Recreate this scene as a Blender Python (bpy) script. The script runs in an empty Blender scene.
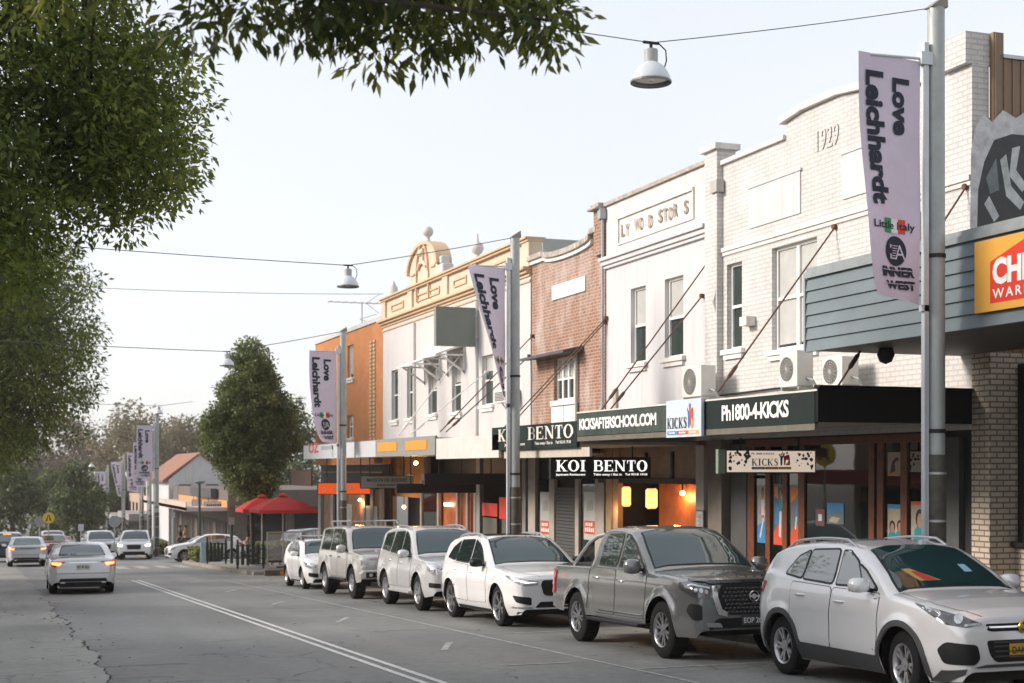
import bpy, bmesh, math, random
import numpy as np
from mathutils import Vector, Matrix, Quaternion
from mathutils.bvhtree import BVHTree
from mathutils.geometry import delaunay_2d_cdt

random.seed(7)
RNG = np.random.default_rng(7)
SC = bpy.context.scene
COL = SC.collection

# ---------------------------------------------------------------- camera
FPX, VX, VH, EYE = 1443.0, -17.0, 470.0, 1.77     # focal length in pixels, street vanishing point, level horizon, eye height
TH = math.atan((512 - VX) / FPX)
SN, CS = math.sin(TH), math.cos(TH)
SLOPE = 0.03774                                    # the street runs gently downhill away from the viewer
cam = bpy.data.cameras.new('camera')
cam.sensor_width = 36.0
cam.lens = 36.0 * FPX / 1024
cam.shift_y = (VH - 341.5) / 1024
cam.clip_start, cam.clip_end = 0.1, 3000
cam.dof.use_dof = True
cam.dof.focus_distance = 21.0
cam.dof.aperture_fstop = 2.4
camo = bpy.data.objects.new('camera', cam)
COL.objects.link(camo)
camo.location = (0, 0, EYE)
camo.rotation_euler = (math.radians(90), 0, -TH)
SC.camera = camo

# ---------------------------------------------------------------- sky and sun
SUN_DIR = Vector((-0.84, 0.22, 0.42)).normalized()      # low afternoon sun, beyond the left-hand side of the street
SUN_EL = math.asin(SUN_DIR.z)
SUN_AZ = math.atan2(SUN_DIR.x, SUN_DIR.y)
world = bpy.data.worlds.new('World')
SC.world = world
world.use_nodes = True
wn, wl = world.node_tree.nodes, world.node_tree.links
bg = wn['Background']
sky = wn.new('ShaderNodeTexSky')
sky.sky_type = 'NISHITA'
sky.sun_disc = False
sky.sun_elevation = SUN_EL
sky.sun_rotation = SUN_AZ
sky.altitude = 50
sky.air_density = 1.0
sky.dust_density = 1.2
sky.ozone_density = 1.0
hsv = wn.new('ShaderNodeHueSaturation')
hsv.inputs['Saturation'].default_value = 0.40
wl.new(sky.outputs[0], hsv.inputs['Color'])
# a thin veil of high cloud lightens and evens the clear sky
wtc = wn.new('ShaderNodeTexCoord')
wmp = wn.new('ShaderNodeMapping')
wmp.inputs['Scale'].default_value = (1.0, 1.0, 2.6)
wl.new(wtc.outputs['Generated'], wmp.inputs['Vector'])
wnz = wn.new('ShaderNodeTexNoise')
wnz.inputs['Scale'].default_value = 1.8
wnz.inputs['Detail'].default_value = 5
wl.new(wmp.outputs[0], wnz.inputs['Vector'])
wmr = wn.new('ShaderNodeMapRange')
wmr.inputs['From Min'].default_value, wmr.inputs['From Max'].default_value = .3, .7
wmr.inputs['To Min'].default_value, wmr.inputs['To Max'].default_value = .56, .72
wl.new(wnz.outputs['Fac'], wmr.inputs['Value'])
wmx = wn.new('ShaderNodeMix')
wmx.data_type = 'RGBA'
wl.new(wmr.outputs[0], wmx.inputs[0])
wl.new(hsv.outputs[0], wmx.inputs[6])
wmx.inputs[7].default_value = (2.55, 2.62, 2.80, 1)
wl.new(wmx.outputs[2], bg.inputs['Color'])
bg.inputs['Strength'].default_value = 0.15
sun = bpy.data.lights.new('sun', 'SUN')
sun.energy = 2.0
sun.angle = math.radians(16)
sun.color = (1.0, 0.88, 0.78)
suno = bpy.data.objects.new('sun', sun)
COL.objects.link(suno)
suno.rotation_euler = SUN_DIR.to_track_quat('Z', 'Y').to_euler()

SC.view_settings.view_transform = 'Standard'
SC.view_settings.look = 'None'
SC.view_settings.exposure = 1.15
SC.view_settings.gamma = 1
SC.cycles.max_bounces = 6
SC.cycles.diffuse_bounces = 3
SC.cycles.glossy_bounces = 3
SC.cycles.transmission_bounces = 4
SC.cycles.transparent_max_bounces = 6
SC.cycles.caustics_reflective = False
SC.cycles.caustics_refractive = False
SC.cycles.sample_clamp_indirect = 6

# ---------------------------------------------------------------- geometry helpers
def gz(y):
    """height of the road surface"""
    return -.13 - SLOPE * max(-60.0, min(170.0, y))
def at(u, v, d):
    """the point at view depth d that is seen at pixel (u, v)"""
    r = (u - 512) * d / FPX
    return Vector((d * SN + r * CS, d * CS - r * SN, EYE + (VH - v) * d / FPX))
def fy(u, X):
    """distance along the street of the vertical line seen at column u on the plane x = X"""
    return X * (FPX / CS / (u - VX) - SN) / CS
def fz(v, X, Y):
    return EYE + (VH - v) * (X * SN + Y * CS) / FPX
def depth(X, Y): return X * SN + Y * CS
def xat(u, Y):
    t = (u - 512) / FPX
    return Y * (t * CS + SN) / (CS - t * SN)

class MB:
    """collects vertices and faces for ONE mesh"""
    def __init__(s): s.v, s.f, s.m, s.cur = [], [], [], 0
    def add(s, vs, fs):
        b = len(s.v)
        s.v += [tuple(p) for p in vs]
        s.f += [tuple(i + b for i in f) for f in fs]
        s.m += [s.cur] * len(fs)
        return s
    def box(s, a, b):
        x0, x1 = sorted((a[0], b[0])); y0, y1 = sorted((a[1], b[1])); z0, z1 = sorted((a[2], b[2]))
        return s.add([(x0,y0,z0),(x1,y0,z0),(x1,y1,z0),(x0,y1,z0),(x0,y0,z1),(x1,y0,z1),(x1,y1,z1),(x0,y1,z1)],
                     [(0,3,2,1),(4,5,6,7),(0,1,5,4),(1,2,6,5),(2,3,7,6),(3,0,4,7)])
    def quad(s, a, b, c, d): return s.add([a,b,c,d], [(0,1,2,3)])
    def obox(s, c, ax, ay, az):
        """oriented box: centre and three half-axis vectors"""
        c, ax, ay, az = map(Vector, (c, ax, ay, az))
        P = [c+sx*ax+sy*ay+sz*az for sz in (-1,1) for sx, sy in ((-1,-1),(1,-1),(1,1),(-1,1))]
        return s.add(P, [(0,3,2,1),(4,5,6,7),(0,1,5,4),(1,2,6,5),(2,3,7,6),(3,0,4,7)])
    def bar(s, p, q, w, h, up=(0,0,1)):
        p, q = Vector(p), Vector(q); d = q - p; L = d.length; d.normalize()
        u = Vector(up)
        if abs(d.dot(u)) > .98: u = Vector((1,0,0))
        sd = d.cross(u).normalized(); u = sd.cross(d)
        return s.obox((p+q)/2, d*L/2, sd*w/2, u*h/2)
    def tube(s, pts, r, n=8, cap=True):
        pts = [Vector(p) for p in pts]; k = len(pts)
        rs = r if isinstance(r, (list, tuple)) else [r]*k
        V = []; ref = None
        for i, p in enumerate(pts):
            d = (pts[min(i+1,k-1)] - pts[max(i-1,0)]).normalized()
            if ref is None:
                ref = Vector((0,0,1)) if abs(d.z) < .9 else Vector((1,0,0))
            a = d.cross(ref).normalized(); b = a.cross(d).normalized(); ref = b
            V += [p + rs[i]*(math.cos(t)*a + math.sin(t)*b) for t in (2*math.pi*j/n for j in range(n))]
        F = [(i*n+j, i*n+(j+1)%n, (i+1)*n+(j+1)%n, (i+1)*n+j) for i in range(k-1) for j in range(n)]
        if cap: F += [tuple(range(n-1,-1,-1)), tuple(range((k-1)*n, k*n))]
        return s.add(V, F)
    def cyl(s, p, q, r0, r1=None, n=16): return s.tube([p, q], [r0, r0 if r1 is None else r1], n)
    def lathe(s, prof, c, ax=(0,0,1), n=24):
        """profile [(radius, height)] about an axis through c"""
        c, ax = Vector(c), Vector(ax).normalized()
        a = ax.cross(Vector((0,0,1)) if abs(ax.z) < .9 else Vector((1,0,0))).normalized(); b = ax.cross(a)
        V = [c + ax*h + r*(math.cos(2*math.pi*j/n)*a + math.sin(2*math.pi*j/n)*b) for r, h in prof for j in range(n)]
        F = [(i*n+j, i*n+(j+1)%n, (i+1)*n+(j+1)%n, (i+1)*n+j) for i in range(len(prof)-1) for j in range(n)]
        return s.add(V, F)
    def ball(s, c, r, n=10, sz=1.0):
        return s.lathe([(max(1e-4, r*math.sin(math.pi*i/n)), -r*sz*math.cos(math.pi*i/n)) for i in range(n+1)], c, n=2*n)
    def prism(s, poly, o, a, b, t):
        """polygon [(s,t)] in the frame o + a*s + b*t, given thickness vector t"""
        o, a, b, t = map(Vector, (o, a, b, t)); n = len(poly)
        P = [o + a*x + b*y for x, y in poly]
        s.add(P + [p + t for p in P], [tuple(range(n)), tuple(range(2*n-1, n-1, -1))] + [(i, i+n, (i+1)%n+n, (i+1)%n) for i in range(n)])
        return s

def mesh_of(name, mb, mats, smooth=None):
    me = bpy.data.meshes.new(name)
    me.from_pydata(mb.v, [], mb.f)
    for m in (mats if isinstance(mats, (list, tuple)) else [mats]): me.materials.append(m)
    if any(mb.m): me.polygons.foreach_set('material_index', mb.m)
    bm = bmesh.new(); bm.from_mesh(me)
    bmesh.ops.recalc_face_normals(bm, faces=bm.faces)
    bm.to_mesh(me); bm.free()
    if smooth is not None:
        me.polygons.foreach_set('use_smooth', [True]*len(me.polygons))
        me.set_sharp_from_angle(angle=math.radians(smooth))
    return me

def origin_of(o):
    p = Vector((0,0,0))
    while o is not None:
        p += Vector(o.location); o = o.parent
    return p
def link(name, me, parent=None, org=None):
    o = bpy.data.objects.new(name, me); COL.objects.link(o)
    if parent is not None: o.parent = parent
    return o
EACH_ITS_OWN = {'pier', 'pier_cap', 'shopfront_panel', 'rendered_panel', 'lit_shop_bay', 'hanger', 'shop_window', 'shop_door', 'red_header', 'orange_panel', 'pale_post', 'shop_post', 'timber_post',
    'shop_column', 'menu_board', 'menu_sheet', 'conduit', 'downpipe', 'parapet_pier', 'window', 'reflector', 'cap', 'strap', 'grille_bar', 'interior_wall', 'building_block', 'bracket', 'print_block', 'extra_panel'}
def islands(mb):
    p = list(range(len(mb.v)))
    def find(i):
        while p[i] != i: p[i] = p[p[i]]; i = p[i]
        return i
    for f in mb.f:
        for i in f[1:]: p[find(i)] = find(f[0])
    out = {}
    for f, m in zip(mb.f, mb.m):
        k = find(f[0]); b, ix = out.setdefault(k, (MB(), {}))
        for i in f:
            if i not in ix: ix[i] = len(b.v); b.v.append(mb.v[i])
        b.f.append(tuple(ix[i] for i in f)); b.m.append(m)
    return [b for b, _ in out.values()]
def obj(name, mb, mats, parent=None, smooth=None, local=False, bev=0):
    """links ONE mesh object; vertices are in world coordinates unless local"""
    if name in EACH_ITS_OWN and parent is not None:
        isl = islands(mb)
        if len(isl) > 1: return [obj_one(name, i, mats, parent, smooth, local, bev) for i in isl][0]
    return obj_one(name, mb, mats, parent, smooth, local, bev)
def obj_one(name, mb, mats, parent=None, smooth=None, local=False, bev=0):
    me = mesh_of(name, mb, mats, smooth)
    if not local:
        if parent is not None:
            p = origin_of(parent)
            me.transform(Matrix.Translation(-p)); loc = None
        else:
            co = np.array(mb.v); loc = Vector(((co[:,0].min()+co[:,0].max())/2, (co[:,1].min()+co[:,1].max())/2, co[:,2].min()))
            me.transform(Matrix.Translation(-loc))
    o = link(name, me, parent)
    if not local and parent is None: o.location = loc
    if bev:
        m = o.modifiers.new('bevel', 'BEVEL'); m.width = bev; m.segments = 2; m.limit_method = 'ANGLE'; m.harden_normals = False
    return o
def tag(o, label=None, cat=None, group=None, kind=None):
    if label: o['label'] = label
    if cat: o['category'] = cat
    if group: o['group'] = group
    if kind: o['kind'] = kind
    return o
def thing(name, label, cat, loc=(0,0,0), group=None):
    o = bpy.data.objects.new(name, None); COL.objects.link(o)
    o.location = loc; o.empty_display_size = .3
    return tag(o, label, cat, group)
def copy_tree(o, parent=None):
    c = o.copy(); COL.objects.link(c)
    c.parent = parent
    for ch in list(o.children): copy_tree(ch, c)
    return c
def structure(name, mb, m, smooth=None): return tag(obj(name, mb, m, None, smooth), kind='structure')

# ---------------------------------------------------------------- materials
_M = {}
def _new(name):
    m = bpy.data.materials.new(name); m.use_nodes = True
    nt = m.node_tree
    return m, nt.nodes, nt.links, nt.nodes['Principled BSDF']
def setp(p, **k):
    for a, v in k.items(): p.inputs[a.replace('_', ' ')].default_value = v
def c4(c): return (c[0], c[1], c[2], 1)
def pm(name, col, rough=.6, metal=0.0, var=.12, scale=4.0, bump=0.0, bscale=40.0, coat=0.0, spec=.5, emit=None, es=0.0, streak=0.0):
    """procedural material: base colour broken up by two noises, optional bump and vertical streaks of dirt"""
    if name in _M: return _M[name]
    m, n, l, p = _new(name)
    setp(p, Roughness=rough, Metallic=metal, Coat_Weight=coat, Coat_Roughness=.04)
    p.inputs['Specular IOR Level'].default_value = spec
    tc = n.new('ShaderNodeTexCoord')
    nz = n.new('ShaderNodeTexNoise'); nz.inputs['Scale'].default_value = scale; nz.inputs['Detail'].default_value = 6; nz.inputs['Roughness'].default_value = .65
    l.new(tc.outputs['Object'], nz.inputs['Vector'])
    rmp = n.new('ShaderNodeMapRange'); rmp.inputs['From Min'].default_value = .3; rmp.inputs['From Max'].default_value = .7
    rmp.inputs['To Min'].default_value = 1-var; rmp.inputs['To Max'].default_value = 1+var*.6
    l.new(nz.outputs['Fac'], rmp.inputs['Value'])
    mul = n.new('ShaderNodeVectorMath'); mul.operation = 'SCALE'; mul.inputs[0].default_value = col[:3]
    l.new(rmp.outputs[0], mul.inputs['Scale'])
    out = mul.outputs[0]
    if streak:
        mp = n.new('ShaderNodeMapping'); mp.inputs['Scale'].default_value = (3.0, 3.0, .22)
        l.new(tc.outputs['Object'], mp.inputs['Vector'])
        n2 = n.new('ShaderNodeTexNoise'); n2.inputs['Scale'].default_value = 1.6; n2.inputs['Detail'].default_value = 8; n2.inputs['Roughness'].default_value = .7
        l.new(mp.outputs[0], n2.inputs['Vector'])
        r2 = n.new('ShaderNodeMapRange'); r2.inputs['From Min'].default_value = .5; r2.inputs['From Max'].default_value = .75; r2.inputs['To Max'].default_value = streak
        l.new(n2.outputs['Fac'], r2.inputs['Value'])
        mx = n.new('ShaderNodeMix'); mx.data_type = 'RGBA'
        l.new(r2.outputs[0], mx.inputs[0]); l.new(out, mx.inputs[6]); mx.inputs[7].default_value = (.20,.17,.13,1)
        out = mx.outputs[2]
    l.new(out, p.inputs['Base Color'])
    if bump:
        nb = n.new('ShaderNodeTexNoise'); nb.inputs['Scale'].default_value = bscale; nb.inputs['Detail'].default_value = 4
        l.new(tc.outputs['Object'], nb.inputs['Vector'])
        b = n.new('ShaderNodeBump'); b.inputs['Strength'].default_value = bump; b.inputs['Distance'].default_value = .02
        l.new(nb.outputs['Fac'], b.inputs['Height']); l.new(b.outputs[0], p.inputs['Normal'])
    if emit:
        p.inputs['Emission Color'].default_value = c4(emit); p.inputs['Emission Strength'].default_value = es
    _M[name] = m
    return m
def brick_mat(name, c1, c2, mortar, rough=.85, bump=.5, bw=.24, bh=.086, ms=.012, whitewash=0.0, wash=(.62,.58,.55), dirt=.25):
    """bricks laid on any upright face (uses x+y along the wall and z up)"""
    if name in _M: return _M[name]
    m, n, l, p = _new(name)
    setp(p, Roughness=rough)
    tc = n.new('ShaderNodeTexCoord'); sp = n.new('ShaderNodeSeparateXYZ'); l.new(tc.outputs['Object'], sp.inputs[0])
    ad = n.new('ShaderNodeMath'); ad.operation = 'ADD'; l.new(sp.outputs[0], ad.inputs[0]); l.new(sp.outputs[1], ad.inputs[1])
    cb = n.new('ShaderNodeCombineXYZ'); l.new(ad.outputs[0], cb.inputs[0]); l.new(sp.outputs[2], cb.inputs[1])
    bk = n.new('ShaderNodeTexBrick'); l.new(cb.outputs[0], bk.inputs['Vector'])
    bk.inputs['Color1'].default_value = c4(c1); bk.inputs['Color2'].default_value = c4(c2); bk.inputs['Mortar'].default_value = c4(mortar)
    bk.inputs['Scale'].default_value = 1; bk.inputs['Brick Width'].default_value = bw; bk.inputs['Row Height'].default_value = bh
    bk.inputs['Mortar Size'].default_value = ms; bk.inputs['Mortar Smooth'].default_value = .2
    nz = n.new('ShaderNodeTexNoise'); nz.inputs['Scale'].default_value = 1.3; nz.inputs['Detail'].default_value = 9; nz.inputs['Roughness'].default_value = .68
    l.new(tc.outputs['Object'], nz.inputs['Vector'])
    r = n.new('ShaderNodeMapRange'); r.inputs['From Min'].default_value = .3; r.inputs['From Max'].default_value = .7
    r.inputs['To Min'].default_value = 1-dirt; r.inputs['To Max'].default_value = 1.1; l.new(nz.outputs['Fac'], r.inputs['Value'])
    mul = n.new('ShaderNodeVectorMath'); mul.operation = 'SCALE'; l.new(bk.outputs['Color'], mul.inputs[0]); l.new(r.outputs[0], mul.inputs['Scale'])
    out = mul.outputs[0]
    if whitewash:
        mp = n.new('ShaderNodeMapping'); mp.inputs['Scale'].default_value = (1,1,.45); l.new(tc.outputs['Object'], mp.inputs['Vector'])
        n2 = n.new('ShaderNodeTexNoise'); n2.inputs['Scale'].default_value = .9; n2.inputs['Detail'].default_value = 10; n2.inputs['Roughness'].default_value = .72
        l.new(mp.outputs[0], n2.inputs['Vector'])
        r2 = n.new('ShaderNodeMapRange'); r2.inputs['From Min'].default_value = .46; r2.inputs['From Max'].default_value = .66; r2.inputs['To Max'].default_value = whitewash
        l.new(n2.outputs['Fac'], r2.inputs['Value'])
        mx = n.new('ShaderNodeMix'); mx.data_type = 'RGBA'; l.new(r2.outputs[0], mx.inputs[0]); l.new(out, mx.inputs[6]); mx.inputs[7].default_value = c4(wash)
        out = mx.outputs[2]
    l.new(out, p.inputs['Base Color'])
    b = n.new('ShaderNodeBump'); b.inputs['Strength'].default_value = bump; b.inputs['Distance'].default_value = .01; b.invert = True
    l.new(bk.outputs['Fac'], b.inputs['Height']); l.new(b.outputs[0], p.inputs['Normal'])
    _M[name] = m
    return m
def glass_mat(name, col, rough=.04, ior=1.6):
    if name in _M: return _M[name]
    m, n, l, p = _new(name)
    tc = n.new('ShaderNodeTexCoord'); nz = n.new('ShaderNodeTexNoise'); nz.inputs['Scale'].default_value = 1.2
    l.new(tc.outputs['Object'], nz.inputs['Vector'])
    rmp = n.new('ShaderNodeMapRange'); rmp.inputs['To Min'].default_value = .6; rmp.inputs['To Max'].default_value = 1.4; l.new(nz.outputs['Fac'], rmp.inputs['Value'])
    mul = n.new('ShaderNodeVectorMath'); mul.operation = 'SCALE'; mul.inputs[0].default_value = col; l.new(rmp.outputs[0], mul.inputs['Scale'])
    l.new(mul.outputs[0], p.inputs['Base Color'])
    setp(p, Roughness=rough, IOR=ior)
    b = n.new('ShaderNodeBump'); b.inputs['Strength'].default_value = .015; b.inputs['Distance'].default_value = .05
    l.new(nz.outputs['Fac'], b.inputs['Height']); l.new(b.outputs[0], p.inputs['Normal'])
    _M[name] = m
    return m
def paint(name, col, metal=0.0, rough=.32):
    """car paint: flaked base under a clear coat, a little road dust"""
    return pm(name, col, rough, metal, var=.05, scale=1.5, coat=1.0 if rough < .5 else 0)

BLACK = pm('black_plastic', (.010,.010,.011), .5, var=.2, spec=.3)
RUBBER = pm('tyre_rubber', (.011,.011,.012), .85, var=.25, spec=.25, bump=.15, bscale=60)
ALLOY = pm('alloy', (.52,.52,.53), .36, .85, var=.08)
DARKALLOY = pm('dark_alloy', (.07,.07,.075), .35, .8, var=.1)
CHROME = pm('chrome', (.8,.8,.8), .1, 1.0, var=.03)
CARGLASS = glass_mat('car_glass', (.012,.022,.025), .02, 2.9)
WINDSCREEN = glass_mat('windscreen_glass', (.012,.040,.044), .02, 1.9)
SHOPGLASS = glass_mat('shop_glass', (.006,.010,.010), .02, 1.65)
UPGLASS = glass_mat('sash_glass', (.035,.05,.045), .06, 1.5)
BLIND = pm('window_blind', (.55,.55,.52), .5, var=.15, scale=2)
WHITE = pm('white_paint', (.78,.77,.74), .5, var=.08, streak=.15)
SEAL = pm('black_seal', (.01,.01,.01), .6)
TEXTWHITE = pm('white_lettering', (.82,.82,.80), .5, var=.05)
TEXTBLACK = pm('black_lettering', (.02,.02,.024), .5, var=.05)
STEEL = pm('galvanised_steel', (.46,.47,.47), .45, .7, var=.12, scale=9)
RUST = pm('rusty_rod', (.12,.055,.035), .8, var=.4, scale=12)
HEADGLASS = pm('headlamp_lens', (.62,.64,.66), .08, .55, var=.35, scale=14, coat=1)
LAMPDARK = pm('headlamp_bezel', (.13,.13,.135), .15, .5, var=.3, coat=1)
TAILRED = pm('tail_lamp_red', (.45,.012,.01), .15, var=.15, scale=20, coat=1)
TAILLIT = pm('brake_lamp_lit', (.6,.03,.01), .2, coat=1, emit=(1.0,.16,.05), es=3.0)
AMBER = pm('amber_lens', (.75,.25,.03), .2, coat=1)
GREYTRIM = pm('grey_cladding', (.05,.05,.053), .6, var=.15)

# ---------------------------------------------------------------- lettering
def text_polys(s, bold=0.0, spacing=1.0):
    cu = bpy.data.curves.new('lettering', 'FONT'); cu.body = s; cu.size = 1; cu.offset = bold; cu.space_character = spacing; cu.resolution_u = 3
    o = bpy.data.objects.new('lettering', cu); COL.objects.link(o)
    dg = bpy.context.evaluated_depsgraph_get(); dg.update()
    me = bpy.data.meshes.new_from_object(o.evaluated_get(dg))
    v = [(p.co.x, p.co.y) for p in me.vertices]; f = [tuple(p.vertices) for p in me.polygons]
    bpy.data.objects.remove(o); bpy.data.curves.remove(cu); bpy.data.meshes.remove(me)
    return v, f
_SERIF = {  # thick and thin strokes with bracket serifs on a unit-high cell: (width, strokes, serif centres)
    'K': (.86, [((.17,0),(.17,1),.2), ((.22,.40),(.74,1),.09), ((.36,.54),(.70,0),.2)], [(.17,0,.4),(.17,1,.4),(.72,1,.32),(.70,0,.36)]),
    'I': (.46, [((.23,0),(.23,1),.2)], [(.23,0,.42),(.23,1,.42)]),
    'B': (.78, [((.17,0),(.17,1),.2), ((.17,.965),(.5,.965),.07), ((.17,.52),(.52,.52),.07), ((.17,.035),(.52,.035),.07), 'arc', (.48,.745,.22,.15,.185), (.52,.27,.235,.15,.2)], [(.1,0,.2),(.1,1,.2)]),
    'E': (.76, [((.17,0),(.17,1),.2), ((.17,.965),(.68,.965),.07), ((.17,.52),(.52,.52),.07), ((.17,.035),(.7,.035),.07), ((.66,.75),(.66,1),.05), ((.50,.4),(.50,.64),.05), ((.68,0),(.68,.26),.05)], [(.1,0,.2),(.1,1,.2)]),
    'N': (.92, [((.15,0),(.15,1),.08), ((.17,.97),(.75,.03),.21), ((.77,0),(.77,1),.08)], [(.13,0,.26),(.1,1,.2),(.77,1,.26)]),
    'T': (.76, [((.38,0),(.38,1),.2), ((.05,.965),(.71,.965),.07), ((.07,.72),(.07,1),.05), ((.69,.72),(.69,1),.05)], [(.38,0,.4)]),
    'O': (.86, ['ring', (.43,.5,.43,.52,.22,.44)], []),
    'C': (.80, ['cring', (.43,.5,.42,.52,.22,.44), ((.70,.66),(.70,.97),.05), ((.70,.05),(.70,.28),.05)], []),
    'S': (.66, ['s'], []),
}
def serif_polys(s, gap=.06):
    V, F = [], []
    def q(pts):
        b = len(V); V.extend(pts); F.append(tuple(range(b, b+len(pts))))
    def stroke(a, c, w):
        dx, dy = c[0]-a[0], c[1]-a[1]
        if abs(dy) < 1e-6: q([(a[0],a[1]-w/2),(c[0],c[1]-w/2),(c[0],c[1]+w/2),(a[0],a[1]+w/2)])
        else: q([(a[0]-w/2,a[1]),(a[0]+w/2,a[1]),(c[0]+w/2,c[1]),(c[0]-w/2,c[1])])
    def ring(cx, cy, ro, roy, ri, riy, t0, t1, n=28):
        for i in range(n):
            a, c = t0+(t1-t0)*i/n, t0+(t1-t0)*(i+1)/n
            q([(cx+ro*math.cos(a), cy+roy*math.sin(a)), (cx+ro*math.cos(c), cy+roy*math.sin(c)), (cx+ri*math.cos(c), cy+riy*math.sin(c)), (cx+ri*math.cos(a), cy+riy*math.sin(a))])
    x = 0
    for ch in s:
        if ch == ' ': x += .45; continue
        w, st, se = _SERIF[ch]; n0 = len(V); mode = None
        for e in st:
            if isinstance(e, str): mode = e
            if e == 's':
                P = [(.58,.72),(.56,.86),(.44,.96),(.3,.97),(.17,.88),(.15,.74),(.24,.62),(.42,.5),(.52,.36),(.52,.18),(.42,.05),(.26,.02),(.13,.1),(.08,.28)]
                W = [.05,.07,.09,.1,.13,.16,.2,.22,.2,.16,.12,.1,.08,.05]
                for i in range(len(P)-1):
                    a, c = Vector(P[i]), Vector(P[i+1]); d = (c-a).normalized(); nn = Vector((-d.y, d.x))
                    q([tuple(a-nn*W[i]/2), tuple(c-nn*W[i+1]/2), tuple(c+nn*W[i+1]/2), tuple(a+nn*W[i]/2)])
            elif not isinstance(e, str):
                if mode == 'ring': ring(*e, 0, 2*math.pi); mode = None
                elif mode == 'cring': ring(*e, math.radians(50), math.radians(310)); mode = None
                elif mode == 'arc': cx, cy, ro, ri, roy = e; ring(cx, cy, ro, roy+.07, ro-.16, roy-.02, -math.pi/2, math.pi/2, 14)
                else: stroke(*e)
        for cx, cy, sw in se:
            q([(cx-sw/2, cy if cy == 0 else cy-.05), (cx+sw/2, cy if cy == 0 else cy-.05), (cx+sw/2, cy+.05 if cy == 0 else cy), (cx-sw/2, cy+.05 if cy == 0 else cy)])
        for i in range(n0, len(V)): V[i] = (V[i][0]+x, V[i][1])
        x += w + gap
    return V, F
def put_text(mb, polys, o, a, b, w=None, h=None, align='l', t=.004, stack=False):
    """lays flat lettering on the frame (o, a right, b up), fitted to width w and/or height h, standing proud by t along a x b.
    With stack, each letter stroke is raised a hair above the one before so that strokes never share a plane."""
    V, F = polys
    xs = [p[0] for p in V]; ys = [p[1] for p in V]
    x0, y0 = min(xs), min(ys); W, H = max(xs)-x0, max(ys)-y0
    sx = w/W if w else h/H; sy = h/H if h else sx
    sh = {'l': 0, 'c': -W*sx/2, 'r': -W*sx}[align]
    o, a, b = Vector(o), Vector(a), Vector(b); n = a.cross(b).normalized()
    if not stack:
        mb.add([o + a*((x-x0)*sx+sh) + b*((y-y0)*sy) + n*t for x, y in V], F)
    else:
        for i, f in enumerate(F):
            mb.add([o + a*((V[k][0]-x0)*sx+sh) + b*((V[k][1]-y0)*sy) + n*(t + .0003*(i % 40)) for k in f], [tuple(range(len(f)))])
    return mb
def disc(mb, o, a, b, r, t, n=28, r0=0.0, t0=0, t1=2*math.pi):
    o, a, b = Vector(o), Vector(a), Vector(b); nn = a.cross(b).normalized()*t
    P = [o+nn+a*r*math.cos(t0+(t1-t0)*i/n)+b*r*math.sin(t0+(t1-t0)*i/n) for i in range(n+1)]
    if r0:
        Q = [o+nn+a*r0*math.cos(t0+(t1-t0)*i/n)+b*r0*math.sin(t0+(t1-t0)*i/n) for i in range(n+1)]
        mb.add(P+Q, [(i, i+1, n+2+i, n+1+i) for i in range(n)])
    else: mb.add([o+nn]+P, [(0, i+1, i+2) for i in range(n)])
    return mb

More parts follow.
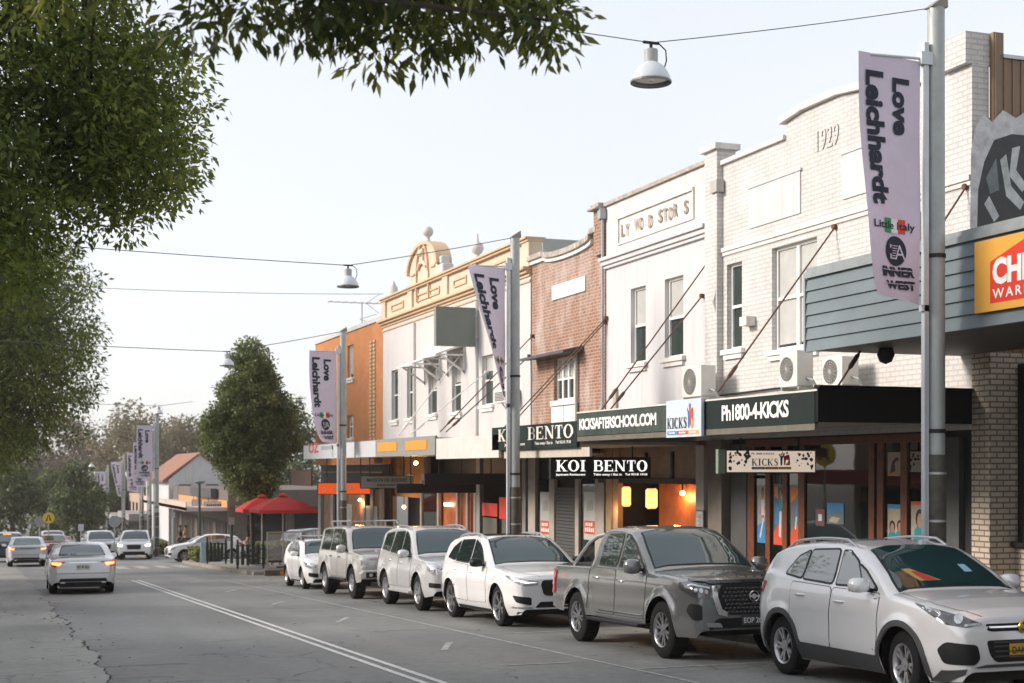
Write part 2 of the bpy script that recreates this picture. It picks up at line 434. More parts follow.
# ================================================================ THE SETTING
XF, XA = 14.5, 11.7            # shopfront line, outer edge of the awnings
KERB, LKERB = 10.9, -2.9
def asphalt(name, col, rough=.62, patch=.25, crack=.5):
    m, n, l, p = _new(name)
    tc = n.new('ShaderNodeTexCoord')
    def noise(sc, det, r=.6, mp=None):
        x = n.new('ShaderNodeTexNoise'); x.inputs['Scale'].default_value = sc; x.inputs['Detail'].default_value = det; x.inputs['Roughness'].default_value = r
        if mp:
            q = n.new('ShaderNodeMapping'); q.inputs['Scale'].default_value = mp; l.new(tc.outputs['Object'], q.inputs['Vector']); l.new(q.outputs[0], x.inputs['Vector'])
        else: l.new(tc.outputs['Object'], x.inputs['Vector'])
        return x.outputs['Fac']
    def ramp(f, a, b, lo, hi):
        x = n.new('ShaderNodeMapRange'); x.inputs['From Min'].default_value = a; x.inputs['From Max'].default_value = b; x.inputs['To Min'].default_value = lo; x.inputs['To Max'].default_value = hi
        l.new(f, x.inputs['Value']); return x.outputs[0]
    def mulv(a, b):
        x = n.new('ShaderNodeMath'); x.operation = 'MULTIPLY'; l.new(a, x.inputs[0]); l.new(b, x.inputs[1]); return x.outputs[0]
    big = ramp(noise(.25, 5), .35, .65, 1-patch, 1+patch*.6)
    lane = ramp(noise(.9, 4, .5, (1.0, .06, 1)), .3, .7, .86, 1.1)          # wheel-worn streaks along the street
    grain = ramp(noise(55, 3, .7), .25, .75, .72, 1.25)
    oil = ramp(noise(1.7, 3), .62, .74, 1, .72)
    mid = ramp(noise(7, 4, .65), .3, .7, .84, 1.14)
    f = mulv(mulv(mulv(big, lane), mulv(grain, oil)), mid)
    vo = n.new('ShaderNodeTexVoronoi'); vo.feature = 'DISTANCE_TO_EDGE'; vo.inputs['Scale'].default_value = .42
    wp = n.new('ShaderNodeTexNoise'); wp.inputs['Scale'].default_value = 1.5; wp.inputs['Detail'].default_value = 6
    l.new(tc.outputs['Object'], wp.inputs['Vector'])
    ad = n.new('ShaderNodeVectorMath'); ad.operation = 'MULTIPLY_ADD'; ad.inputs[1].default_value = (.9,.9,.9); l.new(wp.outputs['Color'], ad.inputs[0]); l.new(tc.outputs['Object'], ad.inputs[2])
    l.new(ad.outputs[0], vo.inputs['Vector'])
    ck = ramp(vo.outputs['Distance'], .0, .012, 1-crack, 1)
    sel = ramp(noise(.12, 2), .5, .58, 0, 1)
    mixc = n.new('ShaderNodeMix'); mixc.data_type = 'FLOAT'; l.new(sel, mixc.inputs[0]); mixc.inputs[2].default_value = 1; l.new(ck, mixc.inputs[3])
    f = mulv(f, mixc.outputs[0])
    sc = n.new('ShaderNodeVectorMath'); sc.operation = 'SCALE'; sc.inputs[0].default_value = col; l.new(f, sc.inputs['Scale'])
    l.new(sc.outputs[0], p.inputs['Base Color'])
    l.new(ramp(noise(.5, 4), .3, .7, rough-.12, rough+.15), p.inputs['Roughness'])
    b = n.new('ShaderNodeBump'); b.inputs['Strength'].default_value = .35; b.inputs['Distance'].default_value = .01
    l.new(noise(70, 3, .7), b.inputs['Height']); l.new(b.outputs[0], p.inputs['Normal'])
    return m
ROAD = asphalt('road_asphalt', (.205,.207,.196), patch=.32, crack=.6)
OLDROAD = asphalt('old_pale_asphalt', (.270,.266,.24), patch=.40)
GROUND = pm('ground_earth', (.10,.095,.08), .9, var=.3, scale=.3)
CONC = pm('footpath_concrete', (.27,.26,.24), .85, var=.25, scale=1.2, bump=.2)
KERBM = pm('kerb_stone', (.27,.23,.18), .85, var=.35, scale=2.5, bump=.3)
LINE = pm('road_paint', (.66,.66,.64), .6, var=.35, scale=9)
def ys_between(a, b, st=12):
    s = {a, b, *[y for y in (-60, 170) if a < y < b]}
    y = a
    while y < b: s.add(y); y += st
    return sorted(s)
def sheet(mb, xa, xb, ya, yb, dz, st=12, th=0.0):
    """a strip of street surface following the fall of the road"""
    Y = ys_between(ya, yb, st); fa = xa if callable(xa) else (lambda y: xa); fb = xb if callable(xb) else (lambda y: xb)
    V = [(f(y), y, gz(y)+dz) for y in Y for f in (fa, fb)]; n = len(Y)
    mb.add(V, [(2*i, 2*i+1, 2*i+3, 2*i+2) for i in range(n-1)])
    if th:
        W = [(x, y, z-th) for x, y, z in V]
        mb.add(V+W, [(2*i, 2*i+2, 2*n+2*i+2, 2*n+2*i) for i in range(n-1)] + [(2*i+1, 2*n+2*i+1, 2*n+2*i+3, 2*i+3) for i in range(n-1)] + [(0, 2*n, 2*n+1, 1), (2*n-2, 2*n-1, 4*n-1, 4*n-2)])
    return mb
mb = MB(); sheet(mb, -500, 500, -200, 700, -.012, 60); structure('ground', mb, GROUND)
mb = MB(); sheet(mb, LKERB, KERB, -60, 230, 0, 6); sheet(mb, KERB, 70, 75.5, 90, 0, 6); structure('road', mb, ROAD)
def seam(y): return 1.52+.06*math.sin(y*.9)+.045*math.sin(y*2.3+1)+.022*math.sin(y*5.1)+.012*math.sin(y*13)
mb = MB(); sheet(mb, LKERB, seam, -20, 75, .004, .12); structure('parking_lane', mb, OLDROAD)
mb = MB()
Y = -2.0
while Y < 40:
    L = random.uniform(.3, .9); w = random.uniform(.010, .035) if random.random() < .75 or Y > 17 else random.uniform(.05, .10)
    sheet(mb, lambda y, w=w: seam(y)+.01-w*(.6+.4*math.sin(y*17)), lambda y, w=w: seam(y)+.015+w*(.5+.5*math.sin(y*23+1)), Y, Y+L, .008, .08); Y += L*random.uniform(1.0, 1.35 if Y < 18 else 2.4)
for k in range(9):
    y = random.uniform(9, 26); x = seam(y); a = random.uniform(-.2,.2); L = random.uniform(.4, 1.8); P = []
    for i in range(7): P.append((x+L*i/6, y+a*i/6*L+random.uniform(-.04,.04)))
    w = random.uniform(.006,.018)
    for i in range(6):
        (xa, ya), (xb, yb) = P[i], P[i+1]
        mb.quad((xa,ya-w,gz(ya-w)+.0095),(xb,yb-w,gz(yb-w)+.0095),(xb,yb+w,gz(yb+w)+.0095),(xa,ya+w,gz(ya+w)+.0095))
structure('road_crack', mb, pm('crack_tar', (.035,.034,.032), .9, var=.3))
# footpaths, kerbs
mb = MB(); sheet(mb, KERB+.16, XF+2.5, -60, 75.5, .125, 6, .12); sheet(mb, 9.35+.16, KERB+.16, 54, 74, .125, 4, .12); sheet(mb, KERB+.16, XF+2.5, 90, 230, .125, 8, .12); sheet(mb, 9.5, KERB+.16, 90.5, 98, .125, 4, .12)
structure('footpath', mb, CONC)
mb = MB(); sheet(mb, KERB, KERB+.16, -60, 53.5, .129, 6, .14); sheet(mb, 9.35, 9.51, 54.6, 73.4, .15, 4, .16)
mb.prism([(10.9,53.5),(9.51,54.6),(9.35,54.6),(10.75,53.4)], (0,0,gz(54)-.02), (1,0,0), (0,1,0), (0,0,.16)); mb.prism([(9.35,73.4),(9.51,73.4),(11.3,75.5),(11.1,75.6)], (0,0,gz(74.5)-.02), (1,0,0), (0,1,0), (0,0,.16))
sheet(mb, 9.36, 9.5, 90.5, 98, .14, 4, .14); sheet(mb, KERB, KERB+.16, 98, 230, .129, 8, .14)
structure('kerb', mb, KERBM)
mb = MB(); sheet(mb, -9, LKERB-.16, -60, 230, .125, 8, .12); structure('left_footpath', mb, CONC)
mb = MB(); sheet(mb, LKERB-.16, LKERB, -60, 230, .129, 8, .14); structure('left_kerb', mb, KERBM)
mb = MB()
sheet(mb, 4.845, 4.935, -30, 52, .006, 6); sheet(mb, 5.055, 5.145, -30, 52, .006, 6)
structure('road_marking', mb, LINE)
mb = MB(); sheet(mb, 7.72, 7.78, -10, 50, .006, 6)
for y in (20.4, 27.2, 33.9, 41.0, 48.5):
    a = gz(y)+.006; b = gz(y+1.5)+.006
    mb.quad((6.35,y,a),(6.46,y,a),(7.0,y+1.4,b),(6.89,y+1.4,b))
    sheet(mb, 6.4, 7.4, y+1.0 if False else y-2.6, y-2.52, .006)
for y in (10.55, 16.6, 22.9, 28.6, 34.3, 40.0, 46.2): sheet(mb, 7.78, 10.6, y, y+.08, .006, 20)
for k in range(7): sheet(mb, 3.0+k*.9, 3.45+k*.9, 66, 70, .006)
sheet(mb, 1.9, 4.4, 55, 55.35, .006)
structure('worn_road_marking', mb, pm('worn_road_paint', (.40,.40,.38), .7, var=.5, scale=6))
# scattered dry leaves in the gutter and along the crack
V, F = [], []
for k in range(420):
    if random.random() < .55: x = KERB-random.random()**2*2.2; y = random.uniform(8, 60)
    elif random.random() < .5: x = seam(0)+random.gauss(0,.5); y = random.uniform(6, 40)
    else: x = random.uniform(-2, 10); y = random.uniform(8, 50)
    z = gz(y)+.012; a = random.uniform(0, 6.3); r = random.uniform(.02,.045); c, s = math.cos(a)*r, math.sin(a)*r; b = len(V)
    V += [(x-c,y-s,z),(x+s*.45,y-c*.45,z+.012),(x+c,y+s,z+.004),(x-s*.45,y+c*.45,z+.010)]; F.append((b,b+1,b+2,b+3))
mb = MB(); mb.add(V, F); tag(obj('fallen_leaves', mb, pm('dry_leaf', (.20,.11,.04), .8, var=.5, scale=3)), 'dry brown leaves scattered over the asphalt and gutter', 'leaves', kind='stuff')

# ================================================================ BUILDINGS ON THE RIGHT
def pr(u0, u1, vt, vb, X=XF, um=None):
    """rectangle on the plane x = X: columns u0, u1; rows vt, vb as read at column um"""
    y1, y0 = fy(u0, X), fy(u1, X); ym = fy(um if um else (u0+u1)/2, X)
    return y0, y1, fz(vb, X, ym), fz(vt, X, ym)
def facade_mb(mb, X, Y0, Y1, Z0, Z1, holes, th=.32, rev=.20):
    ys = sorted({Y0, Y1, *[h[0] for h in holes], *[h[1] for h in holes]}); zs = sorted({Z0, Z1, *[h[2] for h in holes], *[h[3] for h in holes]})
    for a, b in zip(ys, ys[1:]):
        for c, d in zip(zs, zs[1:]):
            ym, zm = (a+b)/2, (c+d)/2
            if any(h[0] < ym < h[1] and h[2] < zm < h[3] for h in holes): continue
            mb.quad((X,a,c),(X,b,c),(X,b,d),(X,a,d))
    for y0, y1, z0, z1 in holes:
        mb.quad((X,y0,z0),(X,y0,z1),(X+rev,y0,z1),(X+rev,y0,z0)); mb.quad((X,y1,z0),(X,y1,z1),(X+rev,y1,z1),(X+rev,y1,z0))
        mb.quad((X,y0,z1),(X,y1,z1),(X+rev,y1,z1),(X+rev,y0,z1)); mb.quad((X,y0,z0),(X,y1,z0),(X+rev,y1,z0),(X+rev,y0,z0))
    mb.quad((X,Y0,Z0),(X+th,Y0,Z0),(X+th,Y0,Z1),(X,Y0,Z1)); mb.quad((X,Y1,Z0),(X+th,Y1,Z0),(X+th,Y1,Z1),(X,Y1,Z1))
    mb.quad((X,Y0,Z1),(X+th,Y0,Z1),(X+th,Y1,Z1),(X,Y1,Z1)); mb.quad((X+th,Y0,Z1-.6),(X+th,Y1,Z1-.6),(X+th,Y1,Z1),(X+th,Y0,Z1))
    return mb
def sash(P, h, X, blind=.5, mull=(), sill=True, fr=WHITE, pane=UPGLASS, sillm=None, bar=True, fw=.055):
    """timber sash window set back in its opening h, with its panes, blind and sill"""
    y0, y1, z0, z1 = h; x = X+.10; m = MB(); zm = z0+(z1-z0)*.5
    for a, b, c, d in ((y0,y0+fw,z0,z1),(y1-fw,y1,z0,z1),(y0+fw,y1-fw,z1-fw,z1),(y0+fw,y1-fw,z0,z0+fw)): m.box((x,a,c),(x+.08,b,d))
    if bar: m.box((x-.012,y0+fw,zm-.03),(x+.06,y1-fw,zm+.03))
    for t in mull: yy = y0+(y1-y0)*t; m.box((x-.008,yy-.05,z0+fw),(x+.07,yy+.05,z1-fw))
    w = obj('window', m, fr, P)
    g = MB(); g.box((x+.045,y0+fw,z0+fw),(x+.055,y1-fw,z1-fw)); obj('pane', g, pane, w)
    if blind:
        b = MB(); b.box((x+.036,y0+fw+.02,z1-fw-(z1-z0-2*fw)*blind),(x+.043,y1-fw-.02,z1-fw)); obj('blind', b, pm('blind_behind_glass', (.50,.50,.48), .12, var=.12, scale=3, coat=.6), w)
    if sill:
        s = MB(); s.box((X-.10,y0-.12,z0-.10),(X+.02,y1+.12,z0-.003)); s.box((X-.06,y0-.06,z0-.2),(X+.02,y1+.06,z0-.103)); obj('sill', s, sillm or WHITE, w)
    return w
def rod(P, p, q, r=.016, m=RUST, turn=True):
    mb = MB(); p, q = Vector(p), Vector(q); mb.tube([p, q], r, 6)
    if turn:
        for t in (.12,): a = p.lerp(q, 1-t); d = (q-p).normalized(); mb.tube([a-d*.16, a-d*.1, a+d*.1, a+d*.16], [r, r*2.2, r*2.2, r], 6)
    mb.cyl(p+Vector((.06,0,0)), p-Vector((.05,0,0)), .05, n=10)
    obj('awning_rod', mb, m, P)
def wallpt(u, v, X=XF): Y = fy(u, X); return (X-.02, Y, fz(v, X, Y))
def awnpt(u, v, X=XA+.35): Y = fy(u, X); return (X, Y, fz(v, X, Y))
PBRICK = brick_mat('painted_white_brick', (.61,.60,.585), (.58,.57,.555), (.50,.485,.46), .7, .9, dirt=.16, whitewash=.35, wash=(.42,.38,.33))
RENDER = pm('white_render', (.56,.555,.56), .75, var=.06, scale=.8, streak=.24, bump=.15, bscale=12)
OLDREND = pm('weathered_render', (.66,.63,.60), .85, var=.14, scale=2, streak=.35, bump=.5, bscale=9)
COPING = pm('coping_stone', (.42,.38,.33), .9, var=.4, scale=4, streak=.5)
REDBRICK = brick_mat('red_brick', (.33,.165,.095), (.26,.125,.075), (.40,.33,.28), .9, .5, whitewash=.5)
ORANGEBRICK = brick_mat('sun_warmed_orange_brick', (.62,.22,.055), (.54,.18,.045), (.42,.25,.14), .9, .4)  # orange brick, its colour deepened to carry the low sun's warmth
PIERBRICK = brick_mat('cream_brick', (.62,.53,.42), (.55,.46,.36), (.22,.18,.15), .85, .6, ms=.014)
SUNLIT_CREAM = pm('sunlit_parapet_tint', (.64,.52,.40), .7, var=.08, scale=1.2, streak=.12)  # warm sun on the parapet is put into this colour
SUNLIT_TRIM = pm('sunlit_moulding_tint', (.60,.43,.27), .7, var=.12, scale=2)  # the same warm sunlight put into the colour of the mouldings
PALEREND = pm('pale_render', (.56,.545,.54), .75, var=.06, scale=.7, streak=.20)
DKGREEN = pm('dark_green_fascia', (.010,.019,.017), .5, spec=.25, var=.25, scale=2.5)
OLDGREEN = pm('weathered_green_fascia', (.034,.054,.044), .55, var=.5, scale=3, streak=.25)
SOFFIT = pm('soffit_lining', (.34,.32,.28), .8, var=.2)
DARKWALL = pm('dark_shopfront', (.016,.016,.017), .6, spec=.3, var=.3)  # shade inside the shops is put into this near-black; dark fittings share it
CHARCOAL = pm('charcoal_panel', (.075,.08,.078), .6, var=.2)
TIMBER = pm('stained_timber', (.16,.052,.022), .45, var=.35, scale=7)
WARMTIMBER = pm('orange_timber', (.36,.10,.025), .5, var=.35, scale=5)
TANBOARD = pm('tan_board', (.34,.23,.14), .6, var=.25, scale=4)
ALUFRAME = pm('aluminium_frame', (.42,.40,.37), .4, .5, var=.1)
BASE = lambda y: gz(y)+.125
def block(P, name, X, Y0, Y1, Z1, mat, d=11.0, z0=None):
    m = MB(); m.box((X, Y0+.01, 2.28 if z0 is None else z0), (X+d, Y1-.01, Z1)); return obj(name, m, mat, P)
def awning(P, Y0, Y1, Z0, Z1, fascia_m, X=XA, soff=SOFFIT, back=XF, slabs=True):
    m = MB(); m.box((X, Y0, Z0), (X+.07, Y1, Z1)); f = obj('fascia', m, fascia_m, P)
    s = MB(); s.box((X+.073, Y0+.02, Z0+.06), (back-.02, Y1-.02, Z0+.12)); s.box((X+.073, Y0+.02, Z1-.10), (back-.02, Y1-.02, Z1-.05))
    obj('awning_deck', s, soff, P)
    return f
def rect(mb, y0, y1, z0, z1, x, t=.02): mb.box((x-t, y0, z0), (x, y1, z1))

# ---- 1  the white-painted brick shop of 1929
YA0, YA1 = fy(972, XF), fy(711, XF)
B1 = thing('brick_shop', 'white-painted brick shop dated 1929 under a gabled parapet, dark green awning', 'building', (XF, (YA0+YA1)/2, BASE(YA1)))
Z_S = 6.3; Z_C = 8.12; ymid = (YA0+YA1)/2
hN = pr(727, 742, 263, 349); hW = pr(772, 817, 245, 349, um=785); hR = (2*ymid-hN[1], 2*ymid-hN[0], hN[2], hN[3])
m = MB(); facade_mb(m, XF, YA0, YA1-.02, 2.4, Z_C, [hN, hW, hR])
obj('wall', m, PBRICK, B1)
m = MB(); yl, yr = fy(786, XF), 2*ymid-fy(786, XF)
m.prism([(yr, Z_C+.003), (yl, Z_C+.003), (yl, 8.43), (ymid+.6, 8.52), (ymid-.6, 8.52), (yr, 8.43)], (XF,0,0), (0,1,0), (0,0,1), (.32,0,0))
obj('parapet', m, PBRICK, B1)
m = MB()
m.box((XF-.07, yl+.003, Z_C+.003), (XF+.38, YA1-.5, Z_C+.10)); m.box((XF-.07, YA0+.62, Z_C+.003), (XF+.38, yr-.003, Z_C+.10))
for a, b in (((yl+.12, 8.433), (ymid+.6, 8.525)), ((ymid+.6, 8.525), (ymid-.6, 8.525)), ((ymid-.6, 8.525), (yr-.12, 8.433))):
    m.prism([a, b, (b[0], b[1]+.13), (a[0], a[1]+.13)], (XF-.10,0,0), (0,1,0), (0,0,1), (.5,0,0))
obj('coping', m, OLDREND, B1, bev=.012)
m = MB(); m.box((XF-.14, YA1-.52, 2.6), (XF+.3, YA1+.02, Z_C+.34)); m.box((XF-.12, YA0, Z_C+.003), (XF+.4, YA0+.6, Z_C+.50)); obj('pier', m, PBRICK, B1)
m = MB(); m.box((XF-.22, YA1-.60, Z_C+.343), (XF+.38, YA1+.10, Z_C+.47)); obj('pier_cap', m, OLDREND, B1, bev=.012)
m = MB(); m.box((XF-.06, YA0+.003, Z_S), (XF-.003, YA1-.53, Z_S+.09)); m.box((XF-.03, YA0+.003, Z_S-.08), (XF-.003, YA1-.53, Z_S-.003)); obj('string_course', m, OLDREND, B1, bev=.01)
m = MB(); q = pr(750, 801, 195, 250, um=770); yb0, yb1 = q[0], q[1]; zb = fz(190, XF, fy(775, XF)); zt = fz(170, XF, fy(785, XF))
m.box((XF-.025, yb0, 6.62), (XF-.002, yb1, 7.42)); m.box((XF-.045, yb0-.05, 7.423), (XF-.002, yb1+.05, 7.47)); m.box((XF-.025, 2*ymid-yb1, 6.62), (XF-.002, 2*ymid-yb0, 7.42)); m.box((XF-.045, 2*ymid-yb1-.05, 7.423), (XF-.002, 2*ymid-yb0+.05, 7.47))
obj('rendered_panel', m, RENDER, B1)
m = MB(); q = pr(817, 839, 126, 148); put_text(m, text_polys('1929', .012), (XF, q[1], q[2]), (0,-1,0), (0,0,1), q[1]-q[0], q[3]-q[2], t=.02); obj('date_numerals', m, PBRICK, B1)
sash(B1, hN, XF, .0, fr=WHITE); sash(B1, hW, XF, .97, mull=(.5,), fr=WHITE); sash(B1, hR, XF, .0)
m = MB(); q = pr(718.5, 725, 181, 193); m.box((XF-.20, q[0], q[2]), (XF-.02, q[1], q[3])); m.tube([(XF-.1,(q[0]+q[1])/2,q[2]),(XF-.1,(q[0]+q[1])/2,5.6),(XF-.16,(q[0]+q[1])/2+.05,5.3),(XF-.1,(q[0]+q[1])/2,5.0),(XF-.1,(q[0]+q[1])/2,3.2)], .035, 8); obj('downpipe', m, pm('grey_pipe', (.42,.41,.38), .6, streak=.3), B1)
m = MB(); q = pr(749, 756, 317, 326); m.box((XF-.22,q[0],q[2]),(XF-.01,q[1],q[3])); obj('vent_box', m, OLDREND, B1)
for u, v in ((743, 393), (760, 391)):
    p = wallpt(u, v); m = MB(); m.tube([(p[0]-.04,p[1]+1.0,p[2]-.02),(p[0]-.04,p[1],p[2]),(p[0]-.04,p[1]-1.4,p[2]+.02)], .02, 6); obj('conduit', m, SEAL, B1)
# brown ribbed side wall, painted low down with a black and white mural
m = MB(); X1 = 15.02; m.box((XF+.33, YA0-.10, 3.2), (X1, YA0-.003, Z_C+.50)); m.box((X1+.003, YA0-.10, 3.2), (XF+11, YA0-.003, Z_C+.10))
for k in range(28):
    x = XF+.35+k*.165; m.box((x, YA0-.122, 3.2), (x+.03, YA0-.103, (Z_C+.48) if x+.03 < X1 else (Z_C+.09)))
sw = obj('side_cladding', m, pm('brown_ribbed_steel', (.20,.135,.085), .55, .1, var=.15, scale=2), B1)
m = MB(); m.box((X1-.03, YA0-.14, Z_C+.103), (XF+11, YA0+.02, Z_C+.16)); obj('flashing', m, STEEL, B1)
def blob(mb, pts, z): mb.add([(x, YA0-.125-z*.0015, zz) for x, zz in pts], [tuple(range(len(pts)))])
def muralpt(u, v):
    Y = YA0-.125; x = xat(u, Y); return (x, EYE+(VH-v)*depth(x, Y)/FPX)
for nm, col, zz, polys in (('mural_white', (.50,.52,.53), 1, [[(970,236),(971,150),(976,126),(984,114),(992,122),(1003,110),(1016,118),(1034,106),(1070,112),(1070,240)]]),
    ('mural_black', (.030,.035,.04), 2, [[(977,230),(978,190),(984,162),(994,140),(1012,134),(1064,140),(1064,230)]]),
    ('mural_stroke', (.46,.49,.50), 3, [[(1000,160),(1006,154),(1011,186),(1024,202),(1020,210),(1006,196)],[(1012,148),(1020,146),(1016,170),(1027,186),(1022,192),(1009,176)],[(984,204),(989,196),(999,216),(994,222)],[(1030,146),(1040,150),(1030,176),(1036,214),(1027,220)]]),
    ('mural_grey', (.14,.17,.18), 3, [[(986,178),(996,158),(999,190),(990,194)]])):
    m = MB()
    for p in polys: blob(m, [muralpt(u, v) for u, v in p], zz)
    obj(nm, m, pm(nm+'_paint', col, .6, var=.35, scale=5), B1)
block(B1, 'building_block', XF+.34, YA0, YA1, 7.3, PBRICK)
# awning of the 1929 shop
ZA0, ZA1 = 2.47, 2.95
YE0, YE1 = YA0-.02, fy(577, XA)
f1 = awning(B1, YE0+.08, YE1, ZA0, ZA1, DKGREEN)
m = MB(); m.box((XA, YE0-.02, ZA0-.003+.02), (XF, YE0+.06, ZA1+.05)); m.box((XA, YE0-.06, ZA1+.053), (XF, YE0+.10, ZA1+.09)); obj('awning_end', m, pm('black_fascia', (.006,.006,.007), .6, spec=.2, var=.2), B1)
m = MB(); m.box((XA-.01, YE0, ZA1+.003), (XA+.09, YE1, ZA1+.03)); obj('gutter_edge', m, OLDREND, B1)
m = MB(); m.box((XA+.002, YE0+.08, ZA0-.10), (XA+.06, YE1, ZA0-.003)); obj('fascia_trim', m, pm('olive_trim', (.14,.13,.10), .6, var=.25), B1)
ysq0, ysq1 = fy(703, XA), fy(667, XA)
m = MB(); m.box((XA-.012, ysq1+.01, ZA0+.01), (XA-.002, YE1-.02, ZA1-.01)); obj('web_address_board', m, OLDGREEN, B1)
m = MB(); q = pr(580, 657, 0, 1, XA); put_text(m, text_polys('KICKSAFTERSCHOOL.COM', .035, .86), (XA-.012, q[1], ZA0+.13), (0,-1,0), (0,0,1), q[1]-q[0], .235, t=.004); obj('fascia_lettering', m, TEXTWHITE, B1)
m = MB(); q = pr(722, 789, 0, 1, XA); put_text(m, text_polys('Ph1800-4-KICKS', .03, .88), (XA-.002, q[1], ZA0+.12), (0,-1,0), (0,0,1), q[1]-q[0], .27, t=.004); obj('fascia_lettering', m, TEXTWHITE, B1)
for a, b in ((wallpt(836,227), awnpt(718,392)), (wallpt(967,187), awnpt(838,386))): rod(B1, a, b)
# shopfront
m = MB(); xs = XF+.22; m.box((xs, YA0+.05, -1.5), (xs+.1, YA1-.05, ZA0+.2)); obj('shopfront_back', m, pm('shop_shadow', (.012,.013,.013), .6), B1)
m = MB()
for u0, u1 in ((751,757.5),(769,773.5),(786,790.5),(802,808),(872.5,878),(881,887),(904.5,911)):
    y1, y0 = fy(u0, xs), fy(u1, xs); m.box((xs-.085, y0, -1.2), (xs-.003, y1, 2.3))
y1, y0 = fy(751, xs), fy(940, xs); m.box((xs-.12, y0, 2.24), (xs-.004, y1, 2.38))
obj('shopfront_frame', m, TIMBER, B1)
g = MB(); g.box((xs-.05, fy(940,xs), -.95), (xs-.04, fy(757,xs), 2.24)); obj('shop_window', g, SHOPGLASS, B1)
m = MB()
for u0, u1 in ((735,750.5),(943,964)): m.box((xs-.10, fy(u1,xs), -1.2), (xs-.003, fy(u0,xs), 2.3))
obj('shopfront_panel', m, CHARCOAL, B1)
m = MB(); m.box((XF-.05, YA1-.55, -1.4), (XF+.25, YA1+.05, 2.4)); obj('shopfront_pier', m, pm('taupe_pier', (.19,.165,.14), .7, var=.15), B1)
m = MB(); m.box((xs-.13, fy(940,xs), -1.2), (xs-.02, fy(757,xs), -.55)); obj('stall_riser', m, DARKWALL, B1)

# ---- 2  Lynwood Stores
YB0, YB1 = YA1+.03, fy(605, XF)
B2 = thing('rendered_shop', 'white rendered shop with worn raised letters on its parapet, restaurant awning below', 'building', (XF, (YB0+YB1)/2, BASE(YB1)))
h1 = pr(630, 645, 287, 364); h2 = pr(664, 682.5, 277, 356)
zt, zb = max(h1[3], h2[3]), (h1[2]+h2[2])/2; h1 = (h1[0], h1[1], zb, zt); h2 = (h2[0], h2[1], zb, zt)
m = MB(); facade_mb(m, XF+.02, YB0, YB1, 2.4, 6.77, [h1, h2]); obj('wall', m, RENDER, B2)
m = MB(); m.box((XF+.022, YB0, 6.773), (XF+.34, YB1, 8.30)); obj('parapet', m, OLDREND, B2)
m = MB(); m.box((XF-.16, YB0+.06, 6.93), (XF+.019, YB1+.08, 7.02)); m.box((XF-.10, YB0+.06, 6.82), (XF+.019, YB1+.06, 6.927)); m.box((XF-.05, YB0+.06, 6.74), (XF+.019, YB1+.04, 6.817)); obj('cornice', m, RENDER, B2, bev=.012)
m = MB(); m.box((XF-.05, YB0, 8.303), (XF+.40, YB1+.05, 8.39)); obj('coping', m, COPING, B2)
q = pr(619, 692, 212, 245, um=655); m = MB(); z0, z1 = 7.28, 7.86
m.box((XF-.03, q[0]-.08, z1), (XF+.019, q[1]+.08, z1+.07)); m.box((XF-.01, q[0]-.08, z0-.05), (XF+.019, q[1]+.08, z0)); m.box((XF-.02, q[0]-.08, z0+.003), (XF+.019, q[0]-.03, z1-.003)); m.box((XF-.02, q[1]+.03, z0+.003), (XF+.019, q[1]+.08, z1-.003))
obj('name_panel', m, OLDREND, B2)
m = MB(); LY = q[1]-.12; span = q[1]-q[0]-.25; s = 'LY WO D STOR S'
for k, ch in enumerate(s):
    if ch != ' ': put_text(m, text_polys(ch, .02), (XF+.02, LY-span*k/len(s), 7.40+random.uniform(-.02,.02)), (0,-1,0), (0,0,1), span/len(s)*.78, .30, t=.03)
obj('raised_lettering', m, pm('old_letters', (.30,.25,.19), .9, var=.4, scale=12), B2)
for h in (h1, h2): sash(B2, h, XF+.02, .48, sillm=OLDREND)
m = MB(); yp = YB1+.02; m.tube([(XF-.06,yp,8.0),(XF-.06,yp,2.9)], .04, 8); m.box((XF-.16,yp-.09,8.0),(XF+.0,yp+.09,8.26)); obj('downpipe', m, pm('blue_grey_pipe', (.33,.37,.40), .5), B2)
m = MB(); p = wallpt(616, 375); m.box((XF-.05,p[1]-.09,2.9),(XF+.018,p[1]+.09,3.75)); obj('patched_render', m, pm('bare_cement', (.40,.39,.33), .9, var=.2), B2)
block(B2, 'building_block', XF+.36, YB0, YB1, 7.4, RENDER)
ZK0, ZK1 = 2.25, 2.80
f2 = awning(B2, fy(577, XA)+.02, fy(492, XA), ZK0, ZK1, DKGREEN)
m = MB(); q = pr(504.5, 575, 0, 1, XA); qa, qb = fy(498, XA), fy(519, XA); put_text(m, serif_polys('KOI', .07), (XA, qa, ZK0+.20), (0,-1,0), (0,0,1), qa-qb, .30, t=.004, stack=True); qa, qb = fy(528, XA), fy(573.5, XA); put_text(m, serif_polys('BENTO', .07), (XA, qa, ZK0+.20), (0,-1,0), (0,0,1), qa-qb, .30, t=.004, stack=True)
put_text(m, text_polys('Japanese Restaurant', .02), (XA, q[1], ZK0+.07), (0,-1,0), (0,0,1), 1.4, .085, t=.004); put_text(m, text_polys('Take away / Eat in    Tel 9518 1918', .02), (XA, q[1]-2.0, ZK0+.07), (0,-1,0), (0,0,1), 2.15, .085, t=.004)
obj('fascia_lettering', m, pm('cream_lettering', (.75,.72,.66), .5, var=.05), B2)
m = MB(); m.box((XA+.10, YB0+.2, ZK0-.20), (XA+.16, YB1-.1, ZK0-.003)); obj('awning_valance', m, pm('cream_canvas', (.50,.45,.38), .8, var=.12), B2)
for a, b in ((wallpt(708.5,262), awnpt(600,412)), (wallpt(703,296), awnpt(609,411))): rod(B2, a, b)
